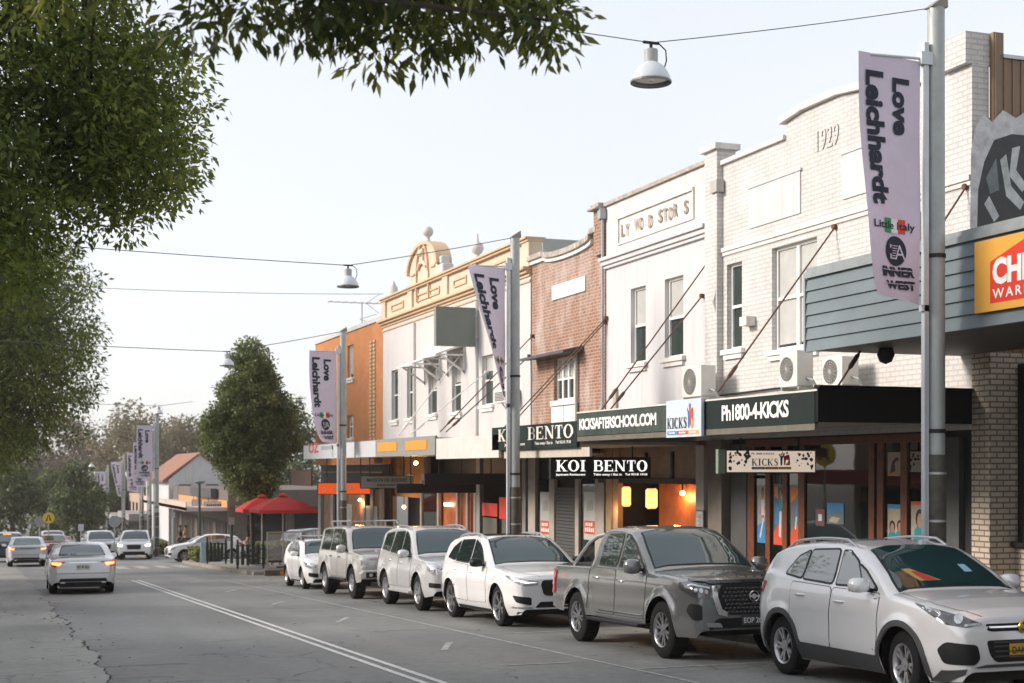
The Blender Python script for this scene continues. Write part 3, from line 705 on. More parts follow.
# open restaurant front: timber boards, lit back wall, posts
m = MB(); m.box((XF+2.2, YB0+.1, -1.8), (XF+2.3, YB1-.1, 2.3)); m.box((XF+.1, YB1-.2, -1.8), (XF+2.2, YB1-.1, 2.3)); obj('interior_wall', m, DARKWALL, B2)
m = MB(); yy1, yy0 = fy(659, XF+.9), fy(697, XF+.9); m.box((XF+.9, yy0, -1.4), (XF+.96, yy1, 1.75)); obj('timber_screen', m, WARMTIMBER, B2)
m = MB(); q = pr(600, 697, 452, 478, XF+.1, 660); m.box((XF+.10, q[0], q[2]), (XF+.16, q[1], q[3]+.25)); obj('timber_header', m, TANBOARD, B2)
m = MB(); zz = q[2]
for yv in (fy(672,XF+.07), fy(646,XF+.07)): m.box((XF+.05, yv-.05, zz-.02), (XF+.097, yv+.05, q[3]))
m.box((XF+.04, q[0], zz-.13), (XF+.20, q[1], zz-.003)); obj('header_frame', m, SEAL, B2)
m = MB()
for u0, u1 in ((612,617),(605,610.5)): m.box((XF+.02, fy(u1,XF), -1.6), (XF+.16, fy(u0,XF), 2.3))
obj('timber_post', m, TANBOARD, B2)
m = MB(); m.box((XF-.02, fy(704.5,XF), -1.5), (XF+.2, fy(696.5,XF), 2.3)); obj('front_pier', m, pm('pale_pier', (.50,.47,.44), .7, var=.1), B2)
m = MB(); q = pr(639, 648, 510, 522, XF+1.5); m.box((XF+1.48, q[0], q[2]), (XF+1.5, q[1], q[3]+.15)); q = pr(648,655,521,529,XF+1.5); m.box((XF+1.48, q[0], q[2]), (XF+1.5, q[1], q[3])); obj('menu_sheet', m, pm('buff_paper', (.45,.30,.17), .8), B2)

# ---- 3  narrow red-brick shop
YC0, YC1 = YB1+.06, fy(531, XF)
B3 = thing('narrow_brick_shop', 'narrow red-brick shop with an arched parapet, blank white plaque and hooded upper window', 'building', (XF, (YC0+YC1)/2, BASE(YC1)))
hb = pr(553, 576, 357, 400, um=562)
zC = fz(262, XF, YC1)
m = MB(); facade_mb(m, XF+.03, YC0, YC1, 2.4, zC, [hb]); obj('wall', m, REDBRICK, B3)
ya, yb = fy(545, XF), fy(592, XF); za = zC+.0; ym = (ya+yb)/2; rise = fz(246, XF, fy(574, XF))-zC-.02
arc = [(ym+(ya-yb)/2*math.cos(t), zC+.003+(rise-.12)*math.sin(t)) for t in np.linspace(0, math.pi, 17)]
m = MB(); m.prism(arc, (XF+.03,0,0), (0,1,0), (0,0,1), (.3,0,0)); m.box((XF+.028, YC0, zC+.003), (XF+.33, yb-.003, zC+.10)); obj('parapet', m, REDBRICK, B3)
m = MB()
for i in range(16):
    (y0,z0),(y1,z1) = arc[i], arc[i+1]; nx = lambda y, z: ((y-ym)*.0, .16)
    m.prism([(y0,z0),(y1,z1),(y1,z1+.15),(y0,z0+.15)], (XF-.12,0,0), (0,1,0), (0,0,1), (.5,0,0))
m.box((XF-.12, ya+.02, zC+.004), (XF+.40, YC1+.05, zC+.15)); m.box((XF-.12, YC0+.3, zC+.103), (XF+.40, yb-.02, zC+.25)); obj('coping', m, COPING, B3, bev=.015)
m = MB()
for i in range(16):
    (y0,z0),(y1,z1) = arc[i], arc[i+1]
    m.prism([(y0,z0-.10),(y1,z1-.10),(y1,z1-.003),(y0,z0-.003)], (XF-.05,0,0), (0,1,0), (0,0,1), (.078,0,0))
m.box((XF-.05, ya+.02, zC-.10), (XF+.028, YC1, zC+.001)); obj('parapet_moulding', m, WHITE, B3)
m = MB(); m.box((XF-.10, YC0-.02, zC-.5), (XF+.34, YC0+.42, zC+.62)); obj('pier', m, REDBRICK, B3)
m = MB(); m.box((XF-.26, YC0-.06, zC+.623), (XF+.4, YC0+.50, zC+.68)); m.box((XF-.18, YC0-.04, zC+.683), (XF+.36, YC0+.46, zC+.78)); obj('pier_cap', m, COPING, B3, bev=.015)
m = MB(); q = pr(552, 585, 281, 296, um=568); m.box((XF-.01, q[0], q[2]), (XF+.027, q[1], q[3])); obj('plaque', m, pm('blank_plaque', (.70,.70,.71), .7, var=.04), B3, bev=.01)
w = sash(B3, hb, XF+.03, .45, mull=(.25,.5,.75), sill=False)
q = pr(552, 577, 403, 422, um=562); m = MB(); m.box((XF-.04, q[0]-.05, hb[2]-.14), (XF+.027, q[1]+.05, hb[2]-.003)); m.box((XF-.02, q[0], q[2]), (XF+.027, (q[0]+q[1])/2-.02, hb[2]-.17)); m.box((XF-.02, (q[0]+q[1])/2+.02, q[2]), (XF+.027, q[1], hb[2]-.17)); obj('apron_panel', m, WHITE, B3)
q = pr(535, 583, 346, 352, um=560); m = MB(); m.prism([(XF+.02, hb[3]+.20),(XF-.55, hb[3]+.06),(XF-.57, hb[3]+.00),(XF+.02, hb[3]+.06)], (0,q[0],0), (1,0,0), (0,0,1), (0,q[1]-q[0],0)); obj('window_hood', m, pm('slate_hood', (.06,.065,.07), .6, var=.3), B3)
m = MB(); m.tube([(XF-.04,hb[0]-.10,hb[3]+.05),(XF-.04,hb[0]-.10,hb[2]-.8)], .045, 8); obj('downpipe', m, pm('grey_pipe', (.42,.41,.38), .6, streak=.3), B3)
block(B3, 'building_block', XF+.36, YC0, YC1, zC-.6, REDBRICK)
zf0, zf1 = fz(459, XA, fy(440,XA)), fz(438.5, XA, fy(440,XA))
f3 = awning(B3, YC0-.05, YC1-.03, zf0, zf1, pm('white_fascia', (.62,.61,.57), .55, var=.12, scale=2, streak=.2))
for a, b in ((wallpt(607,318), awnpt(498,434)), (wallpt(606,322), awnpt(503,434))): rod(B3, a, b)
# shutters, poster panes, pale posts
xs3 = XF+.15
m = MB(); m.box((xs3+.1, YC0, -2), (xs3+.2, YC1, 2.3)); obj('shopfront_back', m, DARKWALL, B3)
m = MB()
for k in range(34):
    z = -1.75+k*.09; m.box((xs3-.012, fy(577,xs3), z), (xs3+.02, fy(556,xs3), z+.078))
obj('roller_shutter', m, CHARCOAL, B3)
m = MB(); 
for u0, u1 in ((530,537),(551,556),(577,580.5),(597,606)): m.box((xs3-.06, fy(u1,xs3), -2), (xs3+.05, fy(u0,xs3), 2.2))
obj('pale_post', m, pm('stone_post', (.40,.36,.31), .7, var=.15), B3)
g = MB(); g.box((xs3, fy(551,xs3), -1.6), (xs3+.01, fy(538,xs3), 1.5)); g.box((xs3, fy(597,xs3), -1.6), (xs3+.01, fy(581,xs3), 1.5)); obj('shop_window', g, SHOPGLASS, B3)

# ---- 4  gabled building with a sunlight-tinted parapet
YD0, YD1 = YC1+.03, fy(383, XF)
B4 = thing('gabled_building', 'white building with a moulded parapet tinted as if in warm sun, round-headed gable and ball finials', 'building', (XF, (YD0+YD1)/2, BASE(YD1)))
zco = fz(328, XF, fy(384, XF)); ztp = fz(302, XF, fy(385, XF))
wins = [pr(391.5, 398, 370, 420), pr(407, 413.5, 366, 418), pr(428.5, 437, 366, 414), pr(452, 461, 357, 412), pr(482, 493, 355, 405)]
m = MB(); facade_mb(m, XF, YD0, YD1, 2.3, zco, wins); obj('wall', m, PALEREND, B4)
m = MB(); m.box((XF+.02, YD0, zco+.28), (XF+.36, YD1, ztp)); obj('parapet', m, SUNLIT_CREAM, B4)
m = MB(); m.box((XF-.05, YD0, zco+.003), (XF+.30, YD1+.03, zco+.09)); m.box((XF-.14, YD0, zco+.093), (XF+.30, YD1+.08, zco+.18)); m.box((XF-.24, YD0, zco+.183), (XF+.30, YD1+.14, zco+.277)); m.box((XF-.04, YD0, zco-.16), (XF-.003, YD1, zco-.09)); obj('cornice', m, SUNLIT_TRIM, B4, bev=.015)
m = MB(); m.box((XF-.10, YD0, ztp+.003), (XF+.42, YD1+.06, ztp+.07)); m.box((XF-.16, YD0, ztp+.073), (XF+.46, YD1+.1, ztp+.14)); obj('coping', m, SUNLIT_TRIM, B4, bev=.012)
def ypier(u): return fy(u, XF)
yg0, yg1 = fy(437.5, XF), fy(410.5, XF); ygm = (yg0+yg1)/2; zap = fz(244, XF, fy(426, XF))
yw = (yg1-yg0)/2
g = [(ygm-yw*1.06, ztp+.145), (ygm-yw*1.06, ztp+.7)] + [(ygm-yw*1.04*math.cos(t), zap-(zap-ztp)*.62+(zap-ztp)*.62*math.sin(t)) for t in np.linspace(0, math.pi, 19)] + [(ygm+yw*1.06, ztp+.7), (ygm+yw*1.06, ztp+.145)]
m = MB(); m.prism(g, (XF-.02,0,0), (0,1,0), (0,0,1), (.40,0,0)); obj('gable', m, SUNLIT_CREAM, B4)
m = MB()
A = [(ygm-yw*1.04*math.cos(t), zap-(zap-ztp)*.62+(zap-ztp)*.62*math.sin(t)) for t in np.linspace(0, math.pi, 19)]
for i in range(18):
    (y0,z0),(y1,z1) = A[i], A[i+1]; s0 = ((y0-ygm)*.10, (z0-zap+(zap-ztp)*.62)*.09); s1 = ((y1-ygm)*.10, (z1-zap+(zap-ztp)*.62)*.09)
    m.prism([(y0,z0),(y1,z1),(y1+s1[0],z1+s1[1]+.03),(y0+s0[0],z0+s0[1]+.03)], (XF-.12,0,0), (0,1,0), (0,0,1), (.56,0,0))
A2 = [(ygm-yw*.42*math.cos(t), ztp+.45+yw*.62*math.sin(t)) for t in np.linspace(0, math.pi, 15)]
for i in range(14): m.bar((XF-.05,A2[i][0],A2[i][1]),(XF-.05,A2[i+1][0],A2[i+1][1]),.07,.09,(1,0,0))
m.box((XF-.08, ygm-yw*.44-.05, ztp-.5), (XF-.023, ygm-yw*.44+.05, ztp+.45)); m.box((XF-.08, ygm+yw*.44-.05, ztp-.5), (XF-.023, ygm+yw*.44+.05, ztp+.45))
m.box((XF-.07, ygm-yw*.9, ztp+.5), (XF-.023, ygm-yw*.6, ztp+.56)); m.box((XF-.07, ygm+yw*.6, ztp+.5), (XF-.023, ygm+yw*.9, ztp+.56))
obj('gable_moulding', m, SUNLIT_TRIM, B4)
m = MB(); m.box((XF-.10, ygm-.16, ztp+.85), (XF-.023, ygm+.16, ztp+1.3)); m.ball((XF-.05, ygm, ztp+1.15), .16); m.tube([(XF-.05,ygm-.5,ztp+.62),(XF-.08,ygm-.2,ztp+.80),(XF-.08,ygm+.2,ztp+.80),(XF-.05,ygm+.5,ztp+.62)], .07, 8); obj('gable_relief', m, SUNLIT_CREAM, B4, smooth=50)
m = MB(); m.box((XF-.05, yg0-.72, ztp+.145), (XF+.36, yg0-.02, ztp+.50)); m.box((XF+.0, yg0-.40, ztp+.503), (XF+.32, yg0-.02, ztp+.80)); obj('scroll_block', m, PALEREND, B4, bev=.06)
def finial(Y, Z, kind):
    m = MB(); p = (XF+.16, Y, Z)
    if kind == 'ball': m.lathe([(.001,0),(.16,0),(.16,.06),(.08,.12),(.07,.22),(.10,.26)], p); m.ball((p[0],p[1],Z+.42), .19)
    elif kind == 'urn': m.lathe([(.20,0),(.20,.08),(.09,.14),(.07,.20),(.16,.28),(.21,.40),(.18,.52),(.08,.60),(.05,.64),(.03,.86),(.001,.88)], p, n=18)
    else: m.lathe([(.22,0),(.22,.1),(.16,.22),(.17,.32),(.08,.46),(.05,.55),(.001,.62)], p, n=16)
    obj('finial', m, PALEREND, B4, smooth=50)
finial(ygm, zap+.06, 'ball'); finial(fy(472.5,XF), ztp+.14, 'urn'); finial(fy(389.5,XF), ztp+.14, 'small')
m = MB()
for u in (384.5, 411, 446, 474, 527):
    y = fy(u, XF); m.box((XF-.06, y-.28, zco+.28), (XF+.019, y+.28, ztp-.003))
obj('parapet_pier', m, SUNLIT_CREAM, B4)
m = MB()
for ua, ub in ((388.5, 406.5), (413,443), (449.5, 470.5), (478.5, 522)):
    y1, y0 = fy(ua, XF)-.45, fy(ub, XF)+.4; z0, z1 = zco+.50, ztp-.22
    for a, b, c, d in ((y0,y1,z0,z0+.06),(y0,y1,z1-.06,z1),(y0,y0+.06,z0+.063,z1-.063),(y1-.06,y1,z0+.063,z1-.063)): m.box((XF-.025,a,c),(XF+.019,b,d))
obj('parapet_panel_moulding', m, SUNLIT_TRIM, B4)
for k, h in enumerate(wins): sash(B4, h, XF, (.0,.0,.45,.45,.3)[k], sill=True, fr=pm('window_timber', (.62,.62,.60), .5), bar=True)
for h in (wins[2], wins[3]):
    m = MB(); y0, y1 = h[0]-.45, h[1]+.45; zt = h[3]
    m.prism([(XF, zt+.38),(XF-1.0, zt+.02),(XF-1.02, zt-.04),(XF, zt+.31)], (0,y0,0), (1,0,0), (0,0,1), (0,y1-y0,0))
    for y in (y0+.06, y1-.06): m.bar((XF-.02,y,zt-.55),(XF-.85,y,zt+.02),.06,.06); m.bar((XF-.03,y,zt-.6),(XF-.03,y,zt+.25),.06,.06); m.bar((XF-.03,y,zt+.0),(XF-.9,y,zt+.0),.05,.05)
    obj('window_hood', m, WHITE, B4)
m = MB()
for u in (478, 415.5): y = fy(u, XF); m.tube([(XF-.06,y,zco-.2),(XF-.06,y,2.6)], .045, 8)
obj('downpipe', m, pm('white_pipe', (.62,.61,.59), .5), B4)
block(B4, 'building_block', XF+.37, YD0, YD1, ztp-.5, PALEREND)
m = MB(); m.box((XF+.37, YD0-.006, zco), (XF+5.5, YD0+.0, ztp+.1)); obj('parapet_return', m, pm('grey_green_render', (.40,.43,.40), .8, var=.1), B4)
q = pr(378, 428, 438, 456, XA, um=402)
f4 = awning(B4, YD0+.05, fy(303.5, XA), q[2], q[3], pm('grey_fascia', (.27,.27,.25), .5, var=.1))
m = MB()
for ua, ub in ((378,397),(406,427)):
    y1, y0 = fy(ua,XA), fy(ub,XA); m.box((XA-.014, y0, q[2]+.16), (XA-.003, y1, q[3]-.10))
obj('orange_panel', m, pm('orange_panel', (.72,.30,.04), .5, var=.05), B4)
ypale = fy(376, XA)
m = MB(); m.box((XA-.012, ypale, q[2]+.0), (XA-.003, fy(304, XA), q[3]-.02)); obj('pale_board', m, pm('pale_sign', (.52,.54,.56), .5, var=.05), B4)
m = MB(); y = fy(319, XA); put_text(m, text_polys('OZ', .04), (XA-.012, fy(309,XA), q[2]+.22), (0,-1,0), (0,0,1), fy(309,XA)-fy(319,XA), .38, t=.004); obj('fascia_lettering', m, pm('red_lettering', (.60,.07,.03), .5), B4)
m = MB(); m.box((XA-.016, fy(321,XA)-2.0, q[2]+.32), (XA-.013, fy(321,XA)-.1, q[2]+.46)); m.box((XA-.016, fy(333,XA)-.1, q[2]+.05), (XA-.013, fy(333,XA)+.1, q[3]-.06)); obj('faint_lettering', m, pm('grey_lettering', (.33,.35,.37), .5), B4)
for a, b in ((wallpt(533,336), awnpt(440,432)), (wallpt(530,356), awnpt(446,432)), (wallpt(487,372), awnpt(411,434)), (wallpt(463,352), awnpt(398,436))): rod(B4, a, b, .018, RUST if a[1] < 41 else WHITE)
# shopfronts under the awning
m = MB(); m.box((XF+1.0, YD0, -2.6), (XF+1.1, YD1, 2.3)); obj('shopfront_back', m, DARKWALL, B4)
xs4 = XF+.2
m = MB(); m.box((xs4+.12, fy(474,xs4), -2), (xs4+.2, fy(422,xs4), 1.4)); obj('shop_interior', m, WARMTIMBER, B4)
m = MB(); g = MB()
for u in (422,439,458,468,476): y = fy(u, xs4); m.box((xs4-.05, y-.09, -2.2), (xs4+.05, y+.09, 1.42))
m.box((xs4-.05, fy(476,xs4), 1.42), (xs4+.05, fy(422,xs4), 1.62)); obj('shopfront_frame', m, ALUFRAME, B4)
g.box((xs4, fy(438,xs4), -1.8), (xs4+.01, fy(423,xs4), 1.42)); obj('shop_window', g, SHOPGLASS, B4)
m = MB(); m.box((xs4+.0, fy(452,xs4), .55), (xs4+.05, fy(444,xs4), .66)); obj('strip_lamp', m, pm('lit_strip', (1,.9,.8), .5, emit=(1,.8,.55), es=3), B4)
m = MB()
for ua, ub, z0, z1, in ((484,499,.35,.75),(501,516,.30,.95)): m.box((xs4-.06, fy(ub,xs4), z0), (xs4-.02, fy(ua,xs4), z1))
obj('red_header', m, pm('red_header', (.55,.04,.02), .5), B4)
m = MB()
for ua, ub in ((484,498),(503,512)): m.box((xs4-.04, fy(ub,xs4), -2.2), (xs4-.01, fy(ua,xs4), .3))
obj('shop_door', m, pm('olive_door', (.10,.10,.08), .5, var=.2), B4)
m = MB()
for u in (480, 518, 526): m.box((xs4-.08, fy(u+2,xs4), -2.3), (xs4+.05, fy(u-1.5,xs4), 2.2))
obj('shop_post', m, pm('grey_post', (.26,.25,.24), .6), B4)
# orange-lit restaurant bay
m = MB(); y1, y0 = fy(383,xs4), fy(417,xs4); m.box((xs4+.3, y0, .75), (xs4+.36, y1, 2.3)); m.box((xs4+.3, y0, -2.3), (xs4+.36, y0+.35, .75)); m.box((xs4+.3, y1-.35, -2.3), (xs4+.36, y1, .75)); obj('ochre_shopfront', m, pm('ochre_wall', (.55,.25,.06), .6, var=.2, scale=2), B4)
m = MB(); put_text(m, text_polys('N', .03), (xs4+.29, fy(393,xs4), 1.35), (0,-1,0), (0,0,1), .6, .75, t=.02); obj('wall_letter', m, pm('bronze_letter', (.30,.16,.06), .4, .6), B4)
m = MB(); m.box((xs4+.25, fy(420,xs4), -2.3), (xs4+.4, fy(417,xs4), 2.2)); m.box((xs4+.25, fy(384,xs4), -2.3), (xs4+.4, fy(381,xs4), 2.2)); obj('shop_column', m, CHARCOAL, B4)

# ---- 5  orange brick corner building
YE_0, YE_1 = YD1+.03, fy(315.5, XF)
B5 = thing('orange_brick_building', 'orange brick corner building with a breeze-block strip and roof aerial', 'building', (XF, (YE_0+YE_1)/2, BASE(YE_1)))
zo = fz(345, XF, YE_1); hv = pr(347.5, 353.5, 345, 378); hv2 = pr(347.5, 353.5, 415, 438)
m = MB(); facade_mb(m, XF, YE_0, YE_1, 2.0, zo, [hv, hv2]); obj('wall', m, ORANGEBRICK, B5)
m = MB(); m.box((XF-.06, YE_0, zo+.003), (XF+.3, YE_1+.05, zo+.16)); obj('coping', m, pm('pale_flashing', (.55,.53,.50), .6), B5)
sash(B5, hv, XF, .9, bar=False); sash(B5, hv2, XF, .3, mull=(.5,))
q = pr(370, 376.5, 339, 440); m = MB(); n = 26
for k in range(n):
    z = q[2]+(q[3]-q[2])*k/n; dz = (q[3]-q[2])/n*.62
    for j in range(2): y = q[0]+(q[1]-q[0])*(j+.2)/2; m.box((XF-.05, y, z), (XF-.003, y+(q[1]-q[0])*.3, z+dz))
obj('breeze_blocks', m, pm('cream_block', (.52,.40,.26), .8, var=.15), B5)
block(B5, 'building_block', XF+.34, YE_0, YE_1, zo-.3, ORANGEBRICK)
zq = fz(478, XA, fy(300,XA))
f5 = awning(B5, YE_0+.05, fy(291, XA), zq-.3, zq+.3, pm('brown_fascia', (.12,.05,.03), .6, var=.2))
m = MB(); m.box((XF+.25, YE_0, -3), (XF+.3, YE_1, 2)); obj('shopfront_back', m, DARKWALL, B5)
m = MB()
for ua, ub in ((322,330),(345,362),(372,378)): m.box((XF+.1, fy(ub,XF), -2.6), (XF+.24, fy(ua,XF), 1.0))
obj('lit_shop_bay', m, pm('amber_lit_wall', (.36,.17,.07), .6, var=.5, scale=2), B5)  # the lit look of the bays is put into the amber colour
m = MB()
for u in (319,331,344,363,371,380): m.box((XF+.02, fy(u+1.3,XF), -2.6), (XF+.12, fy(u-1.3,XF), 1.1))
obj('shop_post', m, pm('grey_post', (.26,.25,.24), .6), B5)
m = MB(); q = pr(345,352,504,530,XF+.08); m.box((XF+.05,q[0],q[2]),(XF+.09,q[1],q[3])); q = pr(366,378,506,526,XF+.08); m.box((XF+.05,q[0],q[2]),(XF+.09,q[1],q[3])); obj('menu_board', m, pm('menu_white', (.5,.5,.48), .6, var=.2, scale=8), B5)

# ---- 0  chemist with grey weatherboard awning (nearest, cut by the picture's edge)
B0 = thing('chemist_shop', 'cream brick chemist shop under a deep grey weatherboard awning', 'building', (XF, 14, BASE(YA0)))
Zc0, Zc1 = 3.55, 4.81; Yc0, Yc1 = 6.0, fy(807.5, XA)
BOARD = pm('grey_weatherboard', (.155,.20,.22), .6, var=.14, scale=1.5, streak=.22)
m = MB(); nb = 6; hh = (Zc1-Zc0-.16)/nb
for k in range(nb):
    z = Zc0+.0+k*hh
    m.prism([(XA-.035,z),(XA+.04,z),(XA+.04,z+hh-.012),(XA-.006,z+hh-.012)], (0,Yc0,0), (1,0,0), (0,0,1), (0,Yc1-Yc0,0))
    m.box((XA+.0, Yc0, z+hh-.0121), (XA+.03, Yc1, z+hh-.0005))
fb = obj('fascia', m, BOARD, B0)
m = MB(); m.box((XA-.06, Yc0, Zc1-.155), (XA+.10, Yc1+.02, Zc1-.07)); m.box((XA-.02, Yc0, Zc1-.067), (XA+.08, Yc1, Zc1)); m.box((XA-.045, Yc1, Zc0), (XA+.05, Yc1+.045, Zc1-.16)); obj('fascia_trim', m, pm('grey_trim', (.27,.30,.31), .6, var=.2, streak=.2), B0)
m = MB(); m.box((XA+.05, Yc0, Zc0+.02), (XF-.01, Yc1+.03, Zc0+.08)); m.box((XA+.11, Yc0, Zc1-.25), (XF-.01, Yc1, Zc1-.2)); m.box((XA+.053, Yc1-.02, Zc0+.083), (XF-.01, Yc1+.03, Zc1-.253))
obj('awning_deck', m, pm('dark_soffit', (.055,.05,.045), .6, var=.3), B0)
ys1 = fy(974.5, XA-.075); ys0 = ys1-2.75
m = MB(); m.box((XA-.075, ys0, fz(314,XA,ys1)), (XA-.04, ys1, fz(243,XA,ys1))); zz0, zz1 = fz(314,XA,ys1), fz(243,XA,ys1); sg = obj('sign_panel', m, pm('amber_sign', (.78,.40,.06), .45, var=.06), B0)
yl = fy(990, XA-.08); zb_ = fz(303.5, XA-.08, yl); zc_ = fz(262, XA-.08, yl)
m = MB(); m.prism([(yl, zb_), (yl, zc_), (yl-.95, zc_+.30), (yl-1.9, zc_), (yl-1.9, zb_)], (XA-.0785,0,0), (0,1,0), (0,0,1), (.003,0,0)); obj('sign_house_shape', m, pm('sign_red', (.70,.045,.02), .45, var=.05), sg)
m = MB(); put_text(m, text_polys('CHEMIST', .05, 1.0), (XA-.079, yl-.05, fz(286, XA-.08, yl)), (0,-1,0), (0,0,1), 1.50, .33, t=.004); put_text(m, text_polys('WAREHOUSE', .02, 1.35), (XA-.079, yl-.05, fz(299.5, XA-.08, yl)), (0,-1,0), (0,0,1), 1.46, .12, t=.004); obj('sign_lettering', m, TEXTWHITE, sg)
m = MB(); m.box((14.47, 18.22, -.95), (15.5, YA0-.03, Zc0+.02)); obj('brick_pier', m, PIERBRICK, B0)
m = MB(); m.box((14.95, 6, -.9), (15.3, 18.215, fz(551,14.95,16.9))); obj('window_base', m, PIERBRICK, B0)
m = MB(); zs = fz(551,14.95,16.9); m.box((14.85, 6, zs+.003), (15.3, 18.212, zs+.07)); m.box((14.98, 18.06, zs+.073), (15.1, 18.21, 3.4)); m.box((14.98, 6, 3.0), (15.1, 18.057, 3.4)); obj('window_frame', m, DARKWALL, B0)
m = MB(); m.box((15.04, 6, zs+.073), (15.05, 18.057, 3.0)); obj('shop_window', m, SHOPGLASS, B0)
m = MB(); q = (17.9, 18.0, .35, .72); m.box((15.03, 17.75, .25), (15.037, 18.02, .62)); obj('green_notice', m, pm('green_notice', (.05,.35,.22), .5), B0)
m = MB(); m.box((XF+1.1, 5, -.9), (XF+11, YA0-.13, Zc1-.3)); obj('building_block', m, PIERBRICK, B0)
m = MB(); y = 17.6; p = at(920, 361, 21.5); m.lathe([(.001,.10),(.10,.10),(.13,.0),(.09,-.10),(.001,-.14)], (p.x-.6, p.y, Zc0-.08)); obj('soffit_lamp', m, BLACK, B0, smooth=50)

# ---- beyond the side street
YG0, YG1 = 91.5, 119.5
B6 = thing('low_shop', 'low corner shop beyond the side street with a fascia coloured as orange-lit and pale signs', 'building', (XF, 105, BASE(YG1)))
def pz(u, v, X): return fz(v, X, fy(u, X))
m = MB(); m.box((XF, YG0, gz(YG1)-.2), (XF+11, YG1, pz(190,487,XF))); obj('wall', m, pm('taupe_wall', (.13,.105,.09), .8, var=.3, streak=.2), B6)
m = MB()
for k in range(3): m = MB(); m.box((XF+1.2+k*3, YG0-.05, gz(YG0)+.5), (XF+3.6+k*3, YG0-.003, gz(YG0)+2.7)); obj('side_window', m, SHOPGLASS, B6)
m = MB(); m.box((XF+.4, YG0-1.2, gz(YG0)+3.0), (XF+10, YG0-.003, gz(YG0)+3.12)); obj('side_awning', m, pm('brown_fascia', (.12,.05,.03), .6, var=.2), B6)
m = MB(); m.box((XA+.2, YG0+.2, pz(190,513,XA)), (XF-.01, YG1, pz(190,509,XA))); m.box((XA+.2, YG0+.2, pz(190,512.5,XA)), (XA+.26, YG1, pz(190,503.5,XA))); obj('awning', m, pm('pale_pink_fascia', (.55,.44,.38), .6, var=.15), B6)
m = MB(); m.box((XF-.06, YG0+.1, pz(190,503,XF)), (XF-.003, YG1-4, pz(190,496,XF))); obj('orange_lit_band', m, pm('orange_lit_band', (.62,.28,.10), .6, var=.2), B6)  # orange light on the fascia is put into the band's colour
m = MB(); m.box((XF-.5, YG0+4, pz(200,496,XF)), (XF-.1, YG0+14, pz(200,487,XF))); obj('roof_sign', m, pm('dark_roof_sign', (.05,.055,.06), .5), B6)
m = MB(); m.box((XF-.08, YG0+.5, gz(YG1)), (XF-.003, YG1-1, pz(190,514,XF))); obj('shopfront', m, DARKWALL, B6)
m = MB()
for k in range(9): y = YG0+1.5+k*2.9; m.box((XF-.12, y, gz(YG1)), (XF-.083, y+.3+.9*(k % 3 == 1), pz(190,516,XF)))
obj('shopfront_panel', m, pm('tan_shop_panel', (.16,.095,.06), .7, var=.4), B6)
B7 = thing('gabled_white_building', 'white rendered building with a red tiled gable roof, beyond the low corner shop', 'building', (XF, 127, BASE(134)))
Yg = 120.0; d7 = depth(15, Yg); zg0, zg1 = at(160,477,d7).z, at(197,452,d7).z
x0, x1 = XF-.3, 16.7
m = MB(); m.prism([(x0, gz(134)-.2), (x1*2-x0, gz(134)-.2), (x1*2-x0, zg0-.2), (x1, zg1-.2), (x0, zg0-.2)], (0,Yg,0), (1,0,0), (0,0,1), (0,14,0)); obj('wall', m, RENDER, B7)
m = MB()
for sgn in (1,-1):
    a = (x1+sgn*(x1-x0+.5)*-1, zg0-.42); m.prism([(x1, zg1-.20), a, (a[0], a[1]+.17), (x1, zg1-.02)], (0,Yg-.12,0), (1,0,0), (0,0,1), (0,15,0))
obj('roof', m, pm('red_tiles', (.27,.13,.09), .8, var=.3, scale=8), B7)
m = MB()
for x in (x0+.8, x0+3): m.box((x, Yg-.06, zg0-1.8), (x+1.0, Yg-.002, zg0-.6))
obj('window', m, UPGLASS, B7)
fars = [(140, 152, 5.0, (.52,.48,.44), 'pale two-storey shop far down the street, beyond the gabled white one'), (153, 168, 3.6, (.42,.30,.22), 'low tan shop at the far end of the row, beyond the pale two-storey shop')]
for a, b, h, c, lab in fars:
    o = thing('distant_shop', lab, 'building', (XF+1, (a+b)/2, gz(b)))
    m = MB(); m.box((XF+1, a, gz(b)-.2), (XF+11, b, gz(a)+h+1.5)); obj('wall', m, pm('far_wall_%d' % a, c, .8, var=.15), o)
    m = MB(); m.box((XF-1.6, a, gz(b)+2.9), (XF+.99, b, gz(b)+3.5)); obj('awning', m, pm('far_awning', (.30,.28,.26), .7), o)
    m = MB(); m.box((XF+.9, a+.5, gz(b)), (XF+.99, b-.5, gz(b)+2.7)); obj('shopfront', m, DARKWALL, o)
    m = MB()
    for k in range(4): y = a+1.5+k*(b-a-3)/3.2; m.box((XF+.9, y, gz(a)+h-.9), (XF+.99, y+1.0, gz(a)+h+.6))
    obj('window', m, UPGLASS, o)
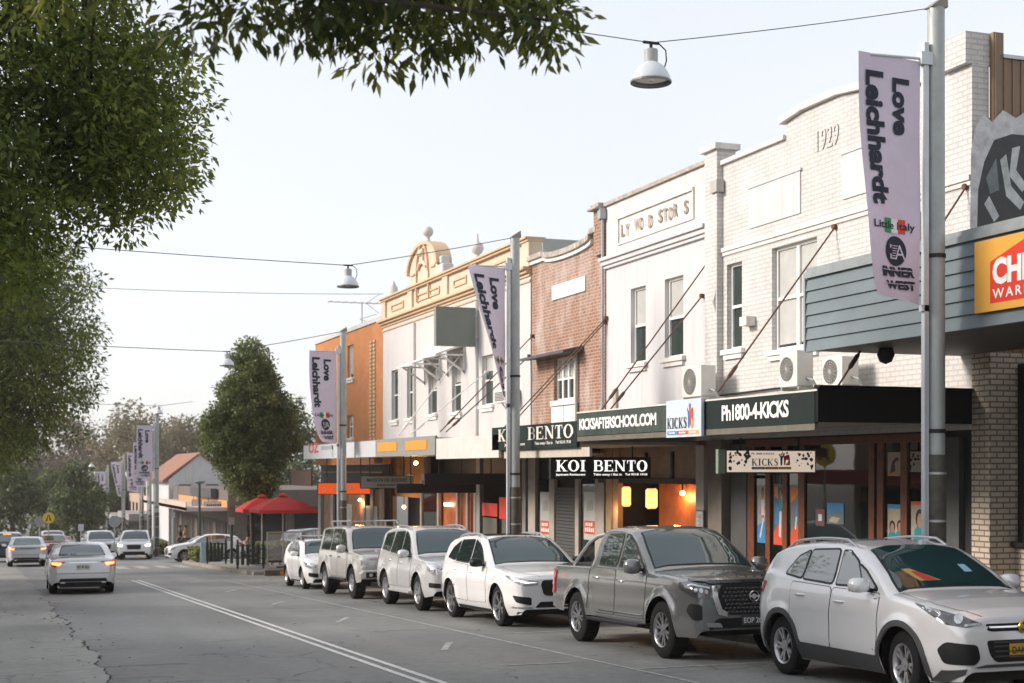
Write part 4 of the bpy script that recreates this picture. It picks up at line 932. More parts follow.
# ---- shops across the street (they shade the road and stand in every reflection)
LF = -9.0
for k, (a, b, h, c, lab) in enumerate(((4,15,6.6,(.48,.42,.36),'tan rendered shop opposite the chemist, across the street'), (15,27,7.2,(.40,.27,.20),'dark brick shop opposite the dated brick shop, across the street'), (27,41,6.2,(.55,.52,.48),'pale rendered shop opposite the rendered shop, across the street'), (41,58,6.8,(.42,.32,.25),'brown brick shop opposite the gabled building, across the street'))):
    o = thing('opposite_shop', lab, 'building', (LF, (a+b)/2, gz(b)))
    m = MB(); m.box((LF-10, a+.02, gz(b)-.2), (LF, b-.02, gz(a)+h)); m.box((LF-.3, a+.02, gz(a)+h+.003), (LF+.05, b-.02, gz(a)+h+.6)); obj('wall', m, pm('opposite_wall_%d' % k, c, .8, var=.12, streak=.2), o)
    m = MB(); m.box((LF+.003, a+.1, gz(a)+2.9), (LF+3.0, b-.1, gz(a)+3.0)); m.box((LF+3.003, a+.1, gz(a)+2.8), (LF+3.06, b-.1, gz(a)+3.45)); obj('awning', m, pm('opposite_awning_%d' % k, (.06+.1*k,.07,.08), .6), o)
    m = MB(); m.box((LF+.003, a+.6, gz(b)+.2), (LF+.05, b-.6, gz(a)+2.6)); obj('shopfront', m, SHOPGLASS, o)
    for j in range(3):
        y = a+2+j*(b-a-4)/2.4; m = MB(); m.box((LF+.003, y, gz(a)+4.2), (LF+.05, y+1.1, gz(a)+5.6)); w = obj('window', m, UPGLASS, o)

# ================================================================ VEHICLES
# local frame of a vehicle: x forward with the front axle at 0, y to its left, z up from the road
def pchip(pts):
    pts = sorted(pts); X = np.array([p[0] for p in pts], float); Y = np.array([p[1] for p in pts], float)
    h = np.diff(X); d = np.diff(Y)/h; m = np.zeros(len(X)); m[0], m[-1] = d[0], d[-1]
    for i in range(1, len(X)-1):
        m[i] = 0 if d[i-1]*d[i] <= 0 else (2*d[i-1]*d[i])/(d[i-1]+d[i])
    def f(x):
        x = min(max(x, X[0]), X[-1]); i = int(min(max(np.searchsorted(X, x)-1, 0), len(X)-2)); t = (x-X[i])/h[i]
        return float((2*t**3-3*t**2+1)*Y[i] + (t**3-2*t**2+t)*h[i]*m[i] + (-2*t**3+3*t**2)*Y[i+1] + (t**3-t**2)*h[i]*m[i+1])
    return f
def lin(pts):
    pts = sorted(pts); X = [p[0] for p in pts]; Y = [p[1] for p in pts]
    return lambda x: float(np.interp(x, X, Y))
def smooth01(t): t = min(max(t, 0), 1); return t*t*(3-2*t)

class Car:
    def __init__(s, name, label, cat, spec, mats, detail=2, group=None):
        s.sp = spec; s.m = mats; s.detail = detail
        s.root = thing(name, label, cat, group=group)
        s.shell()
    # -- the painted shell, lofted through cross-sections
    def shell(s):
        S = s.sp; W2 = S['W']/2; wb = S['wb']; R = S['R']
        top = lin(S['top']); bot = lin(S['bot']); belt = pchip(S['belt'])
        xf, xr = S['top'][0][0], S['top'][-1][0]
        Ra = R + S.get('gap', .065)
        xs = set(np.linspace(xr, xf, 70 if s.detail > 1 else 44))
        for x, z in S['top'] + S['bot'] + S['belt']:
            if xr <= x <= xf: xs.add(x)
        for c in (0, -wb):
            for k in range(0, 25): xs.add(c + Ra*math.cos(math.pi*k/24))
        for k in range(1, 9):
            q = .35*(1-math.cos(math.pi/2*k/9)); xs.add(xf-q); xs.add(xr+q)
        xs = sorted(x for x in xs if xr <= x <= xf)
        xs = [x for i, x in enumerate(xs) if i == 0 or x-xs[i-1] > 1e-3]
        e0, rf, rr = S.get('e0', .76), S.get('rf', .62), S.get('rr', .62); e1 = S.get('e1', .80)
        NL, NU, NT = (12, 8, 10) if s.detail > 1 else (8, 5, 6)
        zb0 = S.get('zside', .28); crown = S.get('crown', .06); rc = S.get('rc', .10); tb = S.get('tumble', .26); fl = S.get('flare', .015)
        rings = []
        for x in xs:
            pf = 1.0
            if xf-x < rf: t = 1-(xf-x)/rf; pf = e0+(1-e0)*(1-t**2.6)**(1/2.0)
            if x-xr < rr: t = 1-(x-xr)/rr; pf = min(pf, e1+(1-e1)*(1-t**2.6)**(1/2.0))
            zt, z0, zbl = top(x), bot(x), belt(x)
            for c in (0, -wb):
                if abs(x-c) < Ra - 1e-9: z0 = max(z0, math.sqrt(max(0, Ra*Ra-(x-c)**2)) + R)
            zs = min(zbl, zt-crown); z0 = min(z0, zs-.03)
            def side(z):
                h = (z-zb0)/(1.0-zb0)
                y = W2*(1 - .075*max(0, (.42-h)/.42)**2 - S.get('shoulder', .045)*max(0, (h-.62)/.38)**1.6)
                if S.get('crease'):
                    zc, dc = S['crease']; y -= dc*math.exp(-((z-zc)/.11)**2)
                for c in (0, -wb):
                    r = math.hypot(x-c, z-R)
                    y += fl*smooth01(1-(r-Ra)/S.get('flw', .16)) if r >= Ra-.02 else fl
                return y
            ring = []
            for i in range(NL+1):
                z = z0+(zs-z0)*(i/NL)**.85; ring.append((side(z)*pf, z))
            ys = side(zs)*pf
            zr = max(zs, zt-rc); ins = .02*smooth01((zr-zs)/.15)
            for i in range(1, NU+1):
                t = i/NU; z = zs+(zr-zs)*t; k = (z-zs)
                ring.append((ys-ins*min(1, t*3)-k*tb-.06*k*k*tb, z))
            yr = ring[-1][0]
            ne = 3.2 if zr > zs+.1 else 2.6
            for i in range(1, NT+1):
                a = math.pi/2*i/NT; ring.append((yr*max(0, math.cos(a))**(2/ne), zr+(zt-zr)*math.sin(a)**(2/ne)))
            rings.append([(x, y, z) for y, z in ring])
        mb = MB(); n = len(rings[0]); full = []
        for r in rings: full.append(r + [(x, -y, z) for x, y, z in reversed(r[:-1])])
        m = len(full[0])
        mb.add([p for r in full for p in r], [(i*m+j, i*m+j+1, (i+1)*m+j+1, (i+1)*m+j) for i in range(len(full)-1) for j in range(m-1)])
        mb.add(full[0], [tuple(range(m))]); mb.add(full[-1], [tuple(range(m))])
        me = bpy.data.meshes.new('body'); me.from_pydata(mb.v, [], mb.f)
        me.materials.append(s.m['paint'])
        bm = bmesh.new(); bm.from_mesh(me)
        bmesh.ops.remove_doubles(bm, verts=bm.verts, dist=.0015); bmesh.ops.dissolve_degenerate(bm, dist=.0008, edges=bm.edges)
        bmesh.ops.recalc_face_normals(bm, faces=bm.faces); bm.to_mesh(me)
        s.bvh = BVHTree.FromBMesh(bm); bm.free()
        me.polygons.foreach_set('use_smooth', [True]*len(me.polygons)); me.set_sharp_from_angle(angle=math.radians(38))
        s.body = link('body', me, s.root)
        # dark floor pan and wheel housings under the shell
        ub = MB(); zf = min(z for _, z in S['bot'])
        yi = W2-S.get('tw', .23)-.07
        ub.box((xr+.12, -yi, zf+.02), (xf-.14, yi, zf+.30))
        ub.box((-wb+Ra+.02, -W2*.90, zf+.03), (-Ra-.02, W2*.90, zf+.12))
        for c in (0, -wb):
            for sg in (1, -1):
                V = []
                for k in range(15):
                    a = math.pi*(k/14)*1.10-.16
                    V += [(c+(Ra+.012)*math.cos(a), sg*(W2*.955), R+(Ra+.012)*math.sin(a)), (c+(Ra+.012)*math.cos(a), sg*yi, R+(Ra+.012)*math.sin(a))]
                ub.add(V, [(2*k, 2*k+1, 2*k+3, 2*k+2) for k in range(14)])
                ub.add([V[2*k+1] for k in range(15)], [tuple(range(15))])
        obj('underbody', ub, GREYTRIM if False else BLACK, s.root, local=True)
    # -- a panel cut to an outline and laid on the shell
    def patch(s, name, pts, dirn, mat, off=.004, step=.06, skirt=.012, parent=None, mb=None, smooth=40):
        dirn = Vector(dirn).normalized()
        up = Vector((0,0,1)) if abs(dirn.z) < .8 else Vector((1,0,0))
        a = up.cross(dirn).normalized(); b = dirn.cross(a)
        P2 = [Vector((Vector(p).dot(a), Vector(p).dot(b))) for p in pts]
        bd = []
        for i, p in enumerate(P2):
            q = P2[(i+1) % len(P2)]; k = max(1, int((q-p).length/step))
            bd += [p+(q-p)*j/k for j in range(k)]
        xs = [p.x for p in bd]; ys = [p.y for p in bd]
        inner = []
        def inside(x, y):
            c = False
            for i in range(len(P2)):
                p, q = P2[i], P2[i-1]
                if (p.y > y) != (q.y > y) and x < (q.x-p.x)*(y-p.y)/(q.y-p.y)+p.x: c = not c
            return c
        nx = int((max(xs)-min(xs))/step)+1; ny = int((max(ys)-min(ys))/step)+1
        for i in range(nx):
            for j in range(ny):
                x, y = min(xs)+(i+.5)*step, min(ys)+(j+.5)*step
                if inside(x, y) and min((Vector((x,y))-p).length for p in bd) > step*.45: inner.append(Vector((x, y)))
        nb = len(bd)
        V, E, F, *_ = delaunay_2d_cdt(bd+inner, [(i, (i+1) % nb) for i in range(nb)], [], 1, 1e-6)
        out = []; nrm = []
        for p in V:
            o = a*p.x+b*p.y-dirn*6
            h, nn, i, d = s.bvh.ray_cast(o, dirn)
            if h is None: out.append(None); nrm.append(None)
            else:
                if nn.dot(dirn) > 0: nn = -nn
                out.append(h); nrm.append(nn)
        F = [f for f in F if all(out[i] is not None for i in f)]
        if not F: return None
        # soft normals for the offset
        acc = [Vector() for _ in out]
        for f in F:
            n = (out[f[1]]-out[f[0]]).cross(out[f[2]]-out[f[0]])
            if n.dot(dirn) > 0: n = -n
            for i in f: acc[i] += n
        V3 = [(p+acc[i].normalized()*off) if p is not None else Vector() for i, p in enumerate(out)]
        cnt = {}
        for f in F:
            for i in range(len(f)):
                e = (f[i], f[(i+1) % len(f)]); k = tuple(sorted(e)); cnt.setdefault(k, []).append(e)
        sk = {}
        V4 = list(V3); F4 = [tuple(f) for f in F]
        for k, es in cnt.items():
            if len(es) == 1:
                for i in es[0]:
                    if i not in sk: sk[i] = len(V4); V4.append(V3[i]-acc[i].normalized()*(off+skirt*.4)+dirn*skirt*.3)
                i, j = es[0]; F4.append((j, i, sk[i], sk[j]))
        if mb is not None: mb.add(V4, F4); return None
        m = MB(); m.add(V4, F4)
        return obj(name, m, mat, parent or s.root, smooth=smooth, local=True)
    def side(s, name, pts, mat, sides=(1,-1), **k):
        r = []
        for sg in sides:
            r.append(s.patch(name, [(x, sg*2, z) for x, z in pts], (0, -sg, 0), mat, **k))
        return r
    def front(s, name, pts, mat, mirror=False, rear=False, yaw=0, pitch=0, **k):
        """pts (y, z) on the nose (or tail); yaw turns the projection towards the left flank, pitch towards the top"""
        S = s.sp; x0 = S['top'][-1][0] if rear else S['top'][0][0]; d0 = 1 if rear else -1; r = []
        for sg in ((1,-1) if mirror else (1,)):
            d = Vector((d0*math.cos(math.radians(yaw))*math.cos(math.radians(pitch)), -sg*math.sin(math.radians(yaw)), -math.sin(math.radians(pitch))))
            P = []
            for p in pts:
                P.append((p[2], sg*p[0], p[1]) if len(p) == 3 else (x0, sg*p[0], p[1]))
            r.append(s.patch(name, P, d, mat, **k))
        return r
    def hit(s, o, d):
        h, n, i, dd = s.bvh.ray_cast(Vector(o), Vector(d).normalized())
        return h, n
    def yside(s, x, z, sg=1):
        h, n = s.hit((x, sg*3, z), (0, -sg, 0)); return h.y if h else sg*s.sp['W']/2
    # -- wheels
    def wheels(s, style, rim_r, steer=0, mats=None):
        S = s.sp; R = S['R']; tw = S.get('tw', .23); yo = S['W']/2-S.get('inset', .035)
        rimm = mats or ALLOY
        hub = MB(); hub.cyl((0,-tw*.62,0), (0,-tw*.30,0), rim_r*.62, n=24); hub.cyl((0,-tw*.7,0), (0,-tw*.12,0), .08, n=16)
        tyre = MB()
        P = [(rim_r, -tw), (R*.93, -tw), (R*.985, -tw*.93), (R, -tw*.82), (R, -tw*.18), (R*.985, -tw*.07), (R*.94, -.004), (rim_r+.03, .004), (rim_r-.004, -.008), (rim_r-.02, -.05)]
        tyre.lathe(P, (0,0,0), (0,1,0), 48)
        for k in range(40 if s.detail > 1 else 0):
            a = 2*math.pi*k/40; c, q = math.cos(a), math.sin(a)
            tyre.obox((R*c, -tw*.5, R*q), (q*.008, 0, -c*.008), (0, tw*.40, 0), (c*.006, 0, q*.006))
        rim = MB()
        rim.lathe([(rim_r-.012, -tw*.9), (rim_r-.03, -tw*.55), (rim_r-.022, -.03), (rim_r-.006, -.002), (rim_r+.004, .004), (rim_r+.006, -.004)], (0,0,0), (0,1,0), 48)
        nsp, kind = style
        def spoke(a0, a1, r0, r1, w0, w1, y0, y1, th=.022):
            def pt(r, a, w, y): return (r*math.cos(a)-w*math.sin(a), y, r*math.sin(a)+w*math.cos(a))
            V = [pt(r0,a0,-w0,y0), pt(r0,a0,w0,y0), pt(r1,a1,w1,y1), pt(r1,a1,-w1,y1)]
            B = [(x, y-th, z) for x, y, z in V]
            rim.add(V+B, [(0,1,2,3),(7,6,5,4),(0,4,5,1),(1,5,6,2),(2,6,7,3),(3,7,4,0)])
        for k in range(nsp):
            a = 2*math.pi*k/nsp+math.pi/2
            if kind == 'plain': spoke(a, a, .05, rim_r-.015, .034, .043, -.03, -.014)
            elif kind == 'slim': spoke(a, a, .05, rim_r-.015, .020, .026, -.03, -.014)
            elif kind == 'double':
                spoke(a-.11, a-.20, .05, rim_r-.015, .018, .017, -.03, -.012); spoke(a+.11, a+.20, .05, rim_r-.015, .018, .017, -.03, -.012)
            elif kind == 'twist':
                spoke(a, a+.10, .05, rim_r-.015, .022, .012, -.03, -.010); spoke(a, a-.22, .05, rim_r-.015, .018, .012, -.034, -.012)
            elif kind == 'fork':
                spoke(a, a, .05, rim_r*.6, .022, .026, -.03, -.018); spoke(a, a+.22, rim_r*.58, rim_r-.015, .022, .024, -.018, -.010); spoke(a, a-.22, rim_r*.58, rim_r-.015, .022, .024, -.018, -.010)
        rim.cyl((0,-.05,0), (0,-.022,0), .072, n=20); rim.cyl((0,-.03,0), (0,-.014,0), .035, n=16)
        for k in range(5):
            a = 2*math.pi*k/5+.3; rim.cyl((.052*math.cos(a), -.03, .052*math.sin(a)), (.052*math.cos(a), -.016, .052*math.sin(a)), .009, n=8)
        hm, tm, rm = mesh_of('wheel', hub, pm('brake_disc', (.06,.055,.05), .5, .5, var=.3), 40), mesh_of('tyre', tyre, RUBBER, 35), mesh_of('rim', rim, rimm, 35)
        for c in (0, -S['wb']):
            for sg in (1, -1):
                w = link('wheel', hm, s.root); w.location = (c, sg*yo, R)
                w.rotation_euler = (0, random.uniform(0, 6), (0 if sg > 0 else math.pi) + (steer if c == 0 else 0))
                link('tyre', tm, w); link('rim', rm, w)
    # -- assorted fittings
    def mirrors(s, x, z, mat, size=(.09,.13,.085), drop=0):
        for sg in (1, -1):
            y = s.yside(x, z, sg); mb = MB(); a, b, c = size
            cy = abs(y)+.03+b
            V = []; n = 12
            for i, (dx, k) in enumerate(((a*1.0,.25),(a*.9,.62),(a*.5,.92),(0,1.0),(-a*.45,.98),(-a*.55,.9))):
                for j in range(n):
                    t = 2*math.pi*j/n
                    V.append((x+dx-.0, sg*(cy+b*k*math.copysign(abs(math.cos(t))**.75, math.cos(t))), z+.06+c*k*math.copysign(abs(math.sin(t))**.75, math.sin(t))))
            F = [(i*n+j, i*n+(j+1) % n, (i+1)*n+(j+1) % n, (i+1)*n+j) for i in range(5) for j in range(n)]+[tuple(range(n)), tuple(range(5*n, 6*n))]
            mb.add(V, F)
            o = obj('wing_mirror', mb, mat, s.root, smooth=50, local=True)
            arm = MB(); arm.bar((x+.01, sg*(abs(y)-.03), z+drop), (x+.01, sg*(cy-.3*b), z+.01+drop*.3), .06, .035)
            obj('mirror_arm', arm, BLACK, o, local=True)
            g = MB(); g.obox((x-.056, sg*cy, z+.06), (.003,0,0), (0,b*.8,0), (0,0,c*.8))
            obj('mirror_glass', g, CHROME, o, local=True)
    def handles(s, pts, mat, parents):
        """pts [(x, z)] one for each door, fitted to both flanks"""
        k = 0
        for x, z in pts:
            for sg in (1, -1):
                y = s.yside(x, z, sg); mb = MB()
                mb.tube([(x+.10, y-sg*.004, z), (x+.075, y+sg*.024, z+.003), (x-.06, y+sg*.026, z+.004), (x-.095, y-sg*.004, z+.004)], [.012,.015,.015,.012], 8)
                obj('handle', mb, mat, parents[k] if parents and parents[k] else s.root, smooth=50, local=True); k += 1
    def doors(s, outlines, mat=None):
        """each outline [(x, z)] gives a door on both flanks, proud of a dark shut line"""
        r = []
        gap = MB()
        for pts in outlines:
            cx = sum(p[0] for p in pts)/len(pts); cz = sum(p[1] for p in pts)/len(pts)
            big = []
            for x, z in pts:
                d = Vector((x-cx, z-cz)); d = d*(1+.009/d.length*1.4); big.append((cx+d.x, cz+d.y))
            for sg in (1, -1):
                s.patch('', [(x, sg*2, z) for x, z in big], (0, -sg, 0), None, off=.0015, mb=gap, skirt=.004)
            r += s.side('door', pts, mat or s.m['paint'], off=.0045, step=.07, skirt=.010)
        obj('shut_lines', gap, SEAL, s.root, local=True)
        return r
    def windows(s, outlines, mat=CARGLASS, trim=SEAL, tw=.022, parents=None):
        for k, pts in enumerate(outlines):
            cx = sum(p[0] for p in pts)/len(pts); cz = sum(p[1] for p in pts)/len(pts)
            for q, sg in enumerate((1, -1)):
                big = offset_poly(pts, tw)
                f = s.patch('window', [(x, sg*2, z) for x, z in big], (0, -sg, 0), trim, off=.005, step=.08, parent=None)
                s.patch('pane', [(x, sg*2, z) for x, z in pts], (0, -sg, 0), mat, off=.009, step=.06, parent=f)
    def screen(s, pts, rear=False, mat=None, pitch=35, trim=.03, name='windscreen'):
        """windscreen or rear screen; pts (y, z) for the left half from the bottom centre to the top centre"""
        full = list(pts) + [(-y, z) for y, z in reversed(pts) if abs(y) > 1e-6]
        S = s.sp; top = lin(S['top']); xs = np.linspace(S['top'][0][0], S['top'][-1][0], 400)
        zt = [top(x) for x in xs]
        def xof(z):
            rng = range(400) if not rear else range(399, -1, -1)
            for i in rng:
                if zt[i] >= z: return xs[i]
            return xs[200]
        P = [(xof(z), y, z) for y, z in full]
        d0 = 1 if rear else -1
        d = (d0*math.cos(math.radians(pitch)), 0, -math.sin(math.radians(pitch)))
        big = offset3(P, trim)
        f = s.patch(name, big, d, SEAL, off=.004, step=.09)
        s.patch('pane', P, d, mat or WINDSCREEN, off=.008, step=.07, parent=f)
    def plate(s, z, text, bgc, fgc, rear=False, y=0, w=.372, h=.134):
        x0 = 6 if not rear else -9; d = (-1,0,0) if not rear else (1,0,0)
        h0, n = s.hit((x0, y, z), d); sg = -1 if rear else 1
        x = h0.x+sg*.018; mb = MB(); mb.box((x-.006*sg, y-w/2, z-h/2), (x, y+w/2, z+h/2))
        mb.box((x-.03*sg, y-w/3, z-h/3), (x-.006*sg, y+w/3, z+h/3))
        o = obj('number_plate', mb, pm('plate_'+('dark' if bgc[0] < .3 else 'yellow' if bgc[2] < .3 else 'pale'), bgc, .4, var=.04), s.root, local=True)
        t = MB(); put_text(t, text_polys(text, .02), (x+sg*.002, y-sg*w*.42, z-h*.28), (0, sg, 0), (0,0,1), w*.84, h*.56, t=.001)
        obj('lettering', t, pm('plate_ink_'+('light' if fgc[0] > .3 else 'dark'), fgc, .5, var=.02), o, local=True)
        return o
    def ring_badge(s, y, z, r=.06, t=.012, bar=False, mat=None):
        h, n = s.hit((6, y, z), (-1,0,0)); x = h.x+.03; mb = MB()
        mb.tube([(x, y+r*math.cos(a), z+r*math.sin(a)) for a in np.linspace(0, 2*math.pi, 25)], t, 8, False)
        if bar: mb.box((x-.008, y-r*1.15, z-r*.2), (x+.014, y+r*1.15, z+r*.2))
        mb.cyl((x-.06, y, z), (x-.004, y, z), r*.5, n=12)
        obj('badge', mb, mat or CHROME, s.root, smooth=40, local=True)
    def rails(s, x0, x1, mat, inset=.06, h=.05, legs=2, cross=False):
        top = lin(s.sp['top'])
        for sg in (1, -1):
            mb = MB(); pts = []
            for k in range(9):
                x = x0+(x1-x0)*k/8
                h0, n = s.hit((x, sg*(s.sp['W']/2-s.sp.get('rail_y', .36)), 4), (0,0,-1))
                lift = h*(1 if 0 < k < 8 else -.15); pts.append((x, h0.y, h0.z+lift))
            mb.tube(pts, .017, 8)
            for k in range(1, legs+1):
                p = pts[int(8*k/(legs+1))]; mb.box((p[0]-.05, p[1]-.012, p[2]-h-.02), (p[0]+.05, p[1]+.012, p[2]))
            obj('roof_rail', mb, mat, s.root, smooth=50, local=True)
    def strip(s, name, poly, w, mat, sides=(1,-1), off=.012, parent=None):
        """a raised moulding along a flank polyline [(x, z)]"""
        for sg in sides:
            mb = MB(); pts = []
            for i in range(len(poly)-1):
                for k in range(8):
                    x = poly[i][0]+(poly[i+1][0]-poly[i][0])*k/8; z = poly[i][1]+(poly[i+1][1]-poly[i][1])*k/8
                    pts.append((x, s.yside(x, z, sg)+sg*off*.3, z))
            mb.tube(pts, w, 6); obj(name, mb, mat, s.root, smooth=50, local=True)
    def arch_trim(s, mat, w=.06, off=.012):
        S = s.sp; R = S['R']; Ra = R+S.get('gap', .065)
        for c in (0, -S['wb']):
            for sg in (1, -1):
                P = []; a0, a1 = math.radians(-18), math.radians(198)
                z0 = min(z for _, z in S['bot'])+.02
                for k in range(21):
                    a = a0+(a1-a0)*k/20; P.append((c+(Ra+.004)*math.cos(a), max(z0, R+(Ra+.004)*math.sin(a))))
                Q = []
                for k in range(20, -1, -1):
                    a = a0+(a1-a0)*k/20; Q.append((c+(Ra+w)*math.cos(a), max(z0-.0, R+(Ra+w)*math.sin(a))))
                s.patch('wheel_arch_trim', [(x, sg*2, z) for x, z in P+Q], (0, -sg, 0), mat, off=off, step=.05)
    def bonnet_lines(s, pts, bumper=None):
        mb = MB()
        for sg in (1, -1):
            L = []
            for (a, b) in zip(pts, pts[1:]):
                d = Vector((b[0]-a[0], b[1]-a[1])); n = Vector((-d.y, d.x)).normalized()*.0045; k = max(2, int(d.length/.04))
                for i in range(k+1):
                    q = Vector(a).lerp(Vector(b), i/k); w = []
                    for e in (-1, 1):
                        h, nn = s.hit((q.x+n.x*e, sg*(q.y+n.y*e), 3), (0,0,-1)); w.append(None if h is None else h+nn*(.0022 if nn.z > 0 else -.0022))
                    L.append(w)
            for p, q in zip(L, L[1:]):
                if None not in p and None not in q: mb.quad(p[0], p[1], q[1], q[0])
        if not mb.v: return
        obj('bonnet_shut_lines', mb, SEAL, s.root, local=True)
    def wipers(s, z=1.06, x=None):
        top = lin(s.sp['top'])
        mb = MB()
        for y0, y1 in ((.55,-.05), (-.02,-.62)):
            pts = []
            for k in range(6):
                y = y0+(y1-y0)*k/5
                h, n = s.hit((6, y, z+.02*k/5), (-1,0,-.25)); 
                if h: pts.append(h+Vector((.02,0,.012)))
            if len(pts) > 2: mb.tube(pts, .010, 6)
        obj('wipers', mb, SEAL, s.root, local=True)
    def place(s, X, Y, heading, lateral_to_right=True):
        """heading in degrees clockwise from +Y (away from the viewer); X, Y is the ground point under the middle of the front axle"""
        a = math.radians(heading); f = Vector((math.sin(a), math.cos(a), -SLOPE*math.cos(a))).normalized()
        l = Vector((-math.cos(a), math.sin(a), -SLOPE*math.sin(a))); l = (l-f*l.dot(f)).normalized(); u = f.cross(l)
        M = Matrix((f, l, u)).transposed().to_4x4(); M.translation = Vector((X, Y, gz(Y)+.006))
        s.root.matrix_world = M
        return s

def offset_poly(pts, d):
    n = len(pts); A = sum(pts[i][0]*pts[(i+1) % n][1]-pts[(i+1) % n][0]*pts[i][1] for i in range(n)); sg = 1 if A > 0 else -1
    out = []
    for i in range(n):
        p, q, r = Vector(pts[i-1]), Vector(pts[i]), Vector(pts[(i+1) % n])
        e, f = (q-p).normalized(), (r-q).normalized()
        n1, n2 = Vector((e.y, -e.x))*sg, Vector((f.y, -f.x))*sg
        m = (n1+n2); L = m.length
        if L < .2: out.append(tuple(q+n1*d)); continue
        m /= L; out.append(tuple(q+m*d/max(.45, m.dot(n1))))
    return out
def offset3(P, d):
    c = sum((Vector(p) for p in P), Vector())/len(P); out = []
    for p in P:
        v = Vector(p)-c; out.append(tuple(c+v*(1+d/max(.2, v.length))))
    return out
def rnd(pts, r, n=4):
    """rounds the corners of an outline"""
    out = []; N = len(pts); xs = [p[2] for p in pts if len(p) > 2]
    if xs:
        d = max(xs)+.08 if max(xs) > 0 else min(xs)-.12
        pts = [p if len(p) > 2 else (p[0], p[1], d) for p in pts]
    for i in range(N):
        p, q, t = Vector(pts[i-1]), Vector(pts[i]), Vector(pts[(i+1) % N])
        a, b = (p-q), (t-q); k = min(r, a.length*.45, b.length*.45); a = q+a.normalized()*k; b = q+b.normalized()*k
        for j in range(n+1):
            u = j/n; out.append(tuple(a*(1-u)**2+q*2*u*(1-u)+b*u*u))
    return out

SILVER = paint('silver_paint', (.60,.605,.61), .28, .26)
PEARL = paint('warm_silver_paint', (.75,.75,.755), .18, .26)
GREYPAINT = paint('grey_green_paint', (.20,.207,.205), .5, .24)
BEIGESILVER = paint('beige_silver_paint', (.50,.49,.465), .35, .28)
WHITEPAINT = paint('white_car_paint', (.80,.80,.80), 0, .3)
DARKPAINT = paint('dark_car_paint', (.025,.03,.04), .3, .3)
REDPAINT = paint('red_car_paint', (.20,.03,.03), .2, .3)
BLUEPAINT = paint('slate_blue_paint', (.09,.11,.14), .4, .3)

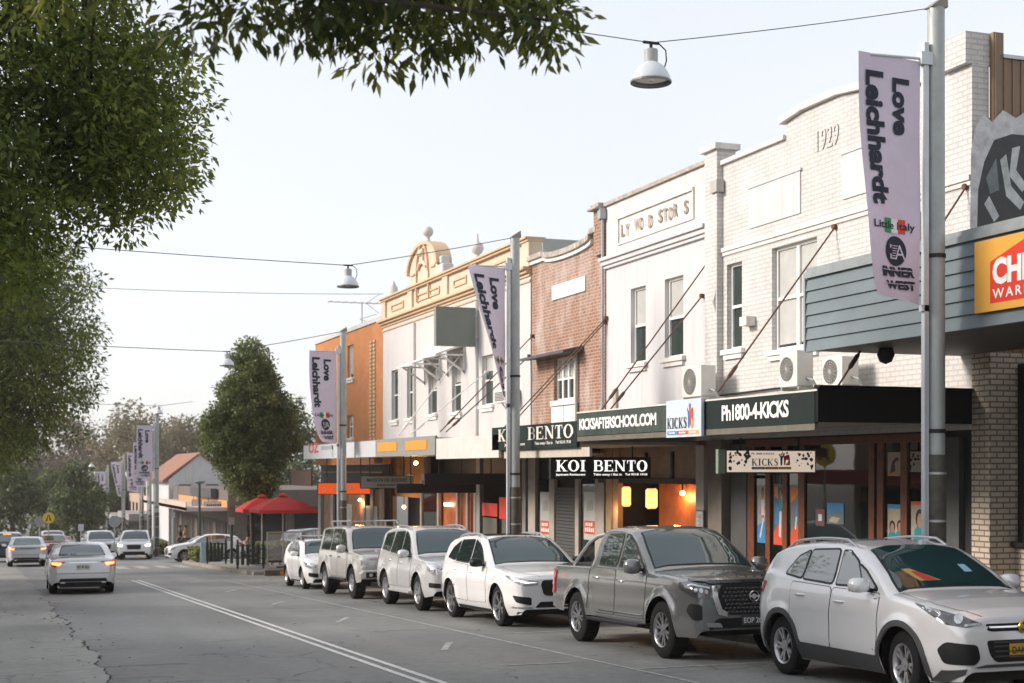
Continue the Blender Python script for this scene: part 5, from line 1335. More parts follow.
# ---------------------------------------------------------------- compact silver crossover (nearest)
def crossover():
    sp = dict(W=1.78, wb=2.555, R=.345, tw=.215, gap=.055, flare=.022, e0=.70, rf=.75, e1=.76, tumble=.30, crown=.075, rc=.11, shoulder=.04, crease=(.62,.012), rail_y=.30,
        top=[(.86,.52),(.855,.66),(.83,.78),(.78,.87),(.66,.945),(.30,1.03),(-.12,1.085),(-.24,1.10),(-.60,1.315),(-.92,1.485),(-1.12,1.56),(-1.5,1.62),(-2.0,1.63),(-2.5,1.60),(-2.78,1.555),(-2.93,1.51),(-3.0,1.45),(-3.18,1.14),(-3.28,.98),(-3.32,.82),(-3.33,.50)],
        bot=[(.86,.33),(.78,.23),(.45,.20),(-2.9,.22),(-3.2,.30),(-3.33,.40)],
        belt=[(.86,.66),(.6,.86),(.2,.98),(-.3,1.03),(-1.5,1.08),(-2.6,1.15),(-3.1,1.22),(-3.39,1.0)])
    c = Car('parked_car', 'silver compact crossover with dark lower cladding, parked with its nose under the weatherboard awning', 'car', sp, dict(paint=PEARL), group='cars parked along the kerb')
    d = c.doors([rnd([(-.46,.40),(-1.42,.38),(-1.40,1.09),(-.42,1.06)], .06), rnd([(-1.44,.38),(-2.06,.40),(-2.30,.72),(-2.36,1.13),(-1.42,1.09)], .08)])
    c.handles([(-1.22,.94),(-2.10,.98)], c.m['paint'], d)
    c.windows([rnd([(-.82,1.13),(-1.36,1.135),(-1.36,1.50),(-1.22,1.495),(-1.02,1.39)], .03), rnd([(-.52,1.10),(-.79,1.125),(-.96,1.35),(-.82,1.29)], .02), rnd([(-1.45,1.14),(-2.12,1.175),(-2.05,1.50),(-1.45,1.515)], .04), rnd([(-2.16,1.18),(-2.56,1.225),(-2.34,1.42),(-2.10,1.495)], .04)])
    c.screen([(0,1.135),(.55,1.125),(.69,1.10),(.60,1.33),(.53,1.52),(.30,1.55),(0,1.555)])
    c.screen([(0,1.13),(.50,1.13),(.58,1.18),(.52,1.44),(0,1.46)], rear=True, mat=CARGLASS, name='rear_screen')
    c.arch_trim(GREYTRIM, .065)
    c.side('side_cladding', [(-.40,.215),(-2.14,.23),(-2.14,.30),(-2.10,.43),(-.46,.40),(-.42,.34)], GREYTRIM, off=.014)
    c.front('bumper_valance', [(-.80,.22),(.80,.22),(.80,.34),(.45,.40),(-.45,.40),(-.80,.34)], GREYTRIM, off=.012)
    h = c.front('headlight', rnd([(.44,.80),(.62,.77),(.82,.80,.72),(.88,.98,.30),(.86,1.0,.24),(.60,.88,.7)], .02), LAMPDARK, True, yaw=38, off=.006, step=.04)
    for sg, p in zip((1,-1), h):
        l = c.patch('lens', [(.76-.06*math.sin(t)*sg*0, sg*(.70+.055*math.cos(t)), .855+.052*math.sin(t)) for t in np.linspace(0, 2*math.pi, 17)[:-1]], (-.8,-sg*.62,0), HEADGLASS, off=.014, step=.03, parent=p)
        c.patch('lamp_strip', [(.80,sg*.47,.79),(.76,sg*.63,.778),(.76,sg*.63,.80),(.80,sg*.47,.815)], (-.8,-sg*.62,0), HEADGLASS, off=.012, step=.03, parent=p)
        c.patch('lens', [(.6,sg*.78,.90),(.45,sg*.86,.94),(.42,sg*.87,.975),(.58,sg*.80,.93)], (-.8,-sg*.62,0), HEADGLASS, off=.012, step=.03, parent=p)
    c.front('upper_grille', rnd([(-.42,.80),(.42,.80),(.42,.74),(.36,.725),(-.36,.725),(-.42,.74)], .02), BLACK, off=.006)
    g = c.front('lower_grille', rnd([(-.44,.64),(.44,.64),(.41,.50),(.34,.42),(-.34,.42),(-.41,.50)], .04), BLACK, off=.006)
    for z in (.47,.52,.57,.61):
        mb = MB(); c.patch('', [(1,-.36,z),(1,.36,z),(1,.36,z+.018),(1,-.36,z+.018)], (-1,0,0), None, off=.018, mb=mb, step=.08)
        obj('grille_bar', mb, GREYTRIM, g[0], local=True)
    c.front('grille_chrome', [(-.42,.775),(.42,.775),(.42,.757),(-.42,.757)], CHROME, off=.02)
    c.front('fog_lamp_intake', rnd([(.47,.60),(.76,.63,.6),(.82,.55,.55),(.78,.41,.6),(.50,.40),(.44,.46)], .04), BLACK, True, yaw=25, off=.010, step=.05)
    c.ring_badge(0, .765, .05, .014, True, pm('gold_badge', (.5,.38,.12), .3, .8))
    c.front('tail_light', rnd([(.72,.94),(.86,.98,-3.1),(.86,1.12,-3.05),(.70,1.10)], .03), TAILRED, True, rear=True, yaw=35, off=.012)
    c.plate(.535, 'DAK 72C', (.62,.38,.03), (.03,.03,.03), y=-.0)
    c.mirrors(-.62, 1.09, c.m['paint'], (.085,.125,.085))
    c.rails(-1.25, -2.85, ALLOY, h=.045)
    c.wheels((5,'double'), .215, steer=-.12)
    c.bonnet_lines([(-.22,.70),(.1,.72),(.4,.70),(.62,.60),(.76,.42)], (.40,.70,.80,.66))
    c.wipers(1.115)
    return c
# ---------------------------------------------------------------- grey dual-cab pickup
def pickup():
    sp = dict(W=1.85, wb=3.15, R=.385, tw=.25, gap=.075, flare=.035, flw=.13, e0=.80, rf=.62, e1=.95, rr=.2, tumble=.26, crown=.05, rc=.10, shoulder=.03, crease=(.80,.014), inset=.01,
        top=[(.93,.60),(.925,.85),(.91,1.0),(.86,1.075),(.70,1.11),(.2,1.165),(-.40,1.20),(-.50,1.22),(-.95,1.50),(-1.22,1.67),(-1.42,1.75),(-1.75,1.79),(-2.1,1.80),(-2.38,1.775),(-2.50,1.71),(-2.62,1.36),(-2.66,1.21),(-2.70,1.20),(-3.6,1.20),(-4.15,1.20),(-4.22,1.19),(-4.25,1.12),(-4.26,.62)],
        bot=[(.93,.42),(.85,.33),(.5,.32),(-.5,.42),(-3.9,.45),(-4.26,.52)],
        belt=[(.93,.92),(.6,1.04),(-.3,1.10),(-1.5,1.15),(-2.5,1.17),(-2.7,1.17),(-4.26,1.17)])
    c = Car('parked_car', 'grey dual-cab pickup with black grille and chrome side bars, parked behind the silver crossover', 'pickup truck', sp, dict(paint=GREYPAINT), group='cars parked along the kerb')
    d = c.doors([rnd([(-.58,.50),(-1.60,.50),(-1.62,1.16),(-.52,1.12)], .06), rnd([(-1.63,.50),(-2.36,.50),(-2.50,.80),(-2.54,1.17),(-1.65,1.16)], .07)])
    c.handles([(-1.42,1.0),(-2.36,1.02)], CHROME, d)
    c.windows([rnd([(-.72,1.20),(-1.58,1.215),(-1.56,1.66),(-1.42,1.655),(-1.18,1.53)], .03), rnd([(-1.68,1.215),(-2.34,1.225),(-2.34,1.50),(-2.24,1.66),(-1.66,1.67)], .05)])
    c.screen([(0,1.255),(.55,1.245),(.74,1.225),(.66,1.48),(.58,1.70),(.3,1.735),(0,1.74)])
    c.screen([(0,1.30),(.55,1.30),(.5,1.62),(0,1.64)], rear=True, mat=CARGLASS, pitch=10, name='rear_screen')
    # bed: tub gap, black liner, sports bar
    t = MB()
    c.patch('', [(-2.8,-.74,1.3),(-4.17,-.74,1.3),(-4.17,.74,1.3),(-2.8,.74,1.3)], (0,0,-1), None, off=.010, mb=t, step=.2)
    obj('bed_cover', t, BLACK, c.root, local=True)
    gap = MB()
    for sg in (1, -1): c.patch('', [(-2.66,sg*2,.55),(-2.68,sg*2,.55),(-2.68,sg*2,1.17),(-2.66,sg*2,1.17)], (0,-sg,0), None, off=.003, mb=gap)
    obj('tub_gap', gap, SEAL, c.root, local=True)
    for sg in (1, -1):
        mb = MB(); mb.tube([(-3.50,sg*.80,1.19),(-3.22,sg*.77,1.38),(-2.98,sg*.72,1.56),(-2.82,sg*.66,1.64),(-2.60,sg*.62,1.67)], [.03,.032,.034,.034,.03], 10)
        obj('sports_bar', mb, ALLOY, c.root, smooth=50, local=True)
    mb = MB(); mb.box((-2.86,-.72,1.18),(-2.78,.72,1.25)); obj('bed_rail', mb, BLACK, c.root, local=True)
    for sg in (1, -1):
        mb = MB(); mb.bar((-.62,sg*.94,.40),(-2.55,sg*.94,.40),.13,.05); obj('side_step', mb, BLACK, c.root, local=True, bev=.015)
    c.strip('side_moulding', [(-.62,.545),(-2.44,.545)], .014, CHROME)
    g = c.front('grille', rnd([(-.46,1.02),(.46,1.02),(.52,.88),(.44,.66),(.36,.62),(-.36,.62),(-.44,.66),(-.52,.88)], .04), BLACK, off=.012, step=.08)
    mesh = MB()
    for r in range(7):
        for k in range(-7, 8):
            y = k*.062+(.031 if r % 2 else 0); z = .655+r*.052
            if abs(y) < .36+.12*(1-abs(z-.86)/.24):
                h, n = c.hit((6,y,z), (-1,0,0)); x = h.x+.014
                mesh.add([(x,y-.028,z),(x+.004,y-.018,z+.015),(x+.004,y+.018,z+.015),(x,y+.028,z),(x+.004,y+.018,z-.015),(x+.004,y-.018,z-.015),(x+.016,y,z+.014)], [(0,1,6),(1,2,6),(2,3,6),(3,4,5,0,6)])
    obj('grille_mesh', mesh, pm('gloss_black', (.03,.03,.032), .2, coat=1), g[0], local=True)
    for sg in (1, -1):
        P = [(1,sg*.545,1.02),(1,sg*.485,1.02),(1,sg*.545,.84),(1,sg*.44,.66),(1,sg*.36,.645),(1,sg*.36,.60),(1,sg*.48,.60),(1,sg*.61,.84)]
        P = [(1,sg*.53,1.0),(1,sg*.60,1.0),(1,sg*.61,.86),(1,sg*.53,.63),(1,sg*.40,.60),(1,sg*.40,.66),(1,sg*.475,.70),(1,sg*.53,.86)]
        c.patch('grille_surround', P, (-1,0,0), CHROME, off=.03, step=.05, skirt=.03)
    h = c.front('headlight', rnd([(.56,1.0),(.80,1.06,.72),(.90,1.05,.55),(.90,.97,.55),(.80,.86,.78),(.60,.83)], .025), LAMPDARK, True, yaw=30, off=.01, step=.05)
    for sg, p in zip((1,-1), h):
        for yy, zz in ((.66,.93),(.73,.945),(.80,.955)):
            c.patch('lens', [(.86, sg*(yy+.030*math.cos(t)), zz+.030*math.sin(t)) for t in np.linspace(0, 2*math.pi, 13)[:-1]], (-.87,-sg*.5,0), HEADGLASS, off=.018, step=.03, parent=p)
        c.patch('lamp_strip', [(.84,sg*.60,.985),(.78,sg*.82,1.03),(.76,sg*.87,1.02),(.76,sg*.87,1.005),(.78,sg*.82,1.01),(.84,sg*.60,.965)], (-.87,-sg*.5,0), HEADGLASS, off=.018, step=.03, parent=p)
    c.front('fog_lamp_intake', rnd([(.70,.76),(.82,.78,.7),(.86,.68,.68),(.80,.56,.74),(.70,.56)], .03), BLACK, True, yaw=25, off=.012)
    c.front('lower_intake', rnd([(-.52,.58),(.52,.58),(.66,.46),(.62,.36),(-.62,.36),(-.66,.46)], .04), BLACK, off=.012)
    c.front('bumper_valance', [(-.82,.33),(.82,.33),(.80,.42),(-.80,.42)], BLACK, off=.008)
    c.front('skid_plate', rnd([(.50,.52),(.72,.53),(.68,.47),(.46,.46)], .02), ALLOY, True, off=.02)
    c.front('bonnet_guard', [(-.80,1.06,.75),(-.62,1.045),(.62,1.045),(.80,1.06,.75),(.80,1.115,.68),(.55,1.10),(-.55,1.10),(-.80,1.115,.68)], pm('smoked_acrylic', (.02,.02,.022), .12, coat=1), pitch=25, off=.028, skirt=.03)
    c.ring_badge(0, .86, .068, .011, True)
    lt = MB()
    for k, ch in enumerate('NAVARA'):
        y = -.33+k*.132; hh, nn = c.hit((2,y,1.5), (-1,0,-.35))
        if hh is None: continue
        put_text(lt, text_polys(ch, .02), (hh.x+.045, y-.035, hh.z+.012), (0,1,0), (-.35,0,.94), .06, .045, t=.006)
    obj('bonnet_lettering', lt, CHROME, c.root, local=True)
    c.plate(.545, 'EOP 26B', (.05,.05,.055), (.72,.72,.72), y=.0)
    c.front('tail_light', rnd([(.72,.72),(.93,.72,-4.1),(.93,1.10,-4.1),(.72,1.10)], .03), TAILRED, True, rear=True, yaw=45, off=.02, skirt=.03)
    mb = MB(); mb.box((-4.36,-.86,.50),(-4.24,.86,.66)); obj('rear_bumper', mb, CHROME, c.root, local=True, bev=.03)
    c.mirrors(-.74, 1.17, c.m['paint'], (.09,.13,.11))
    c.wheels((6,'double'), .235, steer=.02, mats=pm('machined_alloy', (.42,.42,.43), .3, .9))
    c.bonnet_lines([(-.46,.78),(.1,.80),(.5,.80),(.76,.72)], (.46,.80,.86,.80))
    c.wipers(1.235)
    for k, (x0, x1) in enumerate(((-3.42,-3.66),)):
        c.side('reflector', [(x0-.2,.98),(x0-.26,.98),(x0-.40,1.06),(x0-.36,1.06)], pm('orange_sticker', (.7,.18,.04), .4), off=.004)
    return c
# ---------------------------------------------------------------- white family suv
def white_suv():
    sp = dict(W=1.90, wb=2.865, R=.37, tw=.24, gap=.045, flare=.02, e0=.74, rf=.70, e1=.78, tumble=.30, crown=.055, rc=.11, shoulder=.04, crease=(.58,.014), rail_y=.34,
        top=[(.86,.50),(.86,.74),(.84,.86),(.78,.935),(.60,.985),(.1,1.04),(-.42,1.085),(-.56,1.11),(-1.0,1.37),(-1.34,1.54),(-1.6,1.61),(-2.1,1.65),(-2.7,1.64),(-3.15,1.585),(-3.33,1.53),(-3.41,1.47),(-3.58,1.18),(-3.66,1.05),(-3.71,.85),(-3.72,.5)],
        bot=[(.86,.33),(.78,.24),(.5,.21),(-3.3,.23),(-3.7,.32),(-3.83,.42)],
        belt=[(.86,.80),(.5,.93),(-.4,1.02),(-1.6,1.06),(-2.8,1.11),(-3.4,1.16),(-3.83,1.0)])
    c = Car('parked_car', 'white family SUV with two-tone spoked wheels and black grille, parked behind the grey pickup', 'car', sp, dict(paint=WHITEPAINT), group='cars parked along the kerb')
    d = c.doors([rnd([(-.66,.40),(-1.72,.38),(-1.74,1.06),(-.60,1.03)], .06), rnd([(-1.75,.38),(-2.45,.40),(-2.68,.72),(-2.76,1.10),(-1.76,1.06)], .08)])
    c.handles([(-1.52,.93),(-2.52,.97)], c.m['paint'], d)
    c.windows([rnd([(-.90,1.10),(-1.70,1.105),(-1.70,1.53),(-1.55,1.52),(-1.25,1.38)], .03), rnd([(-1.79,1.11),(-2.62,1.14),(-2.56,1.52),(-1.78,1.54)], .04), rnd([(-2.68,1.145),(-3.18,1.20),(-3.02,1.37),(-2.64,1.505)], .04)])
    c.screen([(0,1.14),(.55,1.13),(.74,1.11),(.66,1.36),(.58,1.555),(.3,1.585),(0,1.59)])
    c.screen([(0,1.16),(.52,1.16),(.6,1.22),(.54,1.47),(0,1.49)], rear=True, mat=CARGLASS, name='rear_screen')
    c.side('roof_panel', [(-1.3,1.7),(-1.3,1.7),(-1.3,1.7)], BLACK) if False else None
    mb = MB(); c.patch('', [(-1.75,-.50,3),(-2.9,-.50,3),(-2.9,.50,3),(-1.75,.50,3)], (0,0,-1), None, off=.004, mb=mb, step=.1); obj('sunroof', mb, CARGLASS, c.root, local=True, smooth=40)
    g = c.front('grille', rnd([(-.36,.84),(.36,.84),(.40,.76),(.36,.60),(.28,.565),(-.28,.565),(-.36,.60),(-.40,.76)], .03), BLACK, off=.014)
    gm = MB()
    for k in range(-8, 9):
        for j in range(4):
            y = k*.04; z = .60+j*.056
            h, n = c.hit((6,y,z), (-1,0,0)); gm.box((h.x+.014,y-.006,z),(h.x+.026,y+.006,z+.042))
    obj('grille_mesh', gm, pm('gloss_black', (.03,.03,.032), .2, coat=1), g[0], local=True)
    h = c.front('headlight', rnd([(.42,.82),(.42,.755),(.68,.74),(.82,.80,.72),(.89,.90,.42),(.88,.935,.38),(.70,.87)], .015), HEADGLASS, True, yaw=30, off=.006, step=.045)
    for sg, p in zip((1,-1), h):
        c.patch('lamp_strip', [(.84,sg*.46,.80),(.80,sg*.66,.79),(.7,sg*.84,.85),(.7,sg*.84,.87),(.80,sg*.66,.82)], (-.87,-sg*.5,0), pm('daytime_lamp', (.9,.9,.9), .2, emit=(1,.95,.88), es=.8), off=.012, step=.04, parent=p)
    c.front('fog_lamp_intake', rnd([(.54,.54),(.84,.58,.6),(.80,.46,.68),(.54,.40)], .03), BLACK, True, yaw=25, off=.008)
    c.front('lower_intake', rnd([(-.42,.46),(.42,.46),(.52,.36),(-.52,.36)], .02), BLACK, off=.01)
    c.front('bumper_valance', [(-.80,.24),(.80,.24),(.80,.29),(-.80,.29)], BLACK, off=.01)
    c.front('bumper_chrome', [(.56,.345),(.86,.36,.6),(.86,.385,.6),(.56,.37)], ALLOY, True, yaw=25, off=.012)
    c.side('sill_trim', [(-.44,.225),(-2.4,.235),(-2.4,.29),(-.44,.28)], BLACK, off=.010)
    c.front('tail_light', rnd([(.70,.9),(.80,.94),(.76,1.36),(.66,1.34)], .03), TAILRED, True, rear=True, yaw=10, off=.012)
    c.mirrors(-.86, 1.07, BLACK, (.09,.125,.085))
    c.rails(-1.5, -3.25, ALLOY, h=.04)
    c.wheels((5,'twist'), .262, mats=pm('machined_alloy', (.42,.42,.43), .3, .9))
    c.bonnet_lines([(-.50,.74),(0,.76),(.4,.74),(.66,.62),(.80,.40)], (.40,.72,.84,.72))
    c.wipers(1.125)
    return c
# ---------------------------------------------------------------- silver seven-seat four-wheel drive
def silver_four_wheel_drive():
    sp = dict(W=1.90, wb=2.845, R=.385, tw=.25, gap=.07, flare=.03, flw=.2, e0=.78, rf=.66, e1=.80, tumble=.26, crown=.06, rc=.10, shoulder=.035, inset=.01, rail_y=.32,
        top=[(.92,.60),(.915,.85),(.89,.97),(.80,1.04),(.6,1.08),(.1,1.13),(-.42,1.17),(-.55,1.20),(-.98,1.50),(-1.28,1.68),(-1.5,1.75),(-2.0,1.81),(-2.7,1.82),(-3.3,1.77),(-3.6,1.70),(-3.7,1.62),(-3.86,1.2),(-3.93,1.0),(-3.96,.8),(-3.96,.55)],
        bot=[(.92,.44),(.82,.34),(.5,.30),(-3.4,.36),(-3.96,.48)],
        belt=[(.92,.90),(.5,1.02),(-.4,1.09),(-1.6,1.13),(-2.8,1.19),(-3.6,1.25),(-3.96,1.05)])
    c = Car('parked_car', 'silver seven-seat four-wheel drive with a low roof rail, parked behind the white SUV', 'car', sp, dict(paint=SILVER), group='cars parked along the kerb')
    d = c.doors([rnd([(-.64,.48),(-1.68,.46),(-1.70,1.13),(-.58,1.10)], .06), rnd([(-1.71,.46),(-2.42,.48),(-2.66,.8),(-2.72,1.18),(-1.73,1.13)], .08)])
    c.handles([(-1.48,1.0),(-2.48,1.04)], c.m['paint'], d)
    c.windows([rnd([(-.86,1.18),(-1.65,1.185),(-1.64,1.67),(-1.50,1.66),(-1.20,1.52)], .03), rnd([(-1.75,1.19),(-2.62,1.235),(-2.5,1.67),(-1.74,1.68)], .05), rnd([(-2.72,1.24),(-3.5,1.30),(-3.36,1.62),(-2.66,1.67)], .06)])
    c.screen([(0,1.235),(.55,1.225),(.74,1.205),(.66,1.48),(.57,1.695),(.3,1.725),(0,1.73)])
    c.screen([(0,1.22),(.55,1.22),(.5,1.6),(0,1.62)], rear=True, mat=CARGLASS, name='rear_screen', pitch=10)
    c.front('grille', rnd([(-.42,.94),(.42,.94),(.46,.84),(.40,.62),(-.40,.62),(-.46,.84)], .03), BLACK, off=.01)
    c.front('grille_bar', [(-.46,.83),(.46,.83),(.46,.76),(-.46,.76)], c.m['paint'], off=.022)
    h = c.front('headlight', rnd([(.50,.98),(.76,1.03,.76),(.87,1.02,.6),(.88,.88,.6),(.78,.78,.78),(.50,.77)], .03), HEADGLASS, True, yaw=30, off=.008, step=.05)
    for sg, p in zip((1,-1), h):
        for yy in (.60,.74):
            c.patch('lens', [(.86, sg*(yy+.055*math.cos(t)), .88+.055*math.sin(t)) for t in np.linspace(0, 2*math.pi, 15)[:-1]], (-.87,-sg*.5,0), CHROME, off=.014, step=.03, parent=p)
    c.front('fog_lamp_intake', rnd([(.58,.60),(.84,.62,.62),(.84,.52,.62),(.58,.50)], .03), BLACK, True, yaw=25, off=.008)
    c.front('lower_intake', rnd([(-.48,.54),(.48,.54),(.54,.42),(-.54,.42)], .03), BLACK, off=.01)
    c.ring_badge(0, .795, .06, .014, True)
    for sg in (1, -1):
        mb = MB(); mb.bar((-.6,sg*.93,.37),(-2.35,sg*.93,.37),.14,.06); obj('side_step', mb, SILVER, c.root, local=True, bev=.015)
    c.front('tail_light', rnd([(.74,.95),(.90,.98,-3.75),(.88,1.25,-3.7),(.74,1.22)], .03), TAILRED, True, rear=True, yaw=35, off=.012)
    c.mirrors(-.82, 1.14, SILVER, (.09,.13,.10))
    c.rails(-1.5, -3.3, ALLOY, h=.035)
    c.wheels((6,'double'), .235)
    c.bonnet_lines([(-.50,.76),(.1,.78),(.5,.76),(.80,.60)], (.44,.74,.86,.72))
    c.wipers(1.215)
    return c
# ---------------------------------------------------------------- boxy off-roader
def boxy_wagon():
    sp = dict(W=1.88, wb=2.97, R=.40, tw=.27, gap=.085, flare=.05, flw=.16, e0=.93, rf=.30, e1=.93, rr=.2, tumble=.17, crown=.04, rc=.085, shoulder=.02, inset=-.02, rail_y=.28,
        top=[(.78,.70),(.775,.98),(.75,1.06),(.66,1.11),(.2,1.16),(-.46,1.205),(-.56,1.23),(-.90,1.52),(-1.12,1.71),(-1.28,1.78),(-1.7,1.82),(-2.6,1.84),(-3.4,1.83),(-3.72,1.80),(-3.80,1.72),(-3.92,1.2),(-3.95,1.0),(-3.96,.6)],
        bot=[(.78,.52),(.7,.44),(.4,.40),(-3.4,.44),(-3.96,.52)],
        belt=[(.78,.96),(.5,1.08),(-.5,1.13),(-1.6,1.15),(-2.8,1.16),(-3.96,1.16)])
    c = Car('parked_car', 'boxy off-road wagon with steel bull bar, bonnet scoop and long roof rack', 'car', sp, dict(paint=BEIGESILVER), group='cars parked along the kerb')
    d = c.doors([rnd([(-.66,.52),(-1.62,.52),(-1.62,1.15),(-.62,1.13)], .05), rnd([(-1.65,.52),(-2.36,.52),(-2.56,.78),(-2.58,1.16),(-1.65,1.15)], .06)])
    c.handles([(-1.44,1.02),(-2.38,1.03)], BLACK, d)
    c.windows([rnd([(-.78,1.19),(-1.58,1.195),(-1.58,1.72),(-1.38,1.715),(-1.12,1.56)], .03), rnd([(-1.67,1.20),(-2.50,1.20),(-2.50,1.73),(-1.67,1.73)], .05), rnd([(-2.62,1.20),(-3.62,1.21),(-3.54,1.71),(-2.62,1.73)], .07)])
    c.screen([(0,1.26),(.55,1.255),(.75,1.24),(.69,1.5),(.62,1.72),(.3,1.75),(0,1.755)])
    c.screen([(0,1.22),(.6,1.22),(.56,1.68),(0,1.7)], rear=True, mat=CARGLASS, name='rear_screen', pitch=5)
    h = c.front('headlight', rnd([(.52,1.0),(.80,1.0),(.90,.99,.7),(.90,.80,.7),(.78,.79),(.52,.79)], .03), HEADGLASS, True, yaw=20, off=.012, step=.06)
    for sg, p in zip((1,-1), h):
        c.patch('lens', [(.76, sg*(.66+.075*math.cos(t)), .895+.075*math.sin(t)) for t in np.linspace(0, 2*math.pi, 15)[:-1]], (-.93,-sg*.36,0), CHROME, off=.02, step=.03, parent=p)
    c.front('grille', rnd([(-.48,1.0),(.48,1.0),(.46,.79),(-.46,.79)], .03), BLACK, off=.012)
    gb = MB()
    for y in (-.42,-.14,.14,.42):
        gb.box((.76,y-.02,.80),(.80,y+.02,1.0))
    obj('grille_bar', gb, CHROME, c.root, local=True)
    mb = MB(); mb.prism([(-.98,.05),(.98,.05),(.98,.20),(.90,.27),(.40,.27),(-.40,.27),(-.90,.27),(-.98,.20)], (.74,0,.46), (0,1,0), (0,0,1), (.22,0,0)); o = obj('bull_bar', mb, BEIGESILVER, c.root, local=True, bev=.035)
    f = MB(); f.box((.955,.42,.54),(.975,.84,.68)); f.box((.955,-.84,.54),(.975,-.42,.68)); f.box((.955,-.34,.52),(.972,.34,.70)); obj('lamp_recess', f, BLACK, o, local=True, bev=.02)
    for sg in (1,-1):
        for yy in (.54,.72):
            l = MB(); l.cyl((.97,sg*yy,.61),(.985,sg*yy,.61),.045,n=14); obj('fog_lamp', l, HEADGLASS, o, local=True)
    sc = MB(); sc.prism([(0,0),(.02,.05),(.30,.02),(.42,0)], (-.06,-.30,1.17), (-1,0,-.0), (0,0,1), (0,.6,0)); obj('bonnet_scoop', sc, BEIGESILVER, c.root, local=True, bev=.02)
    for sg in (1,-1):
        mb = MB(); mb.bar((-.6,sg*.95,.46),(-2.35,sg*.95,.46),.12,.05); obj('side_step', mb, BLACK, c.root, local=True, bev=.015)
    rk = MB()
    for sg in (1,-1):
        rk.tube([(-1.35,sg*.62,1.90),(-1.25,sg*.62,1.95),(-3.5,sg*.62,1.95),(-3.6,sg*.62,1.90)], .018, 8)
        for x in (-1.6,-2.5,-3.4): rk.box((x-.02,sg*.60,1.80),(x+.02,sg*.64,1.95))
    for x in np.linspace(-1.3,-3.5,8): rk.tube([(x,-.62,1.94),(x,.62,1.94)], .014, 6)
    obj('roof_rack', rk, ALLOY, c.root, local=True)
    c.mirrors(-.76, 1.18, BEIGESILVER, (.08,.13,.11))
    c.wheels((6,'plain'), .215)
    c.bonnet_lines([(-.50,.80),(.1,.82),(.5,.82),(.70,.80)], (.45,.70,.74,.70))
    c.wipers(1.245)
    return c
# ---------------------------------------------------------------- small hatchbacks
def hatchback(label, mat, group, rack=False, detail=2, wheel=(5,'double')):
    sp = dict(W=1.72, wb=2.47, R=.315, tw=.20, gap=.045, flare=.02, e0=.72, rf=.66, e1=.78, tumble=.32, crown=.06, rc=.11, shoulder=.05, crease=(.60,.012), rail_y=.32,
        top=[(.78,.46),(.78,.64),(.75,.74),(.66,.82),(.35,.91),(-.12,.985),(-.26,1.01),(-.75,1.26),(-1.0,1.36),(-1.3,1.42),(-1.8,1.44),(-2.4,1.39),(-2.75,1.31),(-2.86,1.23),(-3.05,.98),(-3.14,.85),(-3.17,.7),(-3.175,.45)],
        bot=[(.78,.30),(.7,.20),(.4,.17),(-2.8,.19),(-3.17,.34)],
        belt=[(.78,.64),(.4,.84),(-.3,.92),(-1.2,.96),(-2.4,1.03),(-2.8,1.06),(-3.175,.9)])
    c = Car('parked_car', label, 'car', sp, dict(paint=mat), detail, group=group)
    d = c.doors([rnd([(-.46,.34),(-1.42,.32),(-1.42,.96),(-.40,.93)], .06), rnd([(-1.45,.32),(-2.0,.34),(-2.22,.62),(-2.28,1.01),(-1.45,.96)], .08)])
    c.handles([(-1.24,.84),(-2.08,.88)], mat, d)
    c.windows([rnd([(-.62,1.0),(-1.38,1.01),(-1.38,1.34),(-1.2,1.33),(-.92,1.22)], .03), rnd([(-1.47,1.01),(-2.15,1.05),(-2.08,1.33),(-1.46,1.35)], .04), rnd([(-2.22,1.06),(-2.52,1.10),(-2.4,1.22),(-2.18,1.30)], .03)])
    c.screen([(0,1.04),(.5,1.035),(.66,1.015),(.58,1.2),(.52,1.35),(.3,1.38),(0,1.385)])
    c.screen([(0,.99),(.5,.99),(.56,1.03),(.5,1.22),(0,1.24)], rear=True, mat=CARGLASS, name='rear_screen')
    h = c.front('headlight', rnd([(.46,.72),(.46,.62),(.66,.60),(.80,.66,.5),(.84,.80,.3),(.70,.77)], .02), HEADGLASS, True, yaw=30, off=.006, step=.05)
    g = c.front('grille', rnd([(-.36,.72),(.36,.72),(.34,.52),(.26,.38),(-.26,.38),(-.34,.52)], .03), BLACK, off=.01)
    c.front('fog_lamp_intake', rnd([(.46,.46),(.74,.49,.6),(.74,.38,.6),(.46,.34)], .03), BLACK, True, yaw=25, off=.008)
    c.front('tail_light', rnd([(.60,.80),(.84,.84,-2.9),(.82,.98,-2.8),(.60,.94)], .03), TAILRED, True, rear=True, yaw=35, off=.012)
    c.mirrors(-.54, .96, mat, (.08,.115,.075))
    if rack:
        c.rails(-1.1, -2.4, BLACK, h=.05)
        rk = MB()
        for x in (-1.35,-2.05):
            rk.tube([(x,-.60,1.53),(x,.60,1.53)], .018, 8)
            for sg in (1,-1): rk.box((x-.03,sg*.56,1.38),(x+.03,sg*.60,1.53))
        obj('roof_bars', rk, ALLOY, c.root, local=True)
    c.wheels(wheel, .205)
    c.bonnet_lines([(-.22,.64),(.1,.68),(.4,.66),(.62,.52)], (.40,.58,.74,.56))
    c.wipers(1.015)
    return c
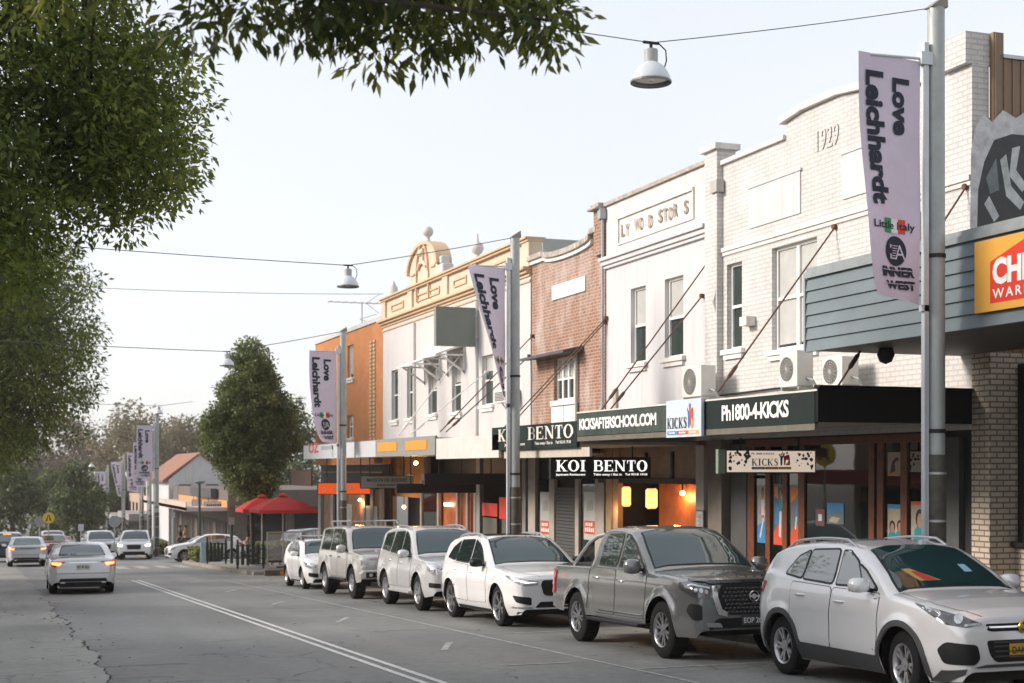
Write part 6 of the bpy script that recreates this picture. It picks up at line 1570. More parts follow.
# ---------------------------------------------------------------- saloons on the move
def saloon(label, mat, detail=2, lit=True, plate=None):
    sp = dict(W=1.86, wb=2.88, R=.335, tw=.235, gap=.045, flare=.02, e0=.74, rf=.7, e1=.74, rr=.75, tumble=.36, crown=.06, rc=.10, shoulder=.05, crease=(.58,.012),
        top=[(.86,.48),(.86,.64),(.82,.74),(.7,.82),(.3,.92),(-.2,.985),(-.42,1.01),(-1.0,1.29),(-1.3,1.38),(-1.7,1.44),(-2.1,1.445),(-2.5,1.40),(-2.8,1.31),(-3.2,1.15),(-3.5,1.055),(-3.8,1.03),(-3.96,1.02),(-4.03,.96),(-4.07,.80),(-4.08,.62),(-4.08,.48)],
        bot=[(.86,.30),(.78,.20),(.4,.17),(-3.4,.19),(-3.8,.26),(-4.08,.34)],
        belt=[(.86,.62),(.4,.84),(-.4,.92),(-1.6,.95),(-2.8,.98),(-3.4,.98),(-4.08,.92)])
    c = Car('moving_car', label, 'car', sp, dict(paint=mat), detail)
    d = c.doors([rnd([(-.70,.34),(-1.74,.32),(-1.74,.95),(-.62,.92)], .06), rnd([(-1.77,.32),(-2.46,.34),(-2.7,.66),(-2.74,.98),(-1.77,.95)], .08)])
    c.handles([(-1.54,.82),(-2.5,.85)], mat, d)
    c.windows([rnd([(-.86,.995),(-1.70,1.0),(-1.70,1.36),(-1.5,1.34),(-1.2,1.22)], .03), rnd([(-1.80,1.0),(-2.6,1.02),(-2.55,1.29),(-1.80,1.365)], .04), rnd([(-2.66,1.02),(-3.0,1.04),(-2.62,1.26)], .03)])
    c.screen([(0,1.04),(.55,1.03),(.7,1.015),(.62,1.2),(.54,1.36),(0,1.385)])
    c.screen([(0,1.075),(.52,1.075),(.62,1.085),(.56,1.24),(.5,1.35),(0,1.37)], rear=True, name='rear_screen', pitch=28)
    h = c.front('headlight', rnd([(.46,.72),(.46,.62),(.7,.60),(.84,.66,.5),(.88,.80,.25),(.72,.77)], .02), HEADGLASS, True, yaw=30, off=.006, step=.05)
    c.front('grille', rnd([(-.36,.72),(.36,.72),(.34,.52),(.26,.40),(-.26,.40),(-.34,.52)], .03), BLACK, off=.01)
    t = c.front('tail_light', rnd([(.40,.915),(.62,.92),(.90,.94,-3.75),(.90,.83,-3.75),(.64,.76),(.58,.86),(.40,.89)], .02), TAILRED, True, rear=True, yaw=25, off=.012, step=.05)
    for sg, p in zip((1,-1), t):
        c.patch('lamp_core', [(-4,sg*.56,.885),(-3.95,sg*.84,.905),(-3.95,sg*.84,.84),(-4,sg*.62,.80)], (1,-sg*.4,0), TAILLIT if lit else TAILRED, off=.02, step=.05, parent=p)
    c.front('boot_chrome', rnd([(-.38,.895),(.38,.895),(.38,.865),(-.38,.865)], .01), CHROME, rear=True, off=.014)
    gap = MB(); L = [(.36,.70),(.60,.84),(.60,.845),(.355,.705)]
    c.front('rear_valance', rnd([(-.62,.44),(.62,.44),(.70,.26),(-.70,.26)], .03), BLACK, rear=True, off=.012)
    c.front('bumper_crease', [(-.78,.575),(.78,.575),(.78,.59),(-.78,.59)], SEAL, rear=True, off=.002)
    for sg in (1,-1):
        e = MB(); e.bar((-3.9,sg*.55,.33),(-4.09,sg*.55,.33),.13,.06); obj('exhaust_tip', e, CHROME, c.root, local=True, bev=.015)
    if plate: c.plate(.76, plate, (.55,.55,.5), (.05,.05,.05), rear=True)
    c.mirrors(-.78, .96, mat, (.08,.115,.075))
    c.wheels((5,'double'), .235)
    return c
# ---------------------------------------------------------------- suvs further off
def far_suv(name, label, mat, lit=False, head=False, group=None):
    sp = dict(W=1.85, wb=2.72, R=.36, tw=.23, gap=.06, flare=.02, e0=.78, rf=.6, e1=.84, tumble=.26, crown=.06, rc=.10, shoulder=.04,
        top=[(.86,.54),(.855,.78),(.82,.90),(.70,.98),(.2,1.05),(-.36,1.10),(-.48,1.13),(-.95,1.46),(-1.25,1.60),(-1.7,1.66),(-2.4,1.66),(-3.1,1.60),(-3.34,1.52),(-3.55,1.12),(-3.62,.98),(-3.66,.8),(-3.66,.5)],
        bot=[(.86,.36),(.78,.26),(.5,.23),(-3.2,.26),(-3.66,.40)],
        belt=[(.86,.82),(.5,.95),(-.4,1.03),(-1.6,1.07),(-2.8,1.12),(-3.66,1.0)])
    c = Car(name, label, 'car', sp, dict(paint=mat), 1, group)
    c.doors([rnd([(-.62,.42),(-1.62,.40),(-1.62,1.07),(-.56,1.04)], .06), rnd([(-1.65,.40),(-2.3,.42),(-2.5,.74),(-2.54,1.1),(-1.65,1.07)], .08)])
    c.windows([rnd([(-.80,1.11),(-1.58,1.12),(-1.58,1.53),(-1.4,1.52),(-1.15,1.38)], .03), rnd([(-1.67,1.12),(-2.45,1.16),(-2.4,1.53),(-1.67,1.54)], .04), rnd([(-2.52,1.165),(-3.1,1.21),(-2.95,1.46),(-2.48,1.52)], .04)])
    c.screen([(0,1.16),(.55,1.15),(.72,1.13),(.64,1.37),(.56,1.56),(0,1.59)])
    c.screen([(0,1.13),(.55,1.13),(.6,1.18),(.54,1.47),(0,1.49)], rear=True, mat=CARGLASS, name='rear_screen', pitch=10)
    lampm = pm('head_lamp_lit', (.9,.88,.8), .2, emit=(1,.86,.66), es=2.0) if head else HEADGLASS
    c.front('headlight', rnd([(.46,.84),(.70,.88),(.86,.92,.5),(.86,.78,.5),(.70,.74),(.46,.74)], .02), lampm, True, yaw=30, off=.008)
    c.front('grille', rnd([(-.40,.84),(.40,.84),(.36,.58),(-.36,.58)], .03), BLACK, off=.01)
    c.front('lower_intake', rnd([(-.6,.46),(.6,.46),(.6,.36),(-.6,.36)], .03), BLACK, off=.01)
    c.front('tail_light', rnd([(.66,.86),(.88,.90,-3.5),(.87,1.14,-3.4),(.66,1.08)], .03), TAILLIT if lit else TAILRED, True, rear=True, yaw=30, off=.012)
    if lit: c.front('brake_lamp', [(-.2,1.51,-3.3),(.2,1.51,-3.3),(.2,1.535,-3.3),(-.2,1.535,-3.3)], TAILLIT, rear=True, off=.02)
    c.front('rear_valance', rnd([(-.7,.46),(.7,.46),(.7,.36),(-.7,.36)], .03), BLACK, rear=True, off=.01)
    c.mirrors(-.74, 1.08, mat, (.08,.12,.09))
    c.wheels((5,'double'), .23)
    return c

# ================================================================ STREET FURNITURE
POLEM = pm('pole_grey', (.36,.385,.375), .5, .25, var=.12, scale=6, streak=.12)
LILAC = pm('lilac_cloth', (.62,.54,.64), .8, var=.07, scale=1.5, bump=.5, bscale=5)
NAVY = pm('navy_print', (.012,.018,.035), .8)
def make_pole(X, Y, H, label, lamp=False):
    z = gz(Y)+.12; t = thing('banner_pole', label, 'pole', (X, Y, z), 'poles with street banners')
    r = .115
    m = MB(); m.tube([(X,Y,z),(X,Y,z+H*.5),(X,Y,z+H)], [r, r*.97, r*.93], 20); obj('shaft', m, POLEM, t, smooth=40)
    m = MB(); m.prism([(-r,0),(r,0),(r,.06),(r*.9,.16),(-r*.9,.02)], (X,Y-r*.8,z+H+.003), (1,0,0), (0,0,1), (0,r*1.6,0)); obj('cap', m, pm('pole_cap', (.25,.23,.19), .6), t)
    for k in (.345, .615): m = MB(); m.tube([(X,Y,z+H*k),(X,Y,z+H*k+.05)], r*1.06, 20); obj('band', m, SEAL, t)
    m = MB(); m.tube([(X,Y,z+.002),(X,Y,z+2.55)], r*1.10, 20); m.cyl((X,Y,z+.003),(X,Y,z+.05),.2,n=20); s = obj('sleeve', m, pm('brown_sleeve', (.085,.075,.06), .6, var=.4, scale=8), t, smooth=40)
    m = MB()
    for k in range(4): m.tube([(X,Y,z+.5+k*.6),(X,Y,z+.53+k*.6)], r*1.14, 20)
    obj('strap', m, STEEL, s)
    m = MB(); m.box((X-r-.085, Y-.04, z+.4), (X-r-.02, Y+.03, z+H*.945)); obj('banner_track', m, pm('pale_track', (.55,.58,.60), .45, .3), t)
    m = MB(); zt = z+H*.918; m.box((X-r-.14, Y-.06, zt-.06), (X-.02, Y+.05, zt+.10)); m.cyl((X-r-.12, Y, zt+.02), (X-r-.86, Y, zt-.0), .018, n=8); m.box((X-r-.12, Y-.04, zt-3.16), (X-r-.02, Y+.03, zt-3.08)); obj('bracket', m, pm('pale_track', (.55,.58,.60), .45, .3), t)
    return t
def banner(X, Y, zt, w, h, label, phi=40, power=1.2, back=0.06, mark=True):
    """cloth hung from an arm at (X, zt) that reaches out over the street; its loose lower edge swings away in the breeze"""
    x0 = X-.24
    def at_(s, t):           # s from the free edge (0) to the pole (1), t from the top (0) to the bottom (1)
        a = math.radians(phi)*t**power; q = (1-s)*w
        rip = .025*math.sin(5*s+7*t)*t + .012*math.sin(11*s+3*t)*t
        drop = .05*q*math.sin(a)
        return Vector((x0-q*math.cos(a)-.02*math.sin(9*t)*t, Y+q*math.sin(a)*(1-.1*t)+rip, zt-h*t+drop*t+.05*(1-s)*(1-t)+.10*(1-s)*max(0,t-.93)/.07*.9))
    N, M = 10, 36; m = MB()
    V = [at_(i/N, j/M) for j in range(M+1) for i in range(N+1)]
    F = [(j*(N+1)+i, j*(N+1)+i+1, (j+1)*(N+1)+i+1, (j+1)*(N+1)+i) for j in range(M) for i in range(N)]
    m.add(V, F); m.add([v+Vector((0,.004,0)) for v in V], [tuple(reversed(f)) for f in F])
    o = obj('street_banner', m, LILAC, None, smooth=60); tag(o, label, 'banner', 'banners reading Love Leichhardt')
    def onto(name, shapes, mat, off):
        mm = MB()
        for V2, F2 in shapes:
            P = []
            for s, t in V2:
                e = .01; p = at_(s, t); n = (at_(s+e,t)-p).cross(at_(s,t+e)-p).normalized()
                if n.y > 0: n = -n
                P.append(p+n*off)
            mm.add(P, F2)
        return obj(name, mm, mat, o)
    def fit(polys, s0, t0, s1, t1, rot):
        V2, F2 = polys; xs = [p[0] for p in V2]; ys = [p[1] for p in V2]; W, H = max(xs)-min(xs), max(ys)-min(ys); x_, y_ = min(xs), min(ys)
        out = []
        for x, y in V2:
            u, v = (x-x_)/W, (y-y_)/H
            out.append((s0+(s1-s0)*v, t0+(t1-t0)*u) if rot else (s0+(s1-s0)*u, t1-(t1-t0)*v))
        return out, F2
    def box(s0, t0, s1, t1): return [(s0+(s1-s0)*i/4, t0) for i in range(5)]+[(s0+(s1-s0)*i/4, t1) for i in range(5)], [(i,i+1,6+i,5+i) for i in range(4)]
    sh = [fit(text_polys('Love', .045), .53, .085, .81, .318, True), fit(text_polys('Leichhardt', .045), .10, .07, .39, .61, True)]
    onto('flag_green', [box(.30, .66, .44, .718)], pm('flag_green', (.02,.28,.10), .8), .008)
    onto('flag_white', [box(.44, .66, .575, .718)], pm('flag_white', (.72,.72,.72), .8), .008)
    onto('flag_red', [box(.575, .66, .71, .718)], pm('flag_red', (.65,.06,.04), .8), .008)
    sh.append(fit(text_polys('Little Italy', .015), .09, .672, .88, .712, False))
    if mark:
        ce, ra = (.51, .79), .205; k = w/h
        ring = [(ce[0]+ra*math.cos(a), ce[1]+ra*k*math.sin(a)) for a in np.linspace(0, 2*math.pi, 33)]
        sh.append(([ce]+ring, [(0, i+1, i+2) for i in range(32)]))
        sh.append(fit(text_polys('INNER', .05), .20, .855, .86, .895, False)); sh.append(fit(text_polys('WEST', .05), .26, .91, .86, .95, False))
        sl = [fit(text_polys('A', -.005), .50, .765, .69, .825, False)]
        sl.append(([(.395,.765),(.425,.765),(.425,.818),(.395,.818)], [(0,1,2,3)])); sl.append(([(.395,.818),(.52,.818),(.52,.823),(.395,.823)], [(0,1,2,3)]))
        for q in range(5): sl.append(([(.44,.768+q*.010),(.56-q*.012,.768+q*.010),(.56-q*.012,.771+q*.010),(.44,.771+q*.010)], [(0,1,2,3)]))
        onto('roundel_letters', sl, LILAC, .016)
        st = []
        for q in range(2): st.append(box(.18, .868+q*.055, .88, .8705+q*.055))
        onto('stencil_gap', st, LILAC, .018)
    onto('lettering', sh, NAVY, .012)
    return o
PP = []
for k, u in enumerate((936, 515, 343)):
    X = 11.3; Y = fy(u, X); PP.append((X, Y, 8.18))
for u, d, Xo in ((157, 83, None), (150, 100, None), (142, 114, None), (124, 130, None), (108, 152, None)):
    X = (u-VX)*d*CS/FPX; PP.append((X, (d-X*SN)/CS, 8.2))
plab = ['grey banner pole standing in front of the chemist awning', 'second grey banner pole, in front of the rendered restaurant shop', 'third grey banner pole, before the orange brick building', 'grey banner pole on the far corner past the side street, lamp above it',
        'grey banner pole just beyond the far corner one', 'grey banner pole before the low corner shop, third past the side street', 'grey banner pole near the gabled white building', 'last grey banner pole, smallest down the street']
bl = [('large fully readable lilac banner hanging before the weatherboard awning', -24, 1.8), ('lilac banner twisted almost edge-on by the breeze, on the second pole', -74, .75), ('lilac banner curling at its foot, on the third pole', -50, 2.4), ('lilac banner hanging flat, on the far corner pole with the lamp', 6, 1),
      ('lilac banner half hidden behind the one on the far corner pole', 10, 1), ('lilac banner hanging straight on the pole before the low corner shop', 18, 1.5), ('lilac banner pulled to a point, on the pole near the gabled white building', -70, .8), ('smallest lilac banner, hanging flat on the last pole down the street', 12, 1)]
for (X, Y, H), l, (b, ph, pw) in zip(PP, plab, bl):
    make_pole(X, Y, H, l)
    banner(X, Y, gz(Y)+.12+H*.918-.02, .90, 3.06, b, ph, pw)
# ---- lamps strung on wires across the street
LAMPM = pm('lamp_enamel', (.62,.66,.69), .4, var=.06)
def pendant(x, Y, zb, label, s=1.0):
    t = thing('hanging_lamp', label, 'street lamp', (x, Y, zb), 'lamps hung on wires over the street')
    m = MB(); m.lathe([(.23,0),(.235,.02),(.225,.06),(.20,.12),(.15,.19),(.085,.235),(.08,.24)], (x,Y,zb), n=28); obj('shade', m, LAMPM, t, smooth=40)
    m = MB(); m.lathe([(.001,.395),(.078,.39),(.082,.37),(.082,.24),(.001,.238)], (x,Y,zb), n=20); obj('gear_housing', m, pm('lamp_grey', (.40,.41,.40), .5), t, smooth=40)
    m = MB(); m.lathe([(.001,.03),(.10,.022),(.19,.03),(.222,.03)], (x,Y,zb), n=24); obj('glass', m, pm('lamp_glass', (.10,.12,.12), .1, var=.4, scale=20, coat=1), t, smooth=40)
    m = MB(); m.lathe([(.236,-.005),(.242,.0),(.242,.02),(.236,.025)], (x,Y,zb), n=28); obj('rim_clamp', m, pm('lamp_clamp', (.18,.19,.19), .4, .5), t)
    m = MB(); m.tube([(x,Y,zb+.39),(x,Y,zb+.46)], .02, 8); m.tube([(x-.10,Y,zb+.47),(x+.10,Y,zb+.47)], .018, 6); m.tube([(x+.10,Y,zb+.47),(x+.19,Y,zb+.40),(x+.20,Y,zb+.28),(x+.17,Y,zb+.18)], .008, 6); obj('hanger', m, SEAL, t)
    return (x, Y, zb+.47)
def wire(p, q, sag, label, r=.008, mid=None):
    pts = []; p, q = Vector(p), Vector(q)
    seq = [p, q] if mid is None else [p, Vector(mid), q]
    for a, b in zip(seq, seq[1:]):
        for k in range(13):
            t = k/12; v = a.lerp(b, t); v.z -= sag*4*t*(1-t)*((b-a).length/max(.1,(q-p).length)); pts.append(v)
    m = MB(); m.tube(pts, r, 5); o = obj('overhead_wire', m, pm('wire_black', (.10,.10,.105), .6), None); tag(o, label, 'wire', 'wires over the street')
for k, (u, v) in enumerate(((651, 83), (348, 287), (227, 366))):
    X, Y, H = PP[k]; d = 0; x = xat(u, Y); zb = EYE+(VH-v)*depth(x, Y)/FPX
    top = pendant(x, Y, zb, ('big hanging lamp whose glass is seen from below, high over the white facades', 'hanging lamp over the street above the third banner pole', 'hanging lamp just above the street tree beside the red parasols')[k])
    wire((-6.5, Y, zb+.9+.3*(k == 0)), (X, Y, gz(Y)+.12+H+.02), .10, ('wire carrying the big lamp over the white facades', 'wire carrying the hanging lamp beside the gabled building', 'wire carrying the lamp above the street tree')[k], (.006+.003*k), (top[0], top[1], top[2]))
for k, (u, v, d) in enumerate(((159, 414, 83), (147, 437, 100), (91.5, 467, 118), (74, 475, 135), (63, 481, 152), (54.5, 486, 168), (46.5, 491, 184), (39.5, 499, 200))):
    p = at(u, v, d); pendant(p.x, p.y, p.z, ('lamp over the far corner banner pole', 'hanging lamp half lost against the far trees, on the wire past the corner lamp', 'largest of the receding lamps over the far traffic', 'second of the receding lamps over the far traffic', 'third of the receding lamps over the far traffic', 'fourth of the receding lamps over the far traffic', 'fifth of the receding lamps over the far traffic', 'last and lowest of the receding lamps over the far traffic')[k])
    if k < 6: wire((-6.5, p.y, p.z+.9), (max(11.4, p.x+1), p.y, p.z+.75), .08, ('wire with the lamp over the far corner pole', 'wire with the lamp against the trees', 'wire with the largest receding lamp', 'wire with the second receding lamp', 'wire with the third receding lamp', 'wire with the fourth receding lamp')[k], .014, (p.x, p.y, p.z+.47))
a = at(140, 277, 47); b = wallpt(384, 294); wire((a.x-6, b[1], a.z+.35), (b[0], b[1], b[2]), .15, 'lower bare wire running to the gabled building parapet', .010)
# ---- air-conditioning units
ACM = pm('ac_enamel', (.66,.65,.61), .5, var=.06, streak=.1)
def ac(u0, u1, vt, vb, X, label, dep=.34):
    y1, y0 = fy(u0, X), fy(u1, X); ym = (y0+y1)/2; z0, z1 = fz(vb, X, ym), fz(vt, X, ym)
    t = thing('air_conditioner', label, 'air conditioner', (X, ym, z0), 'air-conditioning units on the facades')
    m = MB(); m.box((X, y0, z0), (X+dep, y1, z1)); obj('case', m, ACM, t, bev=.015)
    m = MB(); r = min((z1-z0)*.42, (y1-y0)*.36); cy = ym+(y1-y0)*.08; cz = (z0+z1)/2
    disc(m, (X-.002, cy, cz), (0,-1,0), (0,0,1), r, .002, 28); f = obj('fan_opening', m, pm('fan_dark', (.10,.10,.09), .6), t)
    m = MB()
    for k in range(1, 6): m.tube([(X-.012, cy+r*k/5*math.cos(a), cz+r*k/5*math.sin(a)) for a in np.linspace(0, 2*math.pi, 25)], .006, 4, False)
    for k in range(8): a = math.pi*k/8; m.tube([(X-.014, cy-r*math.cos(a), cz-r*math.sin(a)), (X-.014, cy+r*math.cos(a), cz+r*math.sin(a))], .005, 4)
    m.cyl((X-.018,cy,cz),(X-.005,cy,cz),r*.14,n=12); obj('fan_guard', m, pm('fan_wire', (.42,.42,.40), .5), f)
    m = MB(); m.box((X+.02,y0-.03,z0-.06),(X+dep+.2,y0+.02,z0-.003)); m.box((X+.02,y1-.06,z0-.06),(X+dep+.2,y1-.01,z0-.003)); m.tube([(X+.2,y0-.003,z0+.15),(X+.25,y0-.12,z0+.1),(X+.35,y0-.16,z0-.1)], .025, 6); obj('bracket', m, STEEL, t)
ac(682, 701, 366, 397, 13.75, 'white air conditioner above the square kicks sign')
ac(779.5, 797, 351, 387, 13.6, 'air conditioner below the wide upper window of the brick shop')
ac(822, 842, 357, 386, 13.9, 'air conditioner tucked behind the grey weatherboard awning')
y1, y0 = fy(496, XF-.4), fy(508, XF-.4); zz = fz(402, XF-.4, y0); zt = fz(389, XF-.4, y0)
t = thing('air_conditioner', 'small window air conditioner on the gabled building beside the second pole', 'air conditioner', (XF-.2, (y0+y1)/2, zz))
m = MB(); m.box((XF-.45, y0, zz), (XF-.02, y1, zt)); obj('case', m, ACM, t, bev=.015)
m = MB()
for k in range(6): z = zz+.06+k*(zt-zz-.1)/6; m.box((XF-.458, y0+.05, z), (XF-.451, y1-.05, z+.025))
obj('louvre_slots', m, CHARCOAL, t); m = MB(); m.bar((XF-.4, (y0+y1)/2, zz-.003), (XF-.03, (y0+y1)/2, zz-.5), .03, .03); obj('bracket', m, STEEL, t)

# ---- hanging signs (faces turned to the viewer)
def hung_sign(name, u0, u1, vt, vb, Xs, label, cat, face, edge=SEAL, th=.10, drop=.35, Y=None):
    """sign set square to the street: its outer end at column u0 stands at x = Xs"""
    tt = (u0-512)/FPX; Yp = Y or Xs*(CS-tt*SN)/(tt*CS+SN); x0, x1 = xat(u0, Yp), xat(u1, Yp); dm = depth((x0+x1)/2, Yp)
    z0, z1 = EYE+(VH-vb)*dm/FPX, EYE+(VH-vt)*dm/FPX
    t = thing(name, label, cat, ((x0+x1)/2, Yp, z0))
    m = MB(); m.box((x0, Yp, z0), (x1, Yp+th, z1)); obj('case', m, edge, t, bev=.008)
    m = MB(); m.box((x0+.025, Yp-.006, z0+.025), (x1-.025, Yp-.002, z1-.025)); f = obj('face', m, face, t)
    if drop:
        m = MB()
        for x in (x0+(x1-x0)*.18, x1-(x1-x0)*.18): m.box((x-.015, Yp+th/2-.015, z1), (x+.015, Yp+th/2+.015, z1+drop))
        obj('hanger', m, SEAL, t)
    return t, f, x0, x1, z0, z1, Yp
def stext(parent, s, x, z, w, h, Yp, mat, bold=.02, serif=False, name='lettering', off=.008):
    m = MB(); put_text(m, serif_polys(s) if serif else text_polys(s, bold), (x, Yp, z), (1,0,0), (0,0,1), w, h, t=off, stack=serif); return obj(name, m, mat, parent)
def bars(parent, x, z, w, h, Yp, mat, n, off=.008):
    """small print too blurred to read: a row of letter-sized marks"""
    m = MB(); r = random.Random(n); k = w/n
    for i in range(n): m.quad((x+k*i+k*.12, Yp-off, z), (x+k*i+k*r.uniform(.7,.9), Yp-off, z), (x+k*i+k*r.uniform(.7,.9), Yp-off, z+h*r.uniform(.8,1)), (x+k*i+k*.12, Yp-off, z+h*r.uniform(.75,1)))
    return obj('small_print', m, mat, parent)
def ybars(parent, yl, z, w, h, x, mat, n, off=.006):
    m = MB(); r = random.Random(n); k = w/n
    for i in range(n): m.quad((x-off, yl-k*i-k*.12, z), (x-off, yl-k*i-k*.82, z), (x-off, yl-k*i-k*.82, z+h*r.uniform(.8,1)), (x-off, yl-k*i-k*.12, z+h*r.uniform(.75,1)))
    return obj('small_print', m, mat, parent)
def kicks_figures(parent, x, z, s, Yp, off=.009):
    """two leaping figures, one blue and one red-orange"""
    for nm, col, polys in (('blue_figure', (.03,.13,.42), [[(.20,.0),(.34,.0),(.36,.42),(.42,.56),(.56,.80),(.50,.84),(.36,.66),(.26,.64),(.10,.78),(.05,.74),(.18,.54)],[(.22,.70),(.30,.68),(.34,.76),(.28,.82),(.21,.78)]]),
                           ('red_figure', (.62,.07,.03), [[(.48,.02),(.56,.0),(.62,.36),(.80,.38),(.84,.10),(.94,.10),(.92,.50),(.88,.72),(.66,.70),(.52,.62),(.36,.92),(.30,.90),(.44,.54)],[(.62,.76),(.76,.76),(.78,.90),(.66,.92)]]),
                           ('orange_figure', (.80,.32,.07), [[(.62,.0),(.92,.0),(.96,.16),(.80,.30),(.72,.14),(.60,.12)]])):
        m = MB()
        for p in polys: m.add([(x+a*s, Yp-off-(.001 if 'red' in nm else .002 if 'orange' in nm else 0), z+b*s) for a, b in p], [tuple(range(len(p)))])
        obj(nm, m, pm(nm+'_ink', col, .5, var=.04), parent)
def strip_tags(parent, x, z, w, h, Yp, cols, words):
    for k, (c, wd) in enumerate(zip(cols, words)):
        m = MB(); m.box((x+w*k/3+.004, Yp-.012, z), (x+w*(k+1)/3-.004, Yp-.008, z+h)); o = obj('colour_tab', m, pm('tab_%s' % wd.lower(), c, .5), parent)
        bars(o, x+w*(k+.18)/3, z+h*.26, w*.64/3, h*.46, Yp, TEXTWHITE, 6, .0135)
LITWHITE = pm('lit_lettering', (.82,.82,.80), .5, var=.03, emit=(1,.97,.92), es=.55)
# koi bento under-awning sign
t, f, x0, x1, z0, z1, Yp = hung_sign('hanging_sign', 550.5, 651, 457, 479, 11.85, 'black hanging sign in white serif capitals under the restaurant awning', 'sign', pm('black_sign_face', (.008,.008,.009), .7))
W, H = x1-x0, z1-z0
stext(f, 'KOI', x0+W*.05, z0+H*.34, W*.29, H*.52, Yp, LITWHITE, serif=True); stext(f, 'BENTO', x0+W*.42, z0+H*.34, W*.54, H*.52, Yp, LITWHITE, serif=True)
stext(f, 'Japanese Restaurant', x0+W*.05, z0+H*.13, W*.29, H*.13, Yp, LITWHITE); stext(f, 'Take away / Eat in   Tel 9518 1918', x0+W*.42, z0+H*.13, W*.54, H*.13, Yp, LITWHITE)
# kicks light box
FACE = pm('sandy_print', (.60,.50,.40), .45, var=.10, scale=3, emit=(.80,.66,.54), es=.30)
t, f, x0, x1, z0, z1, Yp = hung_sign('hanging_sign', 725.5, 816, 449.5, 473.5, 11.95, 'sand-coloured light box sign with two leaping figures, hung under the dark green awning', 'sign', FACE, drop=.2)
W, H = x1-x0, z1-z0
m = MB(); m.box((x0-.14, Yp-.002, z0), (x0-.003, Yp+.09, z1)); obj('end_panel', m, pm('sage_end', (.20,.25,.19), .5), t)
stext(f, 'KICKS', x0+W*.28, z0+H*.32, W*.29, H*.30, Yp, pm('brown_ink', (.05,.03,.02), .5), serif=True); stext(f, 'Ph 1800-4-KICKS', x0+W*.28, z0+H*.78, W*.25, H*.09, Yp, pm('brown_ink', (.05,.03,.02), .5))
kicks_figures(f, x0+W*.57, z0+H*.34, H*.62, Yp); strip_tags(f, x0+W*.28, z0+H*.17, W*.44, H*.11, Yp, ((.10,.22,.50),(.70,.22,.06),(.80,.46,.16)), ('SPORT','DANCE','HOLIDAY'))
m = MB()
rr = random.Random(3)
for xa, xb in ((.03,.25),(.74,.97)):
    for k in range(22):
        cx, cz = x0+W*rr.uniform(xa,xb), z0+H*rr.uniform(.55,.9) if k < 12 else z0+H*rr.uniform(.15,.85); r = H*rr.uniform(.02,.09)
        m.add([(cx+r*math.cos(a)*rr.uniform(.5,1.5), Yp-.009-.0002*k, cz+r*math.sin(a)*rr.uniform(.5,1.4)) for a in np.linspace(0, 5.6, 7)], [tuple(range(7))])
obj('dark_print', m, pm('sepia_print', (.06,.05,.04), .6, var=.5), f)
# square kicks sign on the awning edge
ya, yb = fy(702.5, XA-.06), fy(667.5, XA-.06); ym = (ya+yb)/2; z0, z1 = fz(437, XA, ym), fz(399.5, XA, ym)
t = thing('square_sign', 'square pale blue sign with two leaping figures fixed to the awning edge', 'sign', (XA-.06, ym, z0))
m = MB(); m.box((XA-.085, ya, z0), (XA-.03, yb, z1)); f = obj('face', m, pm('pale_blue_face', (.56,.63,.70), .45, var=.04), t)
class YZ: pass
def ytext(parent, s, yl, z, w, h, x, mat, bold=.02, serif=False, off=.006, name='lettering'):
    m = MB(); put_text(m, serif_polys(s) if serif else text_polys(s, bold), (x, yl, z), (0,-1,0), (0,0,1), w, h, t=off, stack=serif); return obj(name, m, mat, parent)
W, H = yb-ya, z1-z0
ytext(f, 'KICKS', yb-W*.03, z0+H*.23, W*.57, H*.30, XA-.085, pm('charcoal_ink', (.03,.035,.035), .5), serif=True)
for nm, col, polys in (('blue_figure', (.03,.13,.42), [[(.20,.0),(.34,.0),(.36,.42),(.42,.56),(.56,.86),(.50,.90),(.34,.62),(.26,.60),(.10,.74),(.05,.70),(.18,.5)]]), ('red_figure', (.62,.07,.03), [[(.42,.08),(.50,.06),(.56,.36),(.70,.40),(.74,.14),(.84,.12),(.84,.50),(.82,.74),(.62,.70),(.46,.62),(.34,.90),(.27,.88),(.40,.54)]]), ('orange_figure', (.80,.32,.07), [[(.56,.0),(.82,.0),(.86,.18),(.74,.34),(.66,.14),(.54,.12)]])):
    m = MB(); s = H*.72
    for p in polys: m.add([(XA-.092-(.001 if 'red' in nm else .002 if 'orange' in nm else 0), yb-W*.60-a*s*.62, z0+H*.24+b*s) for a, b in p], [tuple(range(len(p)))])
    obj(nm, m, pm(nm+'_ink', col, .5), f)
for k, (c, wd) in enumerate((((.10,.22,.50),'SPORT'),((.62,.10,.05),'DANCE'),((.80,.40,.13),'HOLIDAY'))):
    m = MB(); y = yb-W*(.04+.3*k); m.box((XA-.091, y-W*.29, z0+H*.07), (XA-.086, y, z0+H*.17)); o = obj('colour_tab', m, pm('tab2_%d' % k, c, .5), f); ybars(o, y-W*.05, z0+H*.095, W*.19, H*.05, XA-.091, TEXTWHITE, 6)
